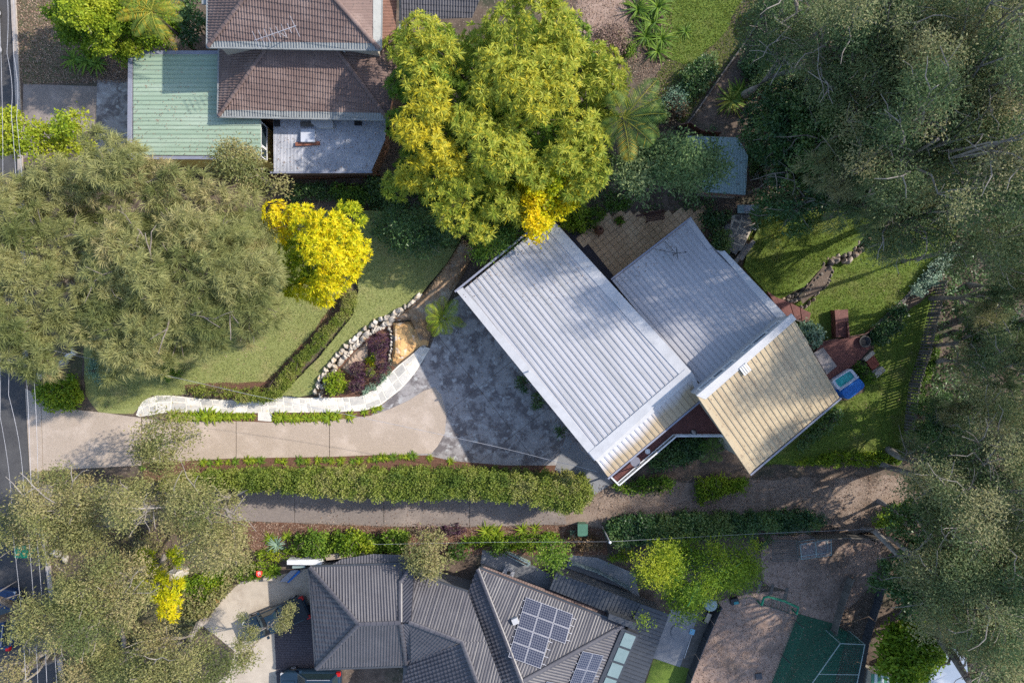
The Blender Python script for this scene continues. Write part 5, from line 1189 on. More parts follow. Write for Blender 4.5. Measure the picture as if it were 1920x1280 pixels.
# ------------------------------------------------------------------ cables
def cable(label, pts, r=.012, m=m_corr):
    q = [P(*p) for p in pts]; out = []
    for a, b in zip(q, q[1:]):
        n = 8
        for k in range(n): out.append(a.lerp(b, k/n)-Vector((0, 0, math.sin(math.pi*k/n)*.25)))
    out.append(q[-1]); o = MB().tube(out, r, 5).build('power_cable', m); return tag(o, label, 'cable', 'overhead cables')
cable('white overhead cable along the street, nearest the neighbour driveway at the top', [(6, -90, 9), (13, 100, 9), (21, 212, 8.8), (34, 560, 8.6), (57, 890, 8.8), (92, 1380, 9)], .013)
cable('second overhead cable from the street edge at the top left', [(16, -90, 9), (25, 100, 8.9), (31, 222, 8.7), (50, 560, 8.4), (72, 930, 8.5), (112, 1380, 9)], .012)
cable('overhead cable over the road, outermost on the left', [(-20, -90, 9), (-12, 500, 8.7), (0, 780, 8.7), (24, 1000, 8.8), (52, 1380, 9)])
cable('overhead cable crossing the road shadows at lower left', [(-6, -90, 9.3), (4, 500, 9.1), (16, 740, 9), (45, 920, 9), (74, 1380, 9.2)])
cable('service cable from the street to the bottom corner of the white roof', [(20, 640, 8.6), (470, 740, 6.2), (890, 828, 4.6), (1046, 866, 4.3), (1120, 884, 5.2)], .012)
o = MB().tube([POLE, POLE.lerp(P(1660, 990, 3.8), .5)-Vector((0, 0, .2)), P(1660, 990, 3.8)], .009, 5).build('power_cable', m_corr); tag(o, 'thin cable from the slim pole across the ivy hedge', 'cable', 'overhead cables')
o = MB().tube([POLE, POLE.lerp(P(700, 1020, 4.2), .5)-Vector((0, 0, .2)), P(700, 1020, 4.2)], .006, 5).build('power_cable', m_corr); tag(o, 'thin cable from the slim pole above the garden bed below the lane', 'cable', 'overhead cables')

# ------------------------------------------------------------------ vehicles
m_carb = M('navy_car_paint', (.012, .028, .05), rough=.22, spec=.7); m_tyre = S((.02, .02, .02), .8, name='tyre'); m_red = S((.5, .01, .01), .3, name='tail_light'); m_lamp = S((.6, .6, .62), .2, name='head_light')
m_cglass = M('car_glass', (.02, .035, .04), rough=.06, spec=.9)
def outline(L, W, n=7, nose=.16, taper=.86):
    pts = []
    for sx, sy in ((1, 1), (-1, 1), (-1, -1), (1, -1)):
        r = L*.13
        for k in range(n):
            a = k/(n-1)*math.pi/2
            ca, sa = (math.cos(a), math.sin(a)) if sx*sy > 0 else (math.sin(a), math.cos(a))
            pts.append((sx*(L/2-r+r*ca), sy*((W/2-r*.6)+r*.6*sa)))
    return pts
def car(label, px, py, rz, kind='suv', L=4.6, W=1.85, paint=None):
    paint = paint or m_carb; c = P(px, py, 0); t = thing('parked_car' if kind == 'suv' else 'parked_ute', tuple(c), label, 'car' if kind == 'suv' else 'ute'); r = Matrix.Rotation(rz, 3, 'Z')
    tr = lambda x, y, z: c+r @ Vector((x, y, z))
    o = outline(L, W); mb = MB(); lev = [(.28, .96), (.5, 1), (.85, 1), (.98, .955), (1.02, .90)]; n = len(o); V = []
    for z, s in lev: V += [tr(x*(1-(1-s)*.4), y*s, z-(.05 if x > L*.3 else 0)) for x, y in o]
    Fs = [(i*n+j, i*n+(j+1) % n, (i+1)*n+(j+1) % n, (i+1)*n+j) for i in range(len(lev)-1) for j in range(n)]+[tuple((len(lev)-1)*n+j for j in range(n))]
    mb.add(V, Fs); mb.build('body', paint, t, True)
    x0, x1 = (-L*.46, L*.20) if kind == 'suv' else (-L*.10, L*.24)
    hw = W*.455; tw = W*.36; zt = 1.62
    b = [(x1, hw), (x1, -hw), (x0, -hw), (x0, hw)]; f = .62 if kind == 'suv' else .55
    tp = [(x1-.78, tw), (x1-.78, -tw), (x0+.32, -tw), (x0+.32, tw)]
    MB().prism([tr(x, y, 0) for x, y in tp], zt-.03, zt).build('roof', paint, t)
    cab = MB().add([tr(x, y, 1.0) for x, y in b]+[tr(x, y, zt-.03) for x, y in tp], [(0, 1, 5, 4), (1, 2, 6, 5), (2, 3, 7, 6), (3, 0, 4, 7), (4, 5, 6, 7)]); cab.build('cabin', paint, t)
    def gl(name, ids):
        B = [tr(x, y, 1.0) for x, y in b]; T = [tr(x, y, zt-.03) for x, y in tp]; i, j = ids; q = [B[i], B[j], T[j], T[i]]; cen = sum(q, Vector())/4; no = (q[1]-q[0]).cross(q[2]-q[0]).normalized()
        if no.z < 0: no = -no
        obj(name, [cen+(p-cen)*.86+no*.012 for p in q], [(0, 1, 2, 3)], m_cglass, t)
    gl('windscreen', (0, 1)); gl('side_window', (1, 2)); gl('rear_window', (2, 3)); gl('side_window', (3, 0))
    if kind == 'suv':
        MB().prism([tr(x*.55-.2, y*.72, 0) for x, y in tp], zt, zt+.012).build('sunroof', m_cglass, t)
        for s in (1, -1): MB().tube([tr(x1-.9, s*(tw-.03), zt+.05), tr(x0+.45, s*(tw-.03), zt+.05)], .025, 6).build('roof_rail', m_alu, t)
    else:
        q = [(-L*.12, W*.44), (-L*.12, -W*.44), (-L*.48, -W*.44), (-L*.48, W*.44)]
        MB().prism([tr(x, y, 0) for x, y in q], 1.0, 1.12, inset=.03).build('tonneau_cover', M('tonneau', (.02, .026, .034), rough=.6), t)
        MB().beam(tr(-L*.14, -W*.4, 1.45), tr(-L*.14, W*.4, 1.45), .12, .1).beam(tr(-L*.14, W*.4, 1.1), tr(-L*.14, W*.4, 1.45), .1, .1).beam(tr(-L*.14, -W*.4, 1.1), tr(-L*.14, -W*.4, 1.45), .1, .1).build('sports_bar', paint, t)
    for x in (L*.31, -L*.31):
        for s in (1, -1):
            wl = MB().tube([tr(x, s*(W/2-.2), .34), tr(x, s*(W/2+.03), .34)], .34, 16).build('wheel', m_tyre, t); MB().tube([tr(x, s*(W/2+.03), .34), tr(x, s*(W/2+.04), .34)], .21, 12).build('rim', m_alu, wl)
    for s in (1, -1):
        MB().box(tr(L/2-.28, s*W*.36, .78), .4, .3, .16, rz).build('headlight', m_lamp, t); MB().box(tr(-L/2+.16, s*W*.41, .82), .3, .28, .26, rz).build('tail_light', m_red, t)
        MB().box(tr(x1-.25, s*(W/2+.08), 1.0), .16, .2, .14, rz).build('mirror', paint, t)
    MB().beam(tr(L*.25, 0, 1.03), tr(L*.46, 0, .985), .5, .01).build('bonnet_panel', paint, t)
    return t
car('dark navy car on the brick driveway, red tail light by the charcoal roof', 588, 1270, math.pi, L=4.7)
car('dark navy ute backed under the edge of the charcoal roof', 525, 1152, math.pi+.40, 'ute', L=5.2)
car('dark car at the top left corner of the street', -18, 62, math.pi/2+.03, paint=M('grey_car_paint', (.05, .055, .065), rough=.25, spec=.7))
car('dark blue car on the street under the bare gum limbs at lower left', 20, 1152, math.pi/2-.1, paint=M('blue_car_paint', (.01, .03, .09), rough=.25, spec=.7))
# ------------------------------------------------------------------ the big trees, outlined from where their crowns stand
def J(*a): return np.concatenate(a)
# she-oaks on the left
plant('she_oak', 'broad feathery olive she-oak spreading over the front lawn', 'tree', fill([(165, 395), (300, 385), (480, 392), (505, 430), (545, 520), (545, 565), (520, 605), (500, 645), (450, 655), (400, 665), (370, 695), (330, 682), (300, 700), (270, 742), (240, 690), (215, 718), (172, 705), (160, 560)], 10.5, 1.15, 1.35, 1, 3.2, 4.0, .42, .22, .8), 'needle', l_oak, m_bark, .34, 2.1, 1, nl=20, twigs=3, wander=16)
plant('she_oak', 'feathery olive she-oak overhanging the street at the left edge', 'tree', fill([(-40, 345), (150, 335), (168, 420), (165, 600), (140, 690), (110, 712), (60, 725), (40, 690), (-40, 700)], 10.5, 1.15, 1.35, 2, 3.0, 3.5, .42, .22, .8), 'needle', l_oak, m_bark, .32, 2.1, 2, nl=18, twigs=3, wander=10)
plant('she_oak', 'feathery she-oak between the green garage and the front lawn', 'tree', fill([(-20, 325), (90, 312), (150, 292), (172, 228), (222, 228), (245, 265), (300, 285), (380, 330), (450, 352), (520, 350), (530, 372), (480, 395), (150, 395), (-20, 370)], 10, 1.05, 1.25, 3, 2.5, 3, .45, .22, .7), 'needle', l_oak, m_bark, .3, 2.1, 3, nl=14)
plant('tree', 'pale yellow-green leafy tree by the neighbour driveway at the left edge', 'tree', fill([(-30, 212), (60, 208), (110, 228), (150, 205), (180, 232), (165, 290), (90, 305), (-30, 305)], 7.5, .9, 1.05, 4, 2, 2.5, .8, .15, .5), 'broad', l_lime, m_bark, .2, 5, 4)
plant('wattle', 'sparse pale wattle leaning over the edge of the green garage roof', 'tree', fill([(380, 312), (400, 285), (430, 268), (482, 275), (498, 310), (545, 345), (520, 368), (470, 360), (400, 355)], 7.0, .75, .95, 5, 1.5, 2, .65, .2, .5), 'gum', l_gumL, m_barkp, .14, 6, 5)
# autumn jacaranda
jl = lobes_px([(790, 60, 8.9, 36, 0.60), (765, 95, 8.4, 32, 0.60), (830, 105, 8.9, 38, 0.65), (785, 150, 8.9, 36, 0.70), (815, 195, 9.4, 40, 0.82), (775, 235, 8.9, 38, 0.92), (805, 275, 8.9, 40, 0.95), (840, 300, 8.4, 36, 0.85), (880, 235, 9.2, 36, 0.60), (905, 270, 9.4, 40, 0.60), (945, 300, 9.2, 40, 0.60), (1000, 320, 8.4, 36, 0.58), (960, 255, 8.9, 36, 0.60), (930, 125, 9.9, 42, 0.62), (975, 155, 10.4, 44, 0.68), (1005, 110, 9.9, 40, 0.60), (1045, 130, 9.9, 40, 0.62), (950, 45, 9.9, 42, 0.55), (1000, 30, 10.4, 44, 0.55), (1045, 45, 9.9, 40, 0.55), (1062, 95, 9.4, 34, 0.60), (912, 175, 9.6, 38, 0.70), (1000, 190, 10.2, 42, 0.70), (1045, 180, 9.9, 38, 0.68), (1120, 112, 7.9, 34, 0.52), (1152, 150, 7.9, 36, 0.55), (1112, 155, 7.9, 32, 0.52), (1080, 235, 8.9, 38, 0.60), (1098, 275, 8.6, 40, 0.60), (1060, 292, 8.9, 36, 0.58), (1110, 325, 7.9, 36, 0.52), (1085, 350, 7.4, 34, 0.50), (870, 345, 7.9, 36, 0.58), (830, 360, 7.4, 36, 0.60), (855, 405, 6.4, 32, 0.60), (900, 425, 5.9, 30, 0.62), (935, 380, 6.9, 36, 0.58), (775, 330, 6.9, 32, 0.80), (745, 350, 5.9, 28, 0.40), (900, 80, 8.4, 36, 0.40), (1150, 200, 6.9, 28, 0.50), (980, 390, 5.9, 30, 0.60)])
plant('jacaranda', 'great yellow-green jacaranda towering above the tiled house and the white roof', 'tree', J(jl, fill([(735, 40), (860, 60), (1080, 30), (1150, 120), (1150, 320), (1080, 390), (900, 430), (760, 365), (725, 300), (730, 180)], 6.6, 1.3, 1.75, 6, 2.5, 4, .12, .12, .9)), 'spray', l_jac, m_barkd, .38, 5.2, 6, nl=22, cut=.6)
plant('leafy_tree', 'small tree with orange-yellow leaves rising in front of the jacaranda over the white roof tip', 'tree', fill([(985, 300), (1060, 300), (1092, 345), (1085, 385), (1050, 400), (1035, 440), (1000, 455), (985, 420), (960, 375)], 8.0, .65, .75, 7, 2, 2.5, .66, .28, .5), 'broad', l_yel, m_barkp, .12, 5, 7, L=1.1)
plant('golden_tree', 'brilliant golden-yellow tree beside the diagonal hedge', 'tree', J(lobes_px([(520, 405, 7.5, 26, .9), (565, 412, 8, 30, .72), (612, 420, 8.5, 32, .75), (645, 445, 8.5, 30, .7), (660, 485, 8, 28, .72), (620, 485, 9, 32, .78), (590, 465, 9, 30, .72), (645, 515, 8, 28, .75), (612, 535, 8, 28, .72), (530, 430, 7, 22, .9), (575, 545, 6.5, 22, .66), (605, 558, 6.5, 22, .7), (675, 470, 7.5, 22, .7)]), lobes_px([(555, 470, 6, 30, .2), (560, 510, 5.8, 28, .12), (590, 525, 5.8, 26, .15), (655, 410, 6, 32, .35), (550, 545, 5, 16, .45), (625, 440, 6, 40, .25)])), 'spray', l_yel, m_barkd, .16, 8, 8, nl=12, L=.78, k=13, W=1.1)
plant('dark_tree', 'dark green tree in the shade between the golden tree and the sandstone bank', 'tree', fill([(685, 390), (850, 390), (862, 430), (830, 465), (790, 480), (745, 478), (705, 440)], 4.6, .8, 1.0, 9, 1.6, 2, .45, .2, .5), 'gum', l_dark, m_bark, .15, 4.5, 9)
plant('shrub', 'grey-green leafy shrub leaning over the gutter corner of the white roof', 'shrub', fill([(880, 440), (960, 405), (985, 430), (975, 460), (925, 475), (905, 495), (890, 480)], 5.2, .6, .75, 10, 1.4, 1.5, .5, .25, .3), 'gum', l_green, m_bark, .08, 6, 10)
# gums at the lower left
GL = [('olive gum tree beside the street at the lower left, above the green bin', [(-10, 965), (50, 890), (140, 868), (215, 930), (240, 990), (180, 1045), (110, 1050), (50, 1035), (-10, 1015)], 10), ('olive gum tree at the lower left corner of the outlined block', [(150, 900), (420, 895), (440, 970), (480, 1000), (495, 1045), (420, 1090), (370, 1060), (330, 1000), (260, 1010), (200, 960)], 11),
     ('olive gum tree over the bank left of the golden shrub', [(30, 1190), (60, 1100), (150, 1040), (270, 1040), (290, 1100), (280, 1150), (240, 1195), (130, 1235), (60, 1215)], 11.5), ('olive gum tree along the bottom edge near the pale driveway', [(130, 1220), (250, 1190), (330, 1185), (400, 1190), (450, 1235), (440, 1262), (380, 1300), (110, 1300)], 10), ('olive gum tree in the bottom left corner', [(-20, 1250), (50, 1235), (75, 1300), (-20, 1310)], 11)]
for i, (lb, poly, z) in enumerate(GL): plant('gum_tree', lb, 'tree', fill(poly, z, 1.05, 1.3, 20+i, 2.4, 3, .55, .25, .8), 'gum', l_gumL, m_barkp, .32, 3.6, 20+i, 'olive gums at the lower left', nl=16, k=38, L=.8, SP=.3, twigs=3, wander=4)
plant('gum_sapling', 'small airy gum tree standing in the driveway end beside the stone path', 'tree', fill([(252, 805), (300, 772), (348, 785), (372, 830), (385, 865), (340, 885), (250, 885), (240, 850)], 7.5, .75, .95, 30, 2, 2, .55, .2, .5), 'gum', l_gumL, m_barkp, .10, 3.4, 30)
plant('gum_sapling', 'spindly gum sprig hanging over the navy ute', 'tree', lobes_px([(540, 1152, 6, 11, .6), (532, 1168, 6, 11, .6), (545, 1138, 6, 8, .6), (522, 1175, 6, 8, .6), (470, 1188, 6, 14, .5), (455, 1160, 6, 8, .3), (448, 1202, 6, 10, .5)]), 'gum', l_gumL, m_barkp, .09, 16, 31, L=.6, SP=.16, base=tuple(P(505, 1180)))
plant('gum_sapling', 'narrow olive sapling by the pale round driveway edge at the bottom', 'tree', fill([(445, 1215), (475, 1215), (480, 1240), (455, 1255), (440, 1245)], 4, .5, .6, 32, .8, 1, .55, .2, .3), 'gum', l_gumL, m_bark, .06, 7, 32)
# golden shrub and ground shrubs on the bank
plant('golden_shrub', 'bright yellow-green feathery shrub next to the grey boulder', 'shrub', J(lobes_px([(275, 1048, 2.6, 20, .25), (330, 1045, 2.6, 18, .25), (262, 1080, 2.8, 18, .4), (300, 1082, 3, 16, .4), (320, 1100, 3, 20, .5), (318, 1125, 3, 20, .62), (318, 1145, 3, 18, .7), (296, 1110, 3, 16, .5)])), 'spray', l_yel, m_bark, .1, 8, 33, L=.8)
# top left
plant('green_tree', 'bright green leafy tree in the top left beside the palm', 'tree', J(fill([(120, -20), (225, -20), (235, 40), (250, 60), (235, 90), (190, 100), (150, 70), (125, 40)], 7.5, .9, 1.05, 40, 2, 2.2, .75, .2, .5), fill([(45, -20), (330, -20), (340, 60), (300, 95), (245, 92), (235, 108), (180, 112), (110, 78), (80, 20)], 5.2, .9, 1.05, 41, 1.5, 2, .3, .15, .4)), 'broad', l_lime, m_bark, .2, 8, 40, k=20)
plant('shrub', 'dark green shrub between the palm and the tiled house', 'shrub', fill([(345, -10), (385, -10), (388, 80), (350, 95), (320, 80)], 4, .7, .85, 42, 1, 1.4, .3, .2), 'broad', l_dark, m_bark, .08, 6, 42)
# middle top
plant('shade_tree', 'grey-green round tree beside the small shed behind the patio', 'tree', fill([(1128, 360), (1150, 300), (1190, 262), (1260, 250), (1320, 262), (1366, 300), (1355, 330), (1330, 362), (1260, 368), (1150, 372)], 8.5, .95, 1.2, 43, 2.4, 2.5, .5, .28, .8), 'gum', l_shade, m_bark, .22, 4.5, 43, k=26, L=1.2)
plant('glossy_tree', 'glossy dark green tree right of the shed', 'tree', fill([(1385, 240), (1400, 200), (1450, 160), (1480, 150), (1520, 170), (1565, 165), (1575, 200), (1560, 260), (1510, 295), (1440, 305), (1395, 285)], 7.0, .9, 1.05, 44, 2, 2.5, .45, .25, .5), 'broad', l_dark, m_bark, .2, 6, 44)
plant('bare_tree', 'leafless grey twiggy tree between the shed and the forest', 'tree', lobes_px([(1440, 340, 4, 34, .5)]), 'gum', l_brown, m_barkp, .09, .06, 45, nl=1)
tw = [o for o in bpy.data.objects if o.name == 'bare_tree'][0]; rd = random.Random(3); mb = MB(); b = P(1432, 345)
def twig(p, d, l, r, n):
    q = p+d*l; mb.tube([p, p.lerp(q, .5)+Vector((rd.uniform(-.05, .05), rd.uniform(-.05, .05), 0)), q], [r, r*.8, r*.55], 5)
    if n:
        for _ in range(3): twig(q, (d+Vector((rd.uniform(-1, 1), rd.uniform(-1, 1), rd.uniform(-.2, .5)))*.7).normalized(), l*.72, r*.6, n-1)
for k in range(6): twig(Vector((b.x, b.y, 1.5)), Vector((math.cos(k*1.05), math.sin(k*1.05), .9)).normalized(), .75, .045, 4)
mb.build('branch', m_barkp, tw)
def shrub(label, poly, z, r, lm, style='broad', seed=1, tint=.5, per=7, name='shrub', L=1.0, group=None, tv=.2, z0=0, k=None, cat='shrub', bm=m_barkd, W=1.0):
    l = fill(poly, z, r, r*1.15, seed, z*.35, r*2.2, tint, tv, .12); l[:, 2] = np.maximum(l[:, 2]+z0, r*.4)
    return plant(name, label, cat, l, style, lm, bm, .05+z*.01, per, seed, group, nl=min(6, len(l)), L=L, k=k, W=W, crown='foliage', stem='stem')
def ell(px, py, a, b=None, n=12):
    b = b or a; return [(px+a*math.cos(2*math.pi*i/n), py+b*math.sin(2*math.pi*i/n)) for i in range(n)]
# hedges
def hedge(label, poly, z, lm, seed, per=14, r=.42, L=.8, tint=.5):
    l = fill(poly, z, r, r*1.0, seed, .12, .3, tint, .25, .05 if z < 1.5 else .16, .7); l[:, 6] = np.clip(l[:, 6]+.22*np.sin(l[:, 0]*.45+seed)+.12*np.sin(l[:, 0]*1.7), 0, 1); lo = []; zz = z-r
    while zz > .2:
        c = l.copy(); c[:, 2] = zz; lo.append(c[::2]); zz -= .65
    return plant('hedge', label, 'hedge', J(l, *lo), 'broad', lm, m_barkd, .05, per, seed, nl=8, L=L, cut=.4, crown='foliage', stem='stem')
hedge('clipped green hedge running diagonally across the front lawn', [(648, 540), (668, 543), (666, 578), (626, 627), (566, 692), (524, 748), (495, 755), (452, 755), (430, 745), (455, 738), (500, 733), (536, 690), (600, 620), (640, 580)], 1.05, l_hedge, 50, 16, .3, .48, .62)
hedge('long tall hedge between the driveway and the lower lane', [(300, 893), (480, 886), (850, 884), (1100, 898), (1112, 930), (1085, 962), (1040, 958), (1000, 945), (930, 938), (860, 934), (700, 938), (560, 924), (440, 918), (300, 920)], 3.4, l_hedge, 51, 10, .42, .7, .5)
hedge('dark ivy-covered hedge along the far side of the dirt lane', [(1132, 985), (1180, 970), (1250, 968), (1400, 968), (1500, 964), (1552, 966), (1556, 984), (1500, 992), (1420, 998), (1330, 1008), (1240, 1016), (1150, 1022)], 2.0, l_dark, 52, 8, .45, .9, .55)
# bamboo
plant('bamboo', 'tall clump of bright green bamboo at the end of the charcoal house', 'bamboo', J(fill([(1190, 1060), (1225, 1020), (1330, 1008), (1425, 1022), (1436, 1075), (1395, 1112), (1345, 1118), (1290, 1165), (1262, 1160), (1245, 1110), (1195, 1095)], 6.2, .8, .95, 60, 2.2, 2.2, .3, .2, .7), lobes_px([(1215, 1055, 6.3, 22, .85), (1235, 1080, 6.3, 20, .9), (1250, 1045, 6, 22, .7), (1205, 1160, 4.5, 10, .4)])), 'gum', l_lime, m_gpaint, .06, 5, 60, nl=24, k=26, W=.8)

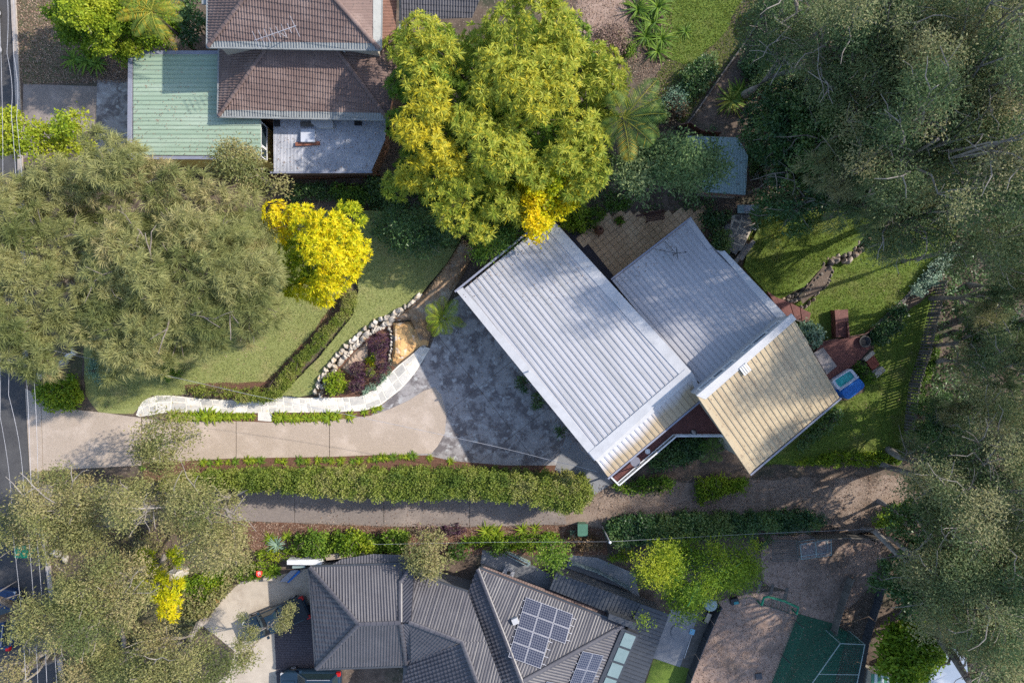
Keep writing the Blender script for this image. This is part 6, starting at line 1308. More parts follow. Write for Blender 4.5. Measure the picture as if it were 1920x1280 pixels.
# ---------- shrubs and beds
for i, (lb, poly, z, r, lm, tint, st, L) in enumerate([
    ('round yellow-green shrub at the left tip of the purple garden bed', ell(628, 720, 22, 21), 1.2, .45, l_lime, .55, 'broad', .8),
    ('largest purple shrub, under the pale rocks at the top of the bed', ell(711, 643, 21, 24), 1.0, .40, l_purple, .5, 'broad', .6),
    ('purple shrub beside the orange sandstone, right of the pale pot', ell(719, 678, 14, 20), .9, .36, l_purple, .5, 'broad', .6),
    ('purple shrub left of the lime rosettes', ell(671, 695, 16, 18), .9, .36, l_purple, .5, 'broad', .6),
    ('lowest purple shrub, beside the round yellow-green shrub', ell(667, 722, 17, 14), .9, .36, l_purple, .5, 'broad', .6),
    ('narrow purple shrub above the grey-green groundcover by the path', ell(706, 708, 9, 11), .8, .3, l_purple, .5, 'broad', .6),
    ('silver-green groundcover at the bend of the stone path', [(676, 738), (690, 722), (712, 712), (728, 690), (736, 664), (742, 672), (735, 695), (722, 712), (700, 732), (684, 742)], .35, .2, l_silver, .5, 'broad', .5),
    ('low olive shrub among the purple shrubs', ell(697, 697, 9, 9), .6, .25, l_hedge, .6, 'broad', .6),
    ('reddish low hedge plants along the top side of the stone path', [(352, 728), (380, 724), (440, 730), (500, 726), (504, 738), (455, 742), (380, 745), (355, 740)], .55, .26, l_hedge, .6, 'broad', .6),
    ('dry grass tussock at the left tip of the garden bed', ell(603, 734, 10, 10), .5, .25, l_brown, .5, 'broad', .6),
    ('strappy green shrub beside the street end of the driveway', [(70, 730), (90, 715), (147, 705), (150, 750), (135, 762), (95, 764), (72, 750)], 1.0, .42, l_lime, .4, 'broad', 1.2),
    ('silvery bush under the she-oak beside the blue-leaved corner', ell(190, 690, 20, 30), 1.0, .4, l_silver, .3, 'broad', .8),
    ('green shrub in the middle of the front lawn edge, under the she-oak', ell(315, 695, 20, 18), 1.0, .4, l_green, .5, 'broad', .8),
    ('bright green shrub at the patio corner by the white roof', [(1050, 400), (1100, 396), (1110, 412), (1095, 430), (1070, 432), (1052, 425)], 1.6, .45, l_lime, .5, 'broad', 1),
    ('clipped green bank along the top of the patio', [(1095, 398), (1130, 388), (1140, 402), (1115, 420), (1085, 440), (1070, 438)], .6, .35, l_green, .4, 'broad', .8),
    ('dark green shrub between the grey roof notch and the crazy paving', ell(1352, 452, 26, 24), 2.0, .55, l_dark, .6, 'broad', 1),
    ('dark leafy shrub beyond the tip of the grey roof', [(1312, 398), (1350, 392), (1372, 400), (1352, 428), (1325, 428)], 1.2, .45, l_dark, .5, 'broad', 1),
    ('pale variegated shrub beside the tan roof and the ramp', ell(1522, 625, 22, 24), 1.7, .5, l_silver, .35, 'broad', 1),
    ('green shrub between the spa and the red step', [(1598, 692), (1612, 678), (1628, 690), (1640, 712), (1625, 722), (1608, 706)], .9, .36, l_green, .35, 'broad', .9),
    ('dark ferny shrub below the bank beside the fire pit', [(1625, 620), (1680, 570), (1700, 560), (1685, 620), (1650, 650), (1630, 645)], .9, .42, l_dark, .4, 'broad', .9),
    ('white-flowering groundcover on the dark bank by the slatted fence', [(1700, 555), (1740, 500), (1790, 450), (1795, 470), (1760, 530), (1720, 560)], .8, .4, l_silver, .75, 'broad', .8),
    ('strappy dark green plants under the lower edge of the tan roof', [(1480, 842), (1530, 800), (1570, 765), (1580, 775), (1545, 810), (1490, 850)], .8, .4, l_dark, .5, 'broad', 1.1),
    ('low flowering shrubs along the bottom of the side lawn', [(1490, 862), (1560, 850), (1660, 848), (1690, 855), (1685, 870), (1490, 872)], .6, .35, l_lime, .35, 'broad', .8),
    ('lush undergrowth in the dark garden under the front deck', [(1210, 862), (1270, 822), (1320, 822), (1325, 845), (1290, 868), (1215, 880)], 1.0, .42, l_dark, .6, 'broad', 1),
    ('green leafy shrub by the lower lane under the deck corner', [(1150, 905), (1230, 895), (1270, 898), (1265, 920), (1200, 925), (1155, 918)], 1.0, .42, l_green, .4, 'broad', .9),
    ('lime green bush on the lane edge below the tan roof', [(1300, 900), (1345, 892), (1408, 896), (1400, 912), (1340, 935), (1318, 945), (1305, 925)], 1.0, .42, l_lime, .45, 'broad', .9),
    ('small dark shrub against the white roof edge, upper of the two on the forecourt', ell(978, 718, 10, 18), 1.1, .36, l_dark, .5, 'broad', .8),
    ('small dark shrub against the white roof edge, lower of the two on the forecourt', ell(1008, 752, 9, 16), 1.0, .34, l_dark, .4, 'broad', .8),
    ('thin shrub in the forecourt corner near the lane hedge', ell(1052, 806, 8, 14), .9, .32, l_dark, .5, 'broad', .8),
    ('green shrub below the lane, right of the agave clump', [(565, 1000), (610, 990), (622, 1020), (612, 1042), (575, 1042), (560, 1025)], 1.8, .5, l_green, .75, 'broad', .9),
    ('yellow-green shrub with dark base below the middle of the lane', [(625, 1000), (680, 990), (690, 1010), (720, 1020), (715, 1035), (640, 1038), (622, 1025)], 1.6, .5, l_lime, .35, 'broad', .9),
    ('bright green shrub left of the olive tree above the charcoal roof', ell(745, 1010, 22, 26), 2.0, .5, l_green, .8, 'broad', .9),
    ('red-purple shrub beside the lane above the charcoal roof', ell(850, 992, 24, 9), .7, .32, l_purple, .6, 'broad', .7),
    ('dry reddish groundcover along the lane edge', [(770, 988), (820, 988), (825, 1000), (770, 1000)], .5, .3, l_pink, .5, 'broad', .7),
    ('deep green shrub between the olive tree and the charcoal roof ridge', ell(858, 1035, 18, 16), 1.6, .45, l_green, .3, 'broad', .8),
    ('green shrub left of the grey-green tree by the charcoal roof', ell(935, 1028, 22, 14), 1.4, .42, l_green, .5, 'broad', .8),
    ('small silvery plant beside the green bin', ell(1068, 996, 9, 8), .8, .3, l_silver, .5, 'broad', .7),
    ('lime shrub below the slim pole', [(1128, 1040), (1175, 1028), (1195, 1035), (1185, 1052), (1140, 1050)], 1.5, .42, l_lime, .6, 'broad', .8),
    ('scrubby brown-green undergrowth beside the green bin', [(1060, 1005), (1125, 1000), (1130, 1030), (1075, 1030)], .8, .4, l_brown, .45, 'broad', .8),
    ('tangled dry shrub on the bare bank at the top', [(1105, 60), (1150, 35), (1175, 60), (1180, 100), (1130, 110), (1095, 95)], 1.2, .5, l_pink, .5, 'gum', .8),
    ('grey-green bush at the foot of the bare bank', [(1160, 85), (1185, 70), (1195, 110), (1165, 125)], 1.0, .4, l_green, .3, 'broad', .8),
    ('small silvery shrub behind the tall palm', ell(1265, 185, 22, 22), 1.2, .45, l_silver, .2, 'gum', .8),
    ('weedy shrubs on the bank above the pale bottom driveway', [(400, 1095), (440, 1060), (480, 1060), (500, 1075), (440, 1090), (380, 1165), (350, 1160)], .9, .45, l_gumL, .6, 'broad', .9),
    ('yellow-green weeds on the bank below the red sign', [(440, 1062), (485, 1050), (530, 1062), (520, 1078), (450, 1088)], .8, .4, l_lime, .35, 'broad', .8),
    ('brown-green groundcover right of the teal tricycle', [(345, 1090), (400, 1085), (395, 1130), (350, 1170), (335, 1150)], .7, .42, l_gumL, .65, 'broad', .9),
    ('lush dark shrub behind the wire rack', [(1400, 1008), (1448, 1005), (1445, 1035), (1425, 1035)], 1.2, .45, l_dark, .5, 'broad', .8),
    ('broad-leaved lime tree at the bottom beside the blue-grey roof', [(1660, 1190), (1690, 1170), (1730, 1165), (1760, 1195), (1765, 1230), (1730, 1270), (1680, 1280), (1650, 1250)], 5, .75, l_lime, .25, 'broad', 1.5),
    ('bushy growth along the right end of the lane', [(1632, 968), (1690, 945), (1740, 930), (1745, 965), (1690, 985), (1640, 985)], 1.4, .5, l_green, .5, 'broad', .9),
    ('green thicket beyond the bottom of the slatted fence', [(1740, 760), (1800, 740), (1820, 800), (1790, 850), (1740, 840)], 2.5, .7, l_green, .5, 'broad', 1),
    ('ivy patch on the right side of the slatted fence', [(1722, 690), (1745, 640), (1765, 600), (1760, 660), (1735, 740), (1715, 800)], 1.2, .4, l_green, .35, 'broad', .8),
    ('leafy scrub under the wattle by the corrugated lean-to', [(520, 350), (600, 345), (690, 350), (700, 372), (540, 375)], 1.0, .45, l_dark, .5, 'broad', .8),
    ('dark shrub at the foot of the jacaranda by the patio', [(1130, 360), (1180, 372), (1200, 390), (1130, 392)], 1.5, .5, l_green, .25, 'broad', .8),
    ('dark bushy shrub under the palm, beside the mossy bank', ell(1225, 215, 30, 24), 1.6, .5, l_dark, .6, 'broad', 1),
    ('leafy green groundcover filling the bed from the agave to the olive tree', [(550, 1000), (640, 996), (760, 1000), (770, 1036), (640, 1042), (552, 1042)], .9, .4, l_green, .7, 'broad', .8),
    ('mixed green groundcover between the lime rosettes and the charcoal terrace', [(868, 1004), (960, 1002), (1050, 1000), (1055, 1022), (960, 1030), (870, 1022)], .7, .36, l_lime, .3, 'broad', .8),
    ('green spill of shrubs over the white garden wall', [(470, 1030), (540, 1036), (600, 1036), (600, 1046), (530, 1050), (480, 1048)], .9, .38, l_lime, .4, 'broad', .8),
    ('tall weeds on the bank below the boulder', [(330, 1080), (400, 1070), (440, 1075), (420, 1110), (360, 1130)], .9, .42, l_lime, .3, 'broad', .8),
    ('mossy low scrub on the upper bank left of the garden path', [(1285, 130), (1340, 100), (1350, 130), (1300, 190), (1270, 180)], .9, .42, l_dark, .55, 'broad', .9),
    ('scrub on the bank beside the lower end of the garden path', [(1240, 190), (1275, 180), (1290, 215), (1255, 235)], .9, .42, l_brown, .35, 'broad', .9),
    ('ferny scrub right of the garden path, below the yuccas', [(1385, 120), (1440, 70), (1470, 80), (1440, 140), (1400, 150)], 1.0, .45, l_dark, .5, 'broad', .9),
    ('dense shrub at the upper end of the garden path', [(1440, -10), (1500, -10), (1510, 60), (1470, 80), (1440, 40)], 2.0, .55, l_dark, .6, 'broad', 1),
    ('leafy scrub between the cycads and the forest', [(1400, 150), (1470, 130), (1500, 140), (1450, 165), (1410, 185)], 1.2, .45, l_shade, .3, 'broad', .9),
    ('low shrubs between the forest edge and the shed', [(1395, 265), (1440, 300), (1470, 310), (1460, 350), (1410, 330)], 1.0, .45, l_dark, .4, 'broad', .9),
    ('shaded shrub behind the golden tree below the lean-to', [(610, 352), (690, 348), (700, 385), (650, 395)], 1.4, .5, l_green, .3, 'broad', .9),
    ('dark climbing shrub at the edge of the street under the she-oaks', [(20, 600), (60, 590), (70, 640), (30, 650)], 1.5, .5, l_dark, .5, 'broad', .9),
    ]): shrub(lb, poly, z, r, lm, st, 100+i, tint, 9, L=L, cat='groundcover' if 'groundcover' in lb else 'shrub')
plant('olive_tree', 'round olive-coloured tree overhanging the top of the charcoal roof', 'tree', fill([(765, 1010), (800, 1002), (835, 1015), (842, 1050), (822, 1082), (790, 1075), (765, 1050)], 5, .65, .75, 70, 1.6, 1.6, .6, .2, .4), 'gum', l_gumL, m_bark, .1, 7, 70)
plant('small_tree', 'small grey-green tree standing over the charcoal house terrace', 'tree', fill([(1005, 1020), (1030, 1005), (1058, 1020), (1064, 1050), (1040, 1072), (1012, 1060)], 4.5, .6, .7, 71, 1.5, 1.5, .5, .25, .4), 'gum', l_green, m_bark, .09, 7, 71)

# ---------- strappy rosettes, palms and ferns
def strap_leaf(mb, p, az, L, W, rise, droop, n=4):
    d = Vector((math.cos(az), math.sin(az), 0)); s = Vector((-d.y, d.x, 0)); V = []
    for i in range(n+1):
        f = i/n; q = p+d*(L*f*math.cos(rise*(1-f*.6)))+Vector((0, 0, L*f*math.sin(rise)-droop*L*f*f)); q.z = max(q.z, p.z*.3+.02)
        w_ = W*(.7+.6*f)*(1-f**3)+.004; V += [q-s*w_/2-Vector((0, 0, -.0)), q+Vector((0, 0, -.15*w_)), q+s*w_/2]
    mb.add(V, [(i*3+k, i*3+k+1, (i+1)*3+k+1, (i+1)*3+k) for i in range(n) for k in range(2)])
ROS = {}
def rosette(name, label, cat, px, py, R, lm, seed, nleaf=16, W=.09, rise=.9, droop=.75, group=None, z=0, heads=1):
    key = (lm.name, nleaf, W, seed % 3, heads, rise)
    if key not in ROS:
        rd = random.Random(seed); mb = MB(); tn = []
        for h in range(heads):
            c = Vector((0, 0, .05)) if heads == 1 else Vector((rd.uniform(-.6, .6), rd.uniform(-.6, .6), rd.uniform(.0, .5)))
            for k in range(nleaf):
                b0_ = len(mb.v); strap_leaf(mb, c, k*2.4+rd.uniform(-.2, .2), rd.uniform(.6, 1.05)*(1 if heads == 1 else .75), W, rise*rd.uniform(.5, 1.2), droop*rd.uniform(.7, 1.2)); tn += [rd.uniform(.25, .85)]*(len(mb.v)-b0_)
        me = bpy.data.meshes.new('leaves'); me.from_pydata([tuple(v) for v in mb.v], [], mb.f); a = me.attributes.new('tint', 'FLOAT', 'POINT'); a.data.foreach_set('value', tn); me.materials.append(lm); ROS[key] = me
    p = P(px, py, z); t = thing(name, tuple(p), label, cat, group)
    o = bpy.data.objects.new('leaves', ROS[key]); col.objects.link(o); o.parent = t; t.scale = (R, R, R); t.rotation_euler = (0, 0, seed*1.7); return t
UP = [(325, 780, .62), (336, 781, .5), (350, 781, .45), (362, 780, .5), (376, 780, .6), (390, 779, .72), (404, 781, .6), (418, 781, .5), (433, 781, .5), (448, 780, .42), (462, 781, .38), (473, 780, .36), (518, 782, .5), (530, 782, .58), (549, 784, .5), (562, 783, .5), (576, 782, .45), (591, 782, .5), (603, 782, .45), (617, 781, .62), (632, 780, .5), (657, 780, .5), (684, 773, .36), (702, 768, .34), (712, 765, .3)]
side = lambda i, n: ORD[i] if i < 20 else 'number %d' % (i+1)
for i, (x, y, r) in enumerate(UP):
    k, w_ = (i, 'left of the stone step') if x < 490 else (i-12, 'right of the stone step')
    rosette('strappy_lily', 'strappy clump under the stone path, %s from the street, %s' % (ORD[k], w_), 'plant', x, y, r*1.35, l_lime, i, 26, .13, group='strappy clumps between path and driveway')
LO = [(268, 876), (300, 868), (382, 866), (395, 867), (412, 866), (428, 866), (443, 865), (466, 863), (478, 863), (490, 863), (520, 864), (533, 864), (562, 863), (576, 864), (597, 862), (610, 861), (622, 863), (640, 863), (662, 864), (675, 863), (693, 862), (705, 860), (717, 858), (728, 858), (738, 857), (752, 856), (763, 856), (774, 854), (805, 858), (845, 864)]
for i, (x, y) in enumerate(LO):
    rosette('strappy_lily', 'strappy clump on the tall hedge side, %s from the %s' % (ORD[i] if i < 15 else ORD[29-i], 'street' if i < 15 else 'forecourt'), 'plant', x, y, .42+.25*((i*7) % 5)/5, l_lime if i % 3 else l_green, i+3, 22, .12, group='strappy clumps along the tall hedge')
for i, (x, y, r, lm, lb) in enumerate([(520, 1020, 1.0, l_silver, 'large blue-green agave rosette at the left end of the garden bed below the lane'), (508, 1008, .8, l_lime, 'lime rosette left of the blue-green agave'), (540, 1005, .8, l_lime, 'lime rosette above right of the blue-green agave'), (535, 1035, .7, l_lime, 'lime rosette below right of the blue-green agave'), (505, 1035, .7, l_lime, 'lime rosette below left of the blue-green agave'), (632, 1018, .7, l_lime, 'bright rosette between the two shrubs below the lane'),
    (912, 995, 1.0, l_lime, 'bright lime rosette below the lane, left of a pair'), (932, 1000, 1.0, l_lime, 'bright lime rosette below the lane, right of a pair'), (980, 992, .9, l_lime, 'lime rosette left of the small round bush below the lane'), (1004, 990, .7, l_lime, 'lime rosette nearest the green bin'), (692, 676, .55, l_yel, 'golden bromeliad left of the pale pot'), (700, 682, .45, l_yel, 'golden bromeliad below the pale pot'),
    (1370, 190, 1.75, l_palm, 'large pale green cycad with radiating fronds near the shed'), (1385, 172, 1.3, l_green, 'smaller cycad behind the pale green cycad'), (1418, 150, 1.0, l_green, 'starry yucca right of the garden path'), (1450, 118, .9, l_dark, 'dark yucca beside the bromeliad with the brown heart'), (1445, 100, .8, l_dark, 'dark yucca farther up the garden path'), (1460, 128, .7, l_green, 'bromeliad with a brown heart right of the garden path'), (1538, 122, .9, l_dark, 'dark cycad in the deep shade of the forest edge'),
    (1300, 150, 1.3, l_dark, 'dark grassy clump on the mossy bank'), (1325, 120, 1.1, l_dark, 'higher dark grassy clump on the mossy bank'), (1285, 60, .9, l_green, 'bright strappy plant beside the far lawn')]):
    rosette('rosette_plant', lb, 'plant', x, y, r, lm, i+5, 30 if r > .9 else 20, .10, .8, .6)
for i, (x, y, r) in enumerate([(1195, 20, 1.1), (1232, 15, 1.2), (1222, 45, 1.1), (1210, 70, 1.1), (1240, 75, 1.0), (1232, 98, 1.0)]):
    rosette('strappy_palm', ['leftmost', 'topmost', 'middle', 'lower left', 'right-hand', 'lowest'][i]+' clump of the bright strappy plants near the top of the far garden', 'plant', x, y, r*1.5, l_green, i+9, 46, .06, 1.0, .7, 'strappy clump at the top')
def frond(name, parent, lm, p, az, L, W, rise, droop, seed, nl=26, tint=.4, tvar=.2, gap=.35):
    """one pinnate frond: a bent rib with leaflets on both sides"""
    rd = random.Random(seed); mb = MB(); d = Vector((math.cos(az), math.sin(az), 0)); s = Vector((-d.y, d.x, 0)); pts = []; T = []
    for i in range(nl+1):
        f = i/nl; pts.append(p+d*(L*f*(1-.18*f))+Vector((0, 0, L*f*math.sin(rise)-droop*L*f*f)))
    mb.tube(pts[::3]+[pts[-1]], [.025*L/2*(1-.8*k/(len(pts[::3]))) for k in range(len(pts[::3])+1)], 4); T += [.75]*len(mb.v)
    for i in range(2, nl+1):
        f = i/nl; l = W*(math.sin(math.pi*min(1, f*.85+.12))**.7); t_ = (pts[i]-pts[i-1]).normalized(); w_ = L/nl*gap*1.6
        for sg in (1, -1):
            e = pts[i]+(s*sg*.85+t_*.55).normalized()*l+Vector((0, 0, -.28*l)); q = (s*sg+t_*.5).normalized(); n_ = t_*w_*.5; m_ = pts[i].lerp(e, .5)+Vector((0, 0, .06*l))
            b_ = len(mb.v); mb.add([pts[i], m_+n_, e, m_-n_], [(0, 1, 2, 3)]); T += [min(1, max(0, tint+rd.gauss(0, tvar)))]*4
    o = mb.build(name, lm, parent); a = o.data.attributes.new('tint', 'FLOAT', 'POINT'); a.data.foreach_set('value', T[:len(o.data.vertices)]); return o
def palm(name, label, px, py, z, lm, n, L, W, seed, rise=.6, droop=.55, tint=.4, cat='palm', r=.13, base=None, az0=0, span=2*math.pi, nl=26, bm=m_barkd, azs=None):
    top = P(px, py, z); t = thing(name, (top.x, top.y, 0), label, cat); rd = random.Random(seed)
    MB().tube([(top.x, top.y, -.1), (top.x+.05, top.y, z*.5), (top.x, top.y, z)], [r*1.3, r, r*.8], 8).build('trunk', bm, t)
    for k in range(n):
        az = math.radians(azs[k][0]) if azs else az0+span*k/n+rd.uniform(-.25, .25)
        frond('frond', t, lm, top+Vector((0, 0, rd.uniform(-.1, .15))), az, L*(azs[k][1] if azs else rd.uniform(.7, 1.12)), W*rd.uniform(.8, 1.1), rise*rd.uniform(.3, 1.4), droop*rd.uniform(.7, 1.35), seed*50+k, nl, azs[k][2] if azs else tint+rd.uniform(-.15, .25))
    return t
palm('palm', 'tall palm with long drooping fronds at the right of the jacaranda', 1168, 222, 9.2, l_palm, 10, 3.6, .9, 1, .45, .5, .35, azs=[(48, 1.1, .2), (30, 1.0, .3), (5, .95, .25), (-20, .9, .2), (-45, .85, .25), (-82, .95, .75), (-128, .8, .3), (72, .75, .55), (-150, .5, .3), (115, .6, .3)])
palm('palm', 'yellowing palm beside the bright green tree at the top left', 285, 22, 7.0, l_palm, 13, 2.6, .62, 2, .5, .5, .62)
palm('palm', 'palm crown at the top right edge of the forest', 1850, 20, 8, l_palm, 10, 2.8, .7, 3, .5, .6, .15)
palm('tree_fern', 'bright green tree fern at the tip of the white roof', 831, 597, 2.2, l_lime, 12, 1.95, .56, 4, .4, .36, .6, 'fern', .11, nl=18)
palm('tree_fern', 'withered brown tree fern below the bright green one', 793, 615, 1.6, l_brown, 9, 1.15, .25, 5, .3, .5, .4, 'fern', .08, nl=16)
palm('tree_fern', 'soft green tree fern in the garden below the deck', 1336, 842, 2.0, l_green, 8, 1.35, .5, 6, .45, .4, .35, 'fern', .09, nl=18)
palm('lady_palm', 'clumping palm with broad fingers beside the crazy paving', 1450, 440, 2.2, l_palm, 14, 1.5, .5, 7, .6, .5, .38, 'palm', .09, nl=14)
palm('lady_palm', 'second clumping palm, just left of the larger one by the barbecue', 1428, 415, 2.0, l_palm, 10, 1.2, .42, 8, .6, .5, .2, 'palm', .08, nl=14)
for i, (x, y) in enumerate(((140, 112), (165, 118), (185, 120))): rosette('strap_fern', ['left', 'middle', 'right'][i]+' of three dark strap-leaved plants under the bright green tree', 'plant', x, y, 1.3, l_green, i+2, 18, .12, .8, .6, 'dark strap plants')
rosette('potted_fern', 'small fern beside the white pot at the crazy paving', 'plant', 1405, 442, .8, l_palm, 4, 22, .07)

# ------------------------------------------------------------------ the forest on the right: four kinds grown once, then copied
def proto(seed, h, R, nl_, lm, bm, style='gum', k=24, per=2.0, tint=.5, name='gum_tree', zv=1.5, L=1.0, r=(.75, 1.25), SP=None, wander=8):
    rd = np.random.default_rng(seed); n = nl_; a = rd.random(n)*2*math.pi; q = np.sqrt(rd.random(n))*R
    l = np.stack([q*np.cos(a), q*np.sin(a), h-1.2-(q/R)**2*3+rd.normal(0, zv, n), *[rd.uniform(*r, n)]*2, rd.uniform(.5, .85, n), np.clip(rd.normal(tint, .30, n), 0, 1)], 1)
    return plant(name, 'tree', 'tree', l, style, lm, bm, .26, per, seed, base=(0, 0), nl=20, k=k, L=L, twigs=4, SP=SP, wander=wander)
pr = [proto(1, 17, 3.5, 17, l_gumR, m_barkp, L=.85, k=40, SP=.36, per=2.4, r=(.85, 1.4)), proto(2, 18, 3.8, 18, l_gumR, m_barkp, tint=.7, L=.85, k=40, SP=.36, per=2.4, r=(.85, 1.4)), proto(3, 8, 2.8, 20, l_dark, m_bark, 'broad', 18, 4, .5, 'rainforest_tree', .8), proto(4, 17, 3.9, 14, l_gumR, m_barkp, per=2.3, tint=.5, zv=2, L=.85, k=40, SP=.36, r=(.8, 1.4), wander=16), proto(5, 12, 2.8, 20, l_gumR, m_bark, 'needle', 40, 2.0, .6, 'she_oak', 1.2)]
PH = (17, 18, 8, 17, 12)
# crown centre in the picture, crown height, kind, label
FT = [(1535, 30, 13, 3, 'sparse gum at the left end of the forest top edge'), (1640, 40, 15, 0, 'grey-green gum at the forest top edge, left of the palm crown'), (1740, 60, 14, 1, 'tall olive gum at the top of the forest'), (1800, 20, 14, 0, 'grey gum beside the palm crown at the forest top'), (1895, 90, 18, 1, 'tall olive gum in the top right corner'), (1690, 155, 14, 3, 'sparse gum with bare limbs over the dark gap of the forest'), (1790, 165, 15, 0, 'grey-green gum in the middle of the upper forest'), (1900, 215, 18, 3, 'pale-limbed gum on the right edge below the top corner'),
      (1625, 250, 10, 2, 'dense dark tree right of the glossy dark tree'), (1715, 260, 13, 1, 'olive-lit gum in the centre of the upper forest'), (1840, 240, 19, 3, 'sparse pale-limbed gum toward the right of the upper forest'), (1915, 330, 17, 0, 'grey gum on the right edge beside pale limbs'), (1545, 325, 8, 2, 'dark dense tree right of the bare twiggy tree'), (1620, 345, 11, 4, 'grey feathery tree above the top of the back lawn'), (1700, 345, 11, 3, 'sparse gum overhanging the top of the lower lawn'), (1745, 385, 9, 4, 'feathery tree hanging over the lower lawn corner'), (1560, 235, 7, 2, 'dark tree in the shade beside the glossy dark tree'), (1590, 90, 7, 2, 'dark understorey tree at the thin leaning trunk'),
      (1930, 440, 13, 0, 'grey gum on the right edge across from the lawns'), (1925, 540, 10, 4, 'feathery tree over the dark right-hand gap'), (1895, 620, 6, 2, 'dark low tree beside the horizontal trunk'), (1880, 650, 8, 4, 'feathery tree right of the slatted fence, low down'), (1925, 690, 10, 3, 'sparse gum on the right edge, level with the spa'), (1880, 765, 8, 4, 'feathery tree right of the lower slatted fence'), (1780, 800, 4.5, 2, 'bushy green tree just past the lower end of the slatted fence'), (1925, 830, 12, 0, 'grey gum on the right edge, level with the tan roof corner'), (1850, 895, 11, 3, 'sparse gum above the right end of the lane'), (1800, 920, 9, 4, 'feathery tree over the right end of the lane'),
      (1895, 950, 14, 1, 'olive gum on the right edge, level with the lane'), (1815, 1030, 8, 2, 'dark dense tree above the leaning trunks'), (1870, 1035, 13, 0, 'grey gum right of the lane end'), (1810, 1095, 12, 1, 'olive-lit gum between the leaning trunks and the lane'), (1890, 1130, 15, 0, 'grey gum right of the leaning trunks'), (1790, 1080, 6, 2, 'dark tree at the top of the leaning trunks'), (1945, 1185, 13, 1, 'olive gum on the right edge near the bottom'), (1900, 1262, 9, 4, 'feathery tree in the bottom right corner'),
      (2270, 575, 19, 3, 'tall gum whose trunk leans out of the right edge, nearest the slatted fence'), (2330, 470, 20, 1, 'tall gum whose trunk leans out of the right edge above the others'), (2300, 860, 18, 3, 'tall gum whose trunk leans out of the right edge level with the lane')]
used = set()
for i, (px, py, hz, k, lb) in enumerate(FT):
    rd = random.Random(i+70); sz = (hz+1.5)/PH[k]; s = rd.uniform(.88, 1.08)*(1 if k != 2 else min(1.1, sz+.15))*(.74 if 425 < py < 870 and px < 2000 else 1); p = P(px, py, hz)
    if k in used: copy_thing(pr[k], (p.x, p.y, 0), rd.uniform(0, 6.28), (s, s, sz), lb, 'forest trees on the right')
    else: used.add(k); t = pr[k]; t.location = (p.x, p.y, 0); t.scale = (s, s, sz); t['label'] = lb; t['group'] = 'forest trees on the right'
# leaning trunks at the lower right and a fallen log
def leaning(label, a, b, r, seed):
    t = thing('leaning_trunk', tuple(a), label, 'tree'); rd = random.Random(seed); pts = [a.lerp(b, f)+Vector((rd.uniform(-.15, .15), rd.uniform(-.15, .15), 0))*(1 if 0 < f < 1 else 0) for f in (0, .25, .5, .75, 1)]
    MB().tube(pts, [r*1.3, r, r*.9, r*.75, r*.55], 10).build('trunk', m_bark, t)
    mb = MB()
    for f in (.55, .7, .85, 1):
        s_ = a.lerp(b, f); q = s_+Vector((rd.uniform(-1.5, 2.5), rd.uniform(-1.5, 1.5), rd.uniform(.3, 1.6))); mb.tube([s_, s_.lerp(q, .5)+Vector((0, 0, .3)), q], [r*.3, r*.2, r*.06], 5)
    mb.build('branch', m_bark, t)
leaning('thick grey trunk leaning down past the blue tarpaulin', P(1722, 1135, 0), P(1815, 1275, 9), .36, 1)
leaning('paler split trunk right of the thick leaning trunk', P(1752, 1150, 0), P(1850, 1235, 7), .26, 2)
leaning('brown trunk leaning over the top of the dark yard', P(1655, 1082, 0), P(1715, 1110, 5), .3, 3)
leaning('trunk angling out of the forest at the end of the lane', P(1690, 955, 0), P(1760, 995, 6), .25, 4)
leaning('thin trunk leaning across the dark upper forest gap', P(1568, 125, .2), P(1630, 72, 4), .12, 5)
for i, (a, b, r, lb) in enumerate([((60, 1150, 0), (-40, 1165, 8), .32, 'grey limb reaching over the street, upper of the pair at lower left'), ((60, 1150, 0), (-30, 1110, 9), .28, 'grey limb forking over the street above the blue car'), ((110, 1225, 0), (35, 1262, 7), .3, 'pale trunk leaning to the bottom left corner'), ((232, 1215, 0), (228, 1150, 4), .16, 'bare grey trunk showing through the gums near the bottom'), ((270, 1235, 0), (285, 1290, 6), .16, 'bare pale trunk below the golden shrub')]):
    leaning(lb, P(*a), P(*b), r, 10+i)

# ------------------------------------------------------------------ ground cover nobody could count
def scatter(name, label, polys, n, lm, L, W, seed, z=.0, up=.5, tint=.5, cat='undergrowth', hmax=0, excl=()):
    lf = Leaf(seed); r = lf.r; out = []
    for poly in polys:
        q = [tuple(P(*p))[:2] for p in poly]; A = np.array(q); lo, hi = A.min(0), A.max(0); ar = np.prod(hi-lo); m = n//len(polys)
        p = r.uniform(lo, hi, (m, 2)); p = p[inside(p, q)]
        for e in excl: p = p[~inside(p, [tuple(P(*v))[:2] for v in e])]
        out.append(p)
    p = np.concatenate(out); h = np.abs(r.normal(0, .5, len(p)))*hmax
    if hmax:
        cell = np.sin(p[:, 0]*1.9+seed)*np.sin(p[:, 1]*1.7)+np.sin(p[:, 0]*.7)*np.sin(p[:, 1]*.9+1); h *= np.clip(cell+.4, 0, 1.4)
        keep = r.random(len(p)) < np.clip(cell*.7+.6, .12, 1); p, h = p[keep], h[keep]
    c = np.concatenate([p, (z+.012+h)[:, None]], 1); d = nrm(np.concatenate([r.normal(size=(len(p), 2)), np.abs(r.normal(0, up, (len(p), 1)))+.04], 1))
    lf.blades(c, d, L*r.uniform(.6, 1.4, len(p)), W*r.uniform(.7, 1.3, len(p)), tint+r.normal(0, .25, len(p)), 1., 0)
    o = lf.build(name, lm); return tag(o, label, cat, kind='stuff')
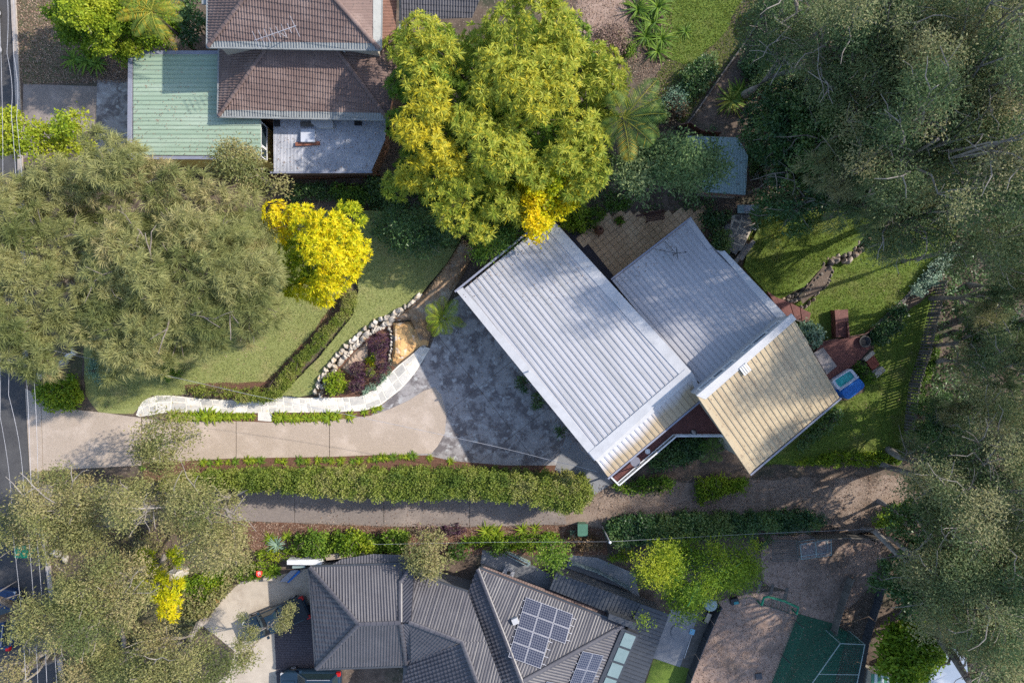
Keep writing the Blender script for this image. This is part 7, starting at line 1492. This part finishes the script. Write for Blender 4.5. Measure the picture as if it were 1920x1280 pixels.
scatter('undergrowth', 'shady undergrowth on the forest floor at the right', [[(1440, -60), (2000, -60), (2000, 420), (1800, 420), (1640, 395), (1440, 380), (1400, 200)], [(1760, 420), (2000, 420), (2000, 1320), (1660, 1320), (1700, 1010), (1760, 930), (1710, 860), (1760, 560)]], 90000, l_dark, .26, .12, 1, hmax=1.1, up=.5)
scatter('leaf_litter', 'dry leaf litter on the dirt lane and yard', [[(1054, 900), (1720, 890), (1765, 940), (1640, 1015), (1130, 990)], [(1290, 1300), (1345, 1128), (1430, 1005), (1660, 1000), (1600, 1300)], [(430, 977), (1130, 985), (1130, 1040), (480, 1040)], [(1060, -60), (1260, -60), (1260, 250), (1180, 140), (1080, 110)], [(1440, -60), (1900, -60), (1900, 400), (1440, 380)], [(30, 0), (240, 0), (240, 155), (40, 158)]], 60000, l_litter, .12, .06, 2, up=.25, cat='leaf litter')
scatter('leaf_litter', 'fallen leaves scattered on the lawns and concrete', [[(150, 400), (640, 395), (655, 545), (600, 622), (440, 722), (262, 762), (185, 772)], [(1480, 640), (1790, 430), (1690, 860), (1440, 860)], [(820, 620), (900, 600), (1110, 860), (860, 860)], [(560, 985), (560, 910), (1060, 910), (1060, 985)]], 2600, l_litter, .11, .06, 12, z=.03, up=.15, cat='leaf litter')
scatter('grass', 'short sunlit grass of the front lawn', [[(150, 400), (640, 395), (655, 545), (600, 622), (520, 712), (440, 722), (352, 738), (262, 762), (185, 772)]], 70000, l_grass, .10, .03, 3, up=1.2, cat='grass', z=.012)
scatter('grass', 'short grass of the upper lawn above the rocks', [UL], 36000, l_grass, .10, .03, 4, up=1.2, cat='grass', z=.335)
scatter('grass', 'lush grass of the back lawns', [[(1640, 432), (1800, 395), (1790, 455), (1622, 633), (1470, 640), (1468, 572), (1562, 496)], [(1640, 640), (1712, 575), (1760, 540), (1690, 870), (1430, 872), (1560, 760), (1620, 735)]], 60000, l_grassR, .12, .035, 5, up=1.0, cat='grass', z=.012, excl=([(1538, 642), (1572, 635), (1612, 630), (1634, 650), (1614, 673), (1590, 692), (1556, 712), (1526, 668)],))
scatter('grass', 'lush grass of the raised back lawn', [[(1395, 500), (1440, 395), (1640, 395), (1640, 425), (1553, 488), (1462, 562), (1437, 548)]], 26000, l_grassR, .12, .035, 6, up=1.0, cat='grass', z=.395)
scatter('grass', 'rough grass of the far lawn and mossy bank at the top', [[(1245, 120), (1250, -60), (1440, -60), (1440, 20), (1280, 235), (1215, 170)]], 30000, l_grassR, .14, .04, 7, up=.8, cat='grass')
scatter('undergrowth', 'weedy undergrowth on the bank under the lower left gums', [[(100, 1060), (480, 1060), (430, 1110), (380, 1172), (340, 1240), (250, 1300), (110, 1300)], [(60, 880), (440, 905), (480, 1060), (90, 1060)]], 46000, l_gumL, .2, .08, 8, hmax=.8, tint=.75)
scatter('undergrowth', 'scrub under the trees between the jacaranda and the shed', [[(860, 380), (1340, 240), (1340, 395), (1150, 398), (870, 460)], [(690, 330), (860, 380), (860, 470), (700, 450)]], 30000, l_dark, .22, .10, 9, hmax=.9, excl=([(850, 545), (1035, 405), (1200, 560), (1000, 640)],))

def roof_litter(label, pl, pts, n, seed):
    W = pl.poly(pts); q = [tuple(p)[:2] for p in W]; A = np.array(q); lf = Leaf(seed); r = lf.r; p = r.uniform(A.min(0), A.max(0), (n, 2)); p = p[inside(p, q)]
    c = np.array([(x, y, pl.z(x, y)+.05+r.random()*.03) for x, y in p]); dd = nrm(np.concatenate([r.normal(size=(len(p), 2)), r.normal(0, .1, (len(p), 1))], 1))
    lf.blades(c, dd, r.uniform(.06, .16, len(c)), r.uniform(.03, .06, len(c)), r.uniform(.0, .8, len(c)), 1.5, 0); tag(lf.build('leaf_litter', l_litter), label, 'leaf litter', kind='stuff')
roof_litter('dead leaves along the upper gutter of the white roof', R1, [(858, 546), (1030, 408), (1050, 428), (880, 566)], 420, 1)
roof_litter('scattered dead leaves under the orange-yellow tree on the white roof', R1, [(900, 530), (1030, 410), (1120, 510), (1000, 600)], 260, 2)
roof_litter('dead leaves along the gutter of the middle grey roof', R2, [(1148, 526), (1294, 413), (1310, 432), (1165, 545)], 420, 3)
roof_litter('dead leaves on the lower corner of the tan roof', R3, [(1410, 880), (1574, 746), (1560, 726), (1395, 862)], 360, 4)
roof_litter('twigs and leaves on the green garage roof', G, [(250, 103), (489, 222), (489, 291), (250, 291)], 380, 5)
roof_litter('dead leaves on the corrugated lean-to', CR, [(513, 226), (720, 226), (696, 320), (513, 320)], 300, 6)
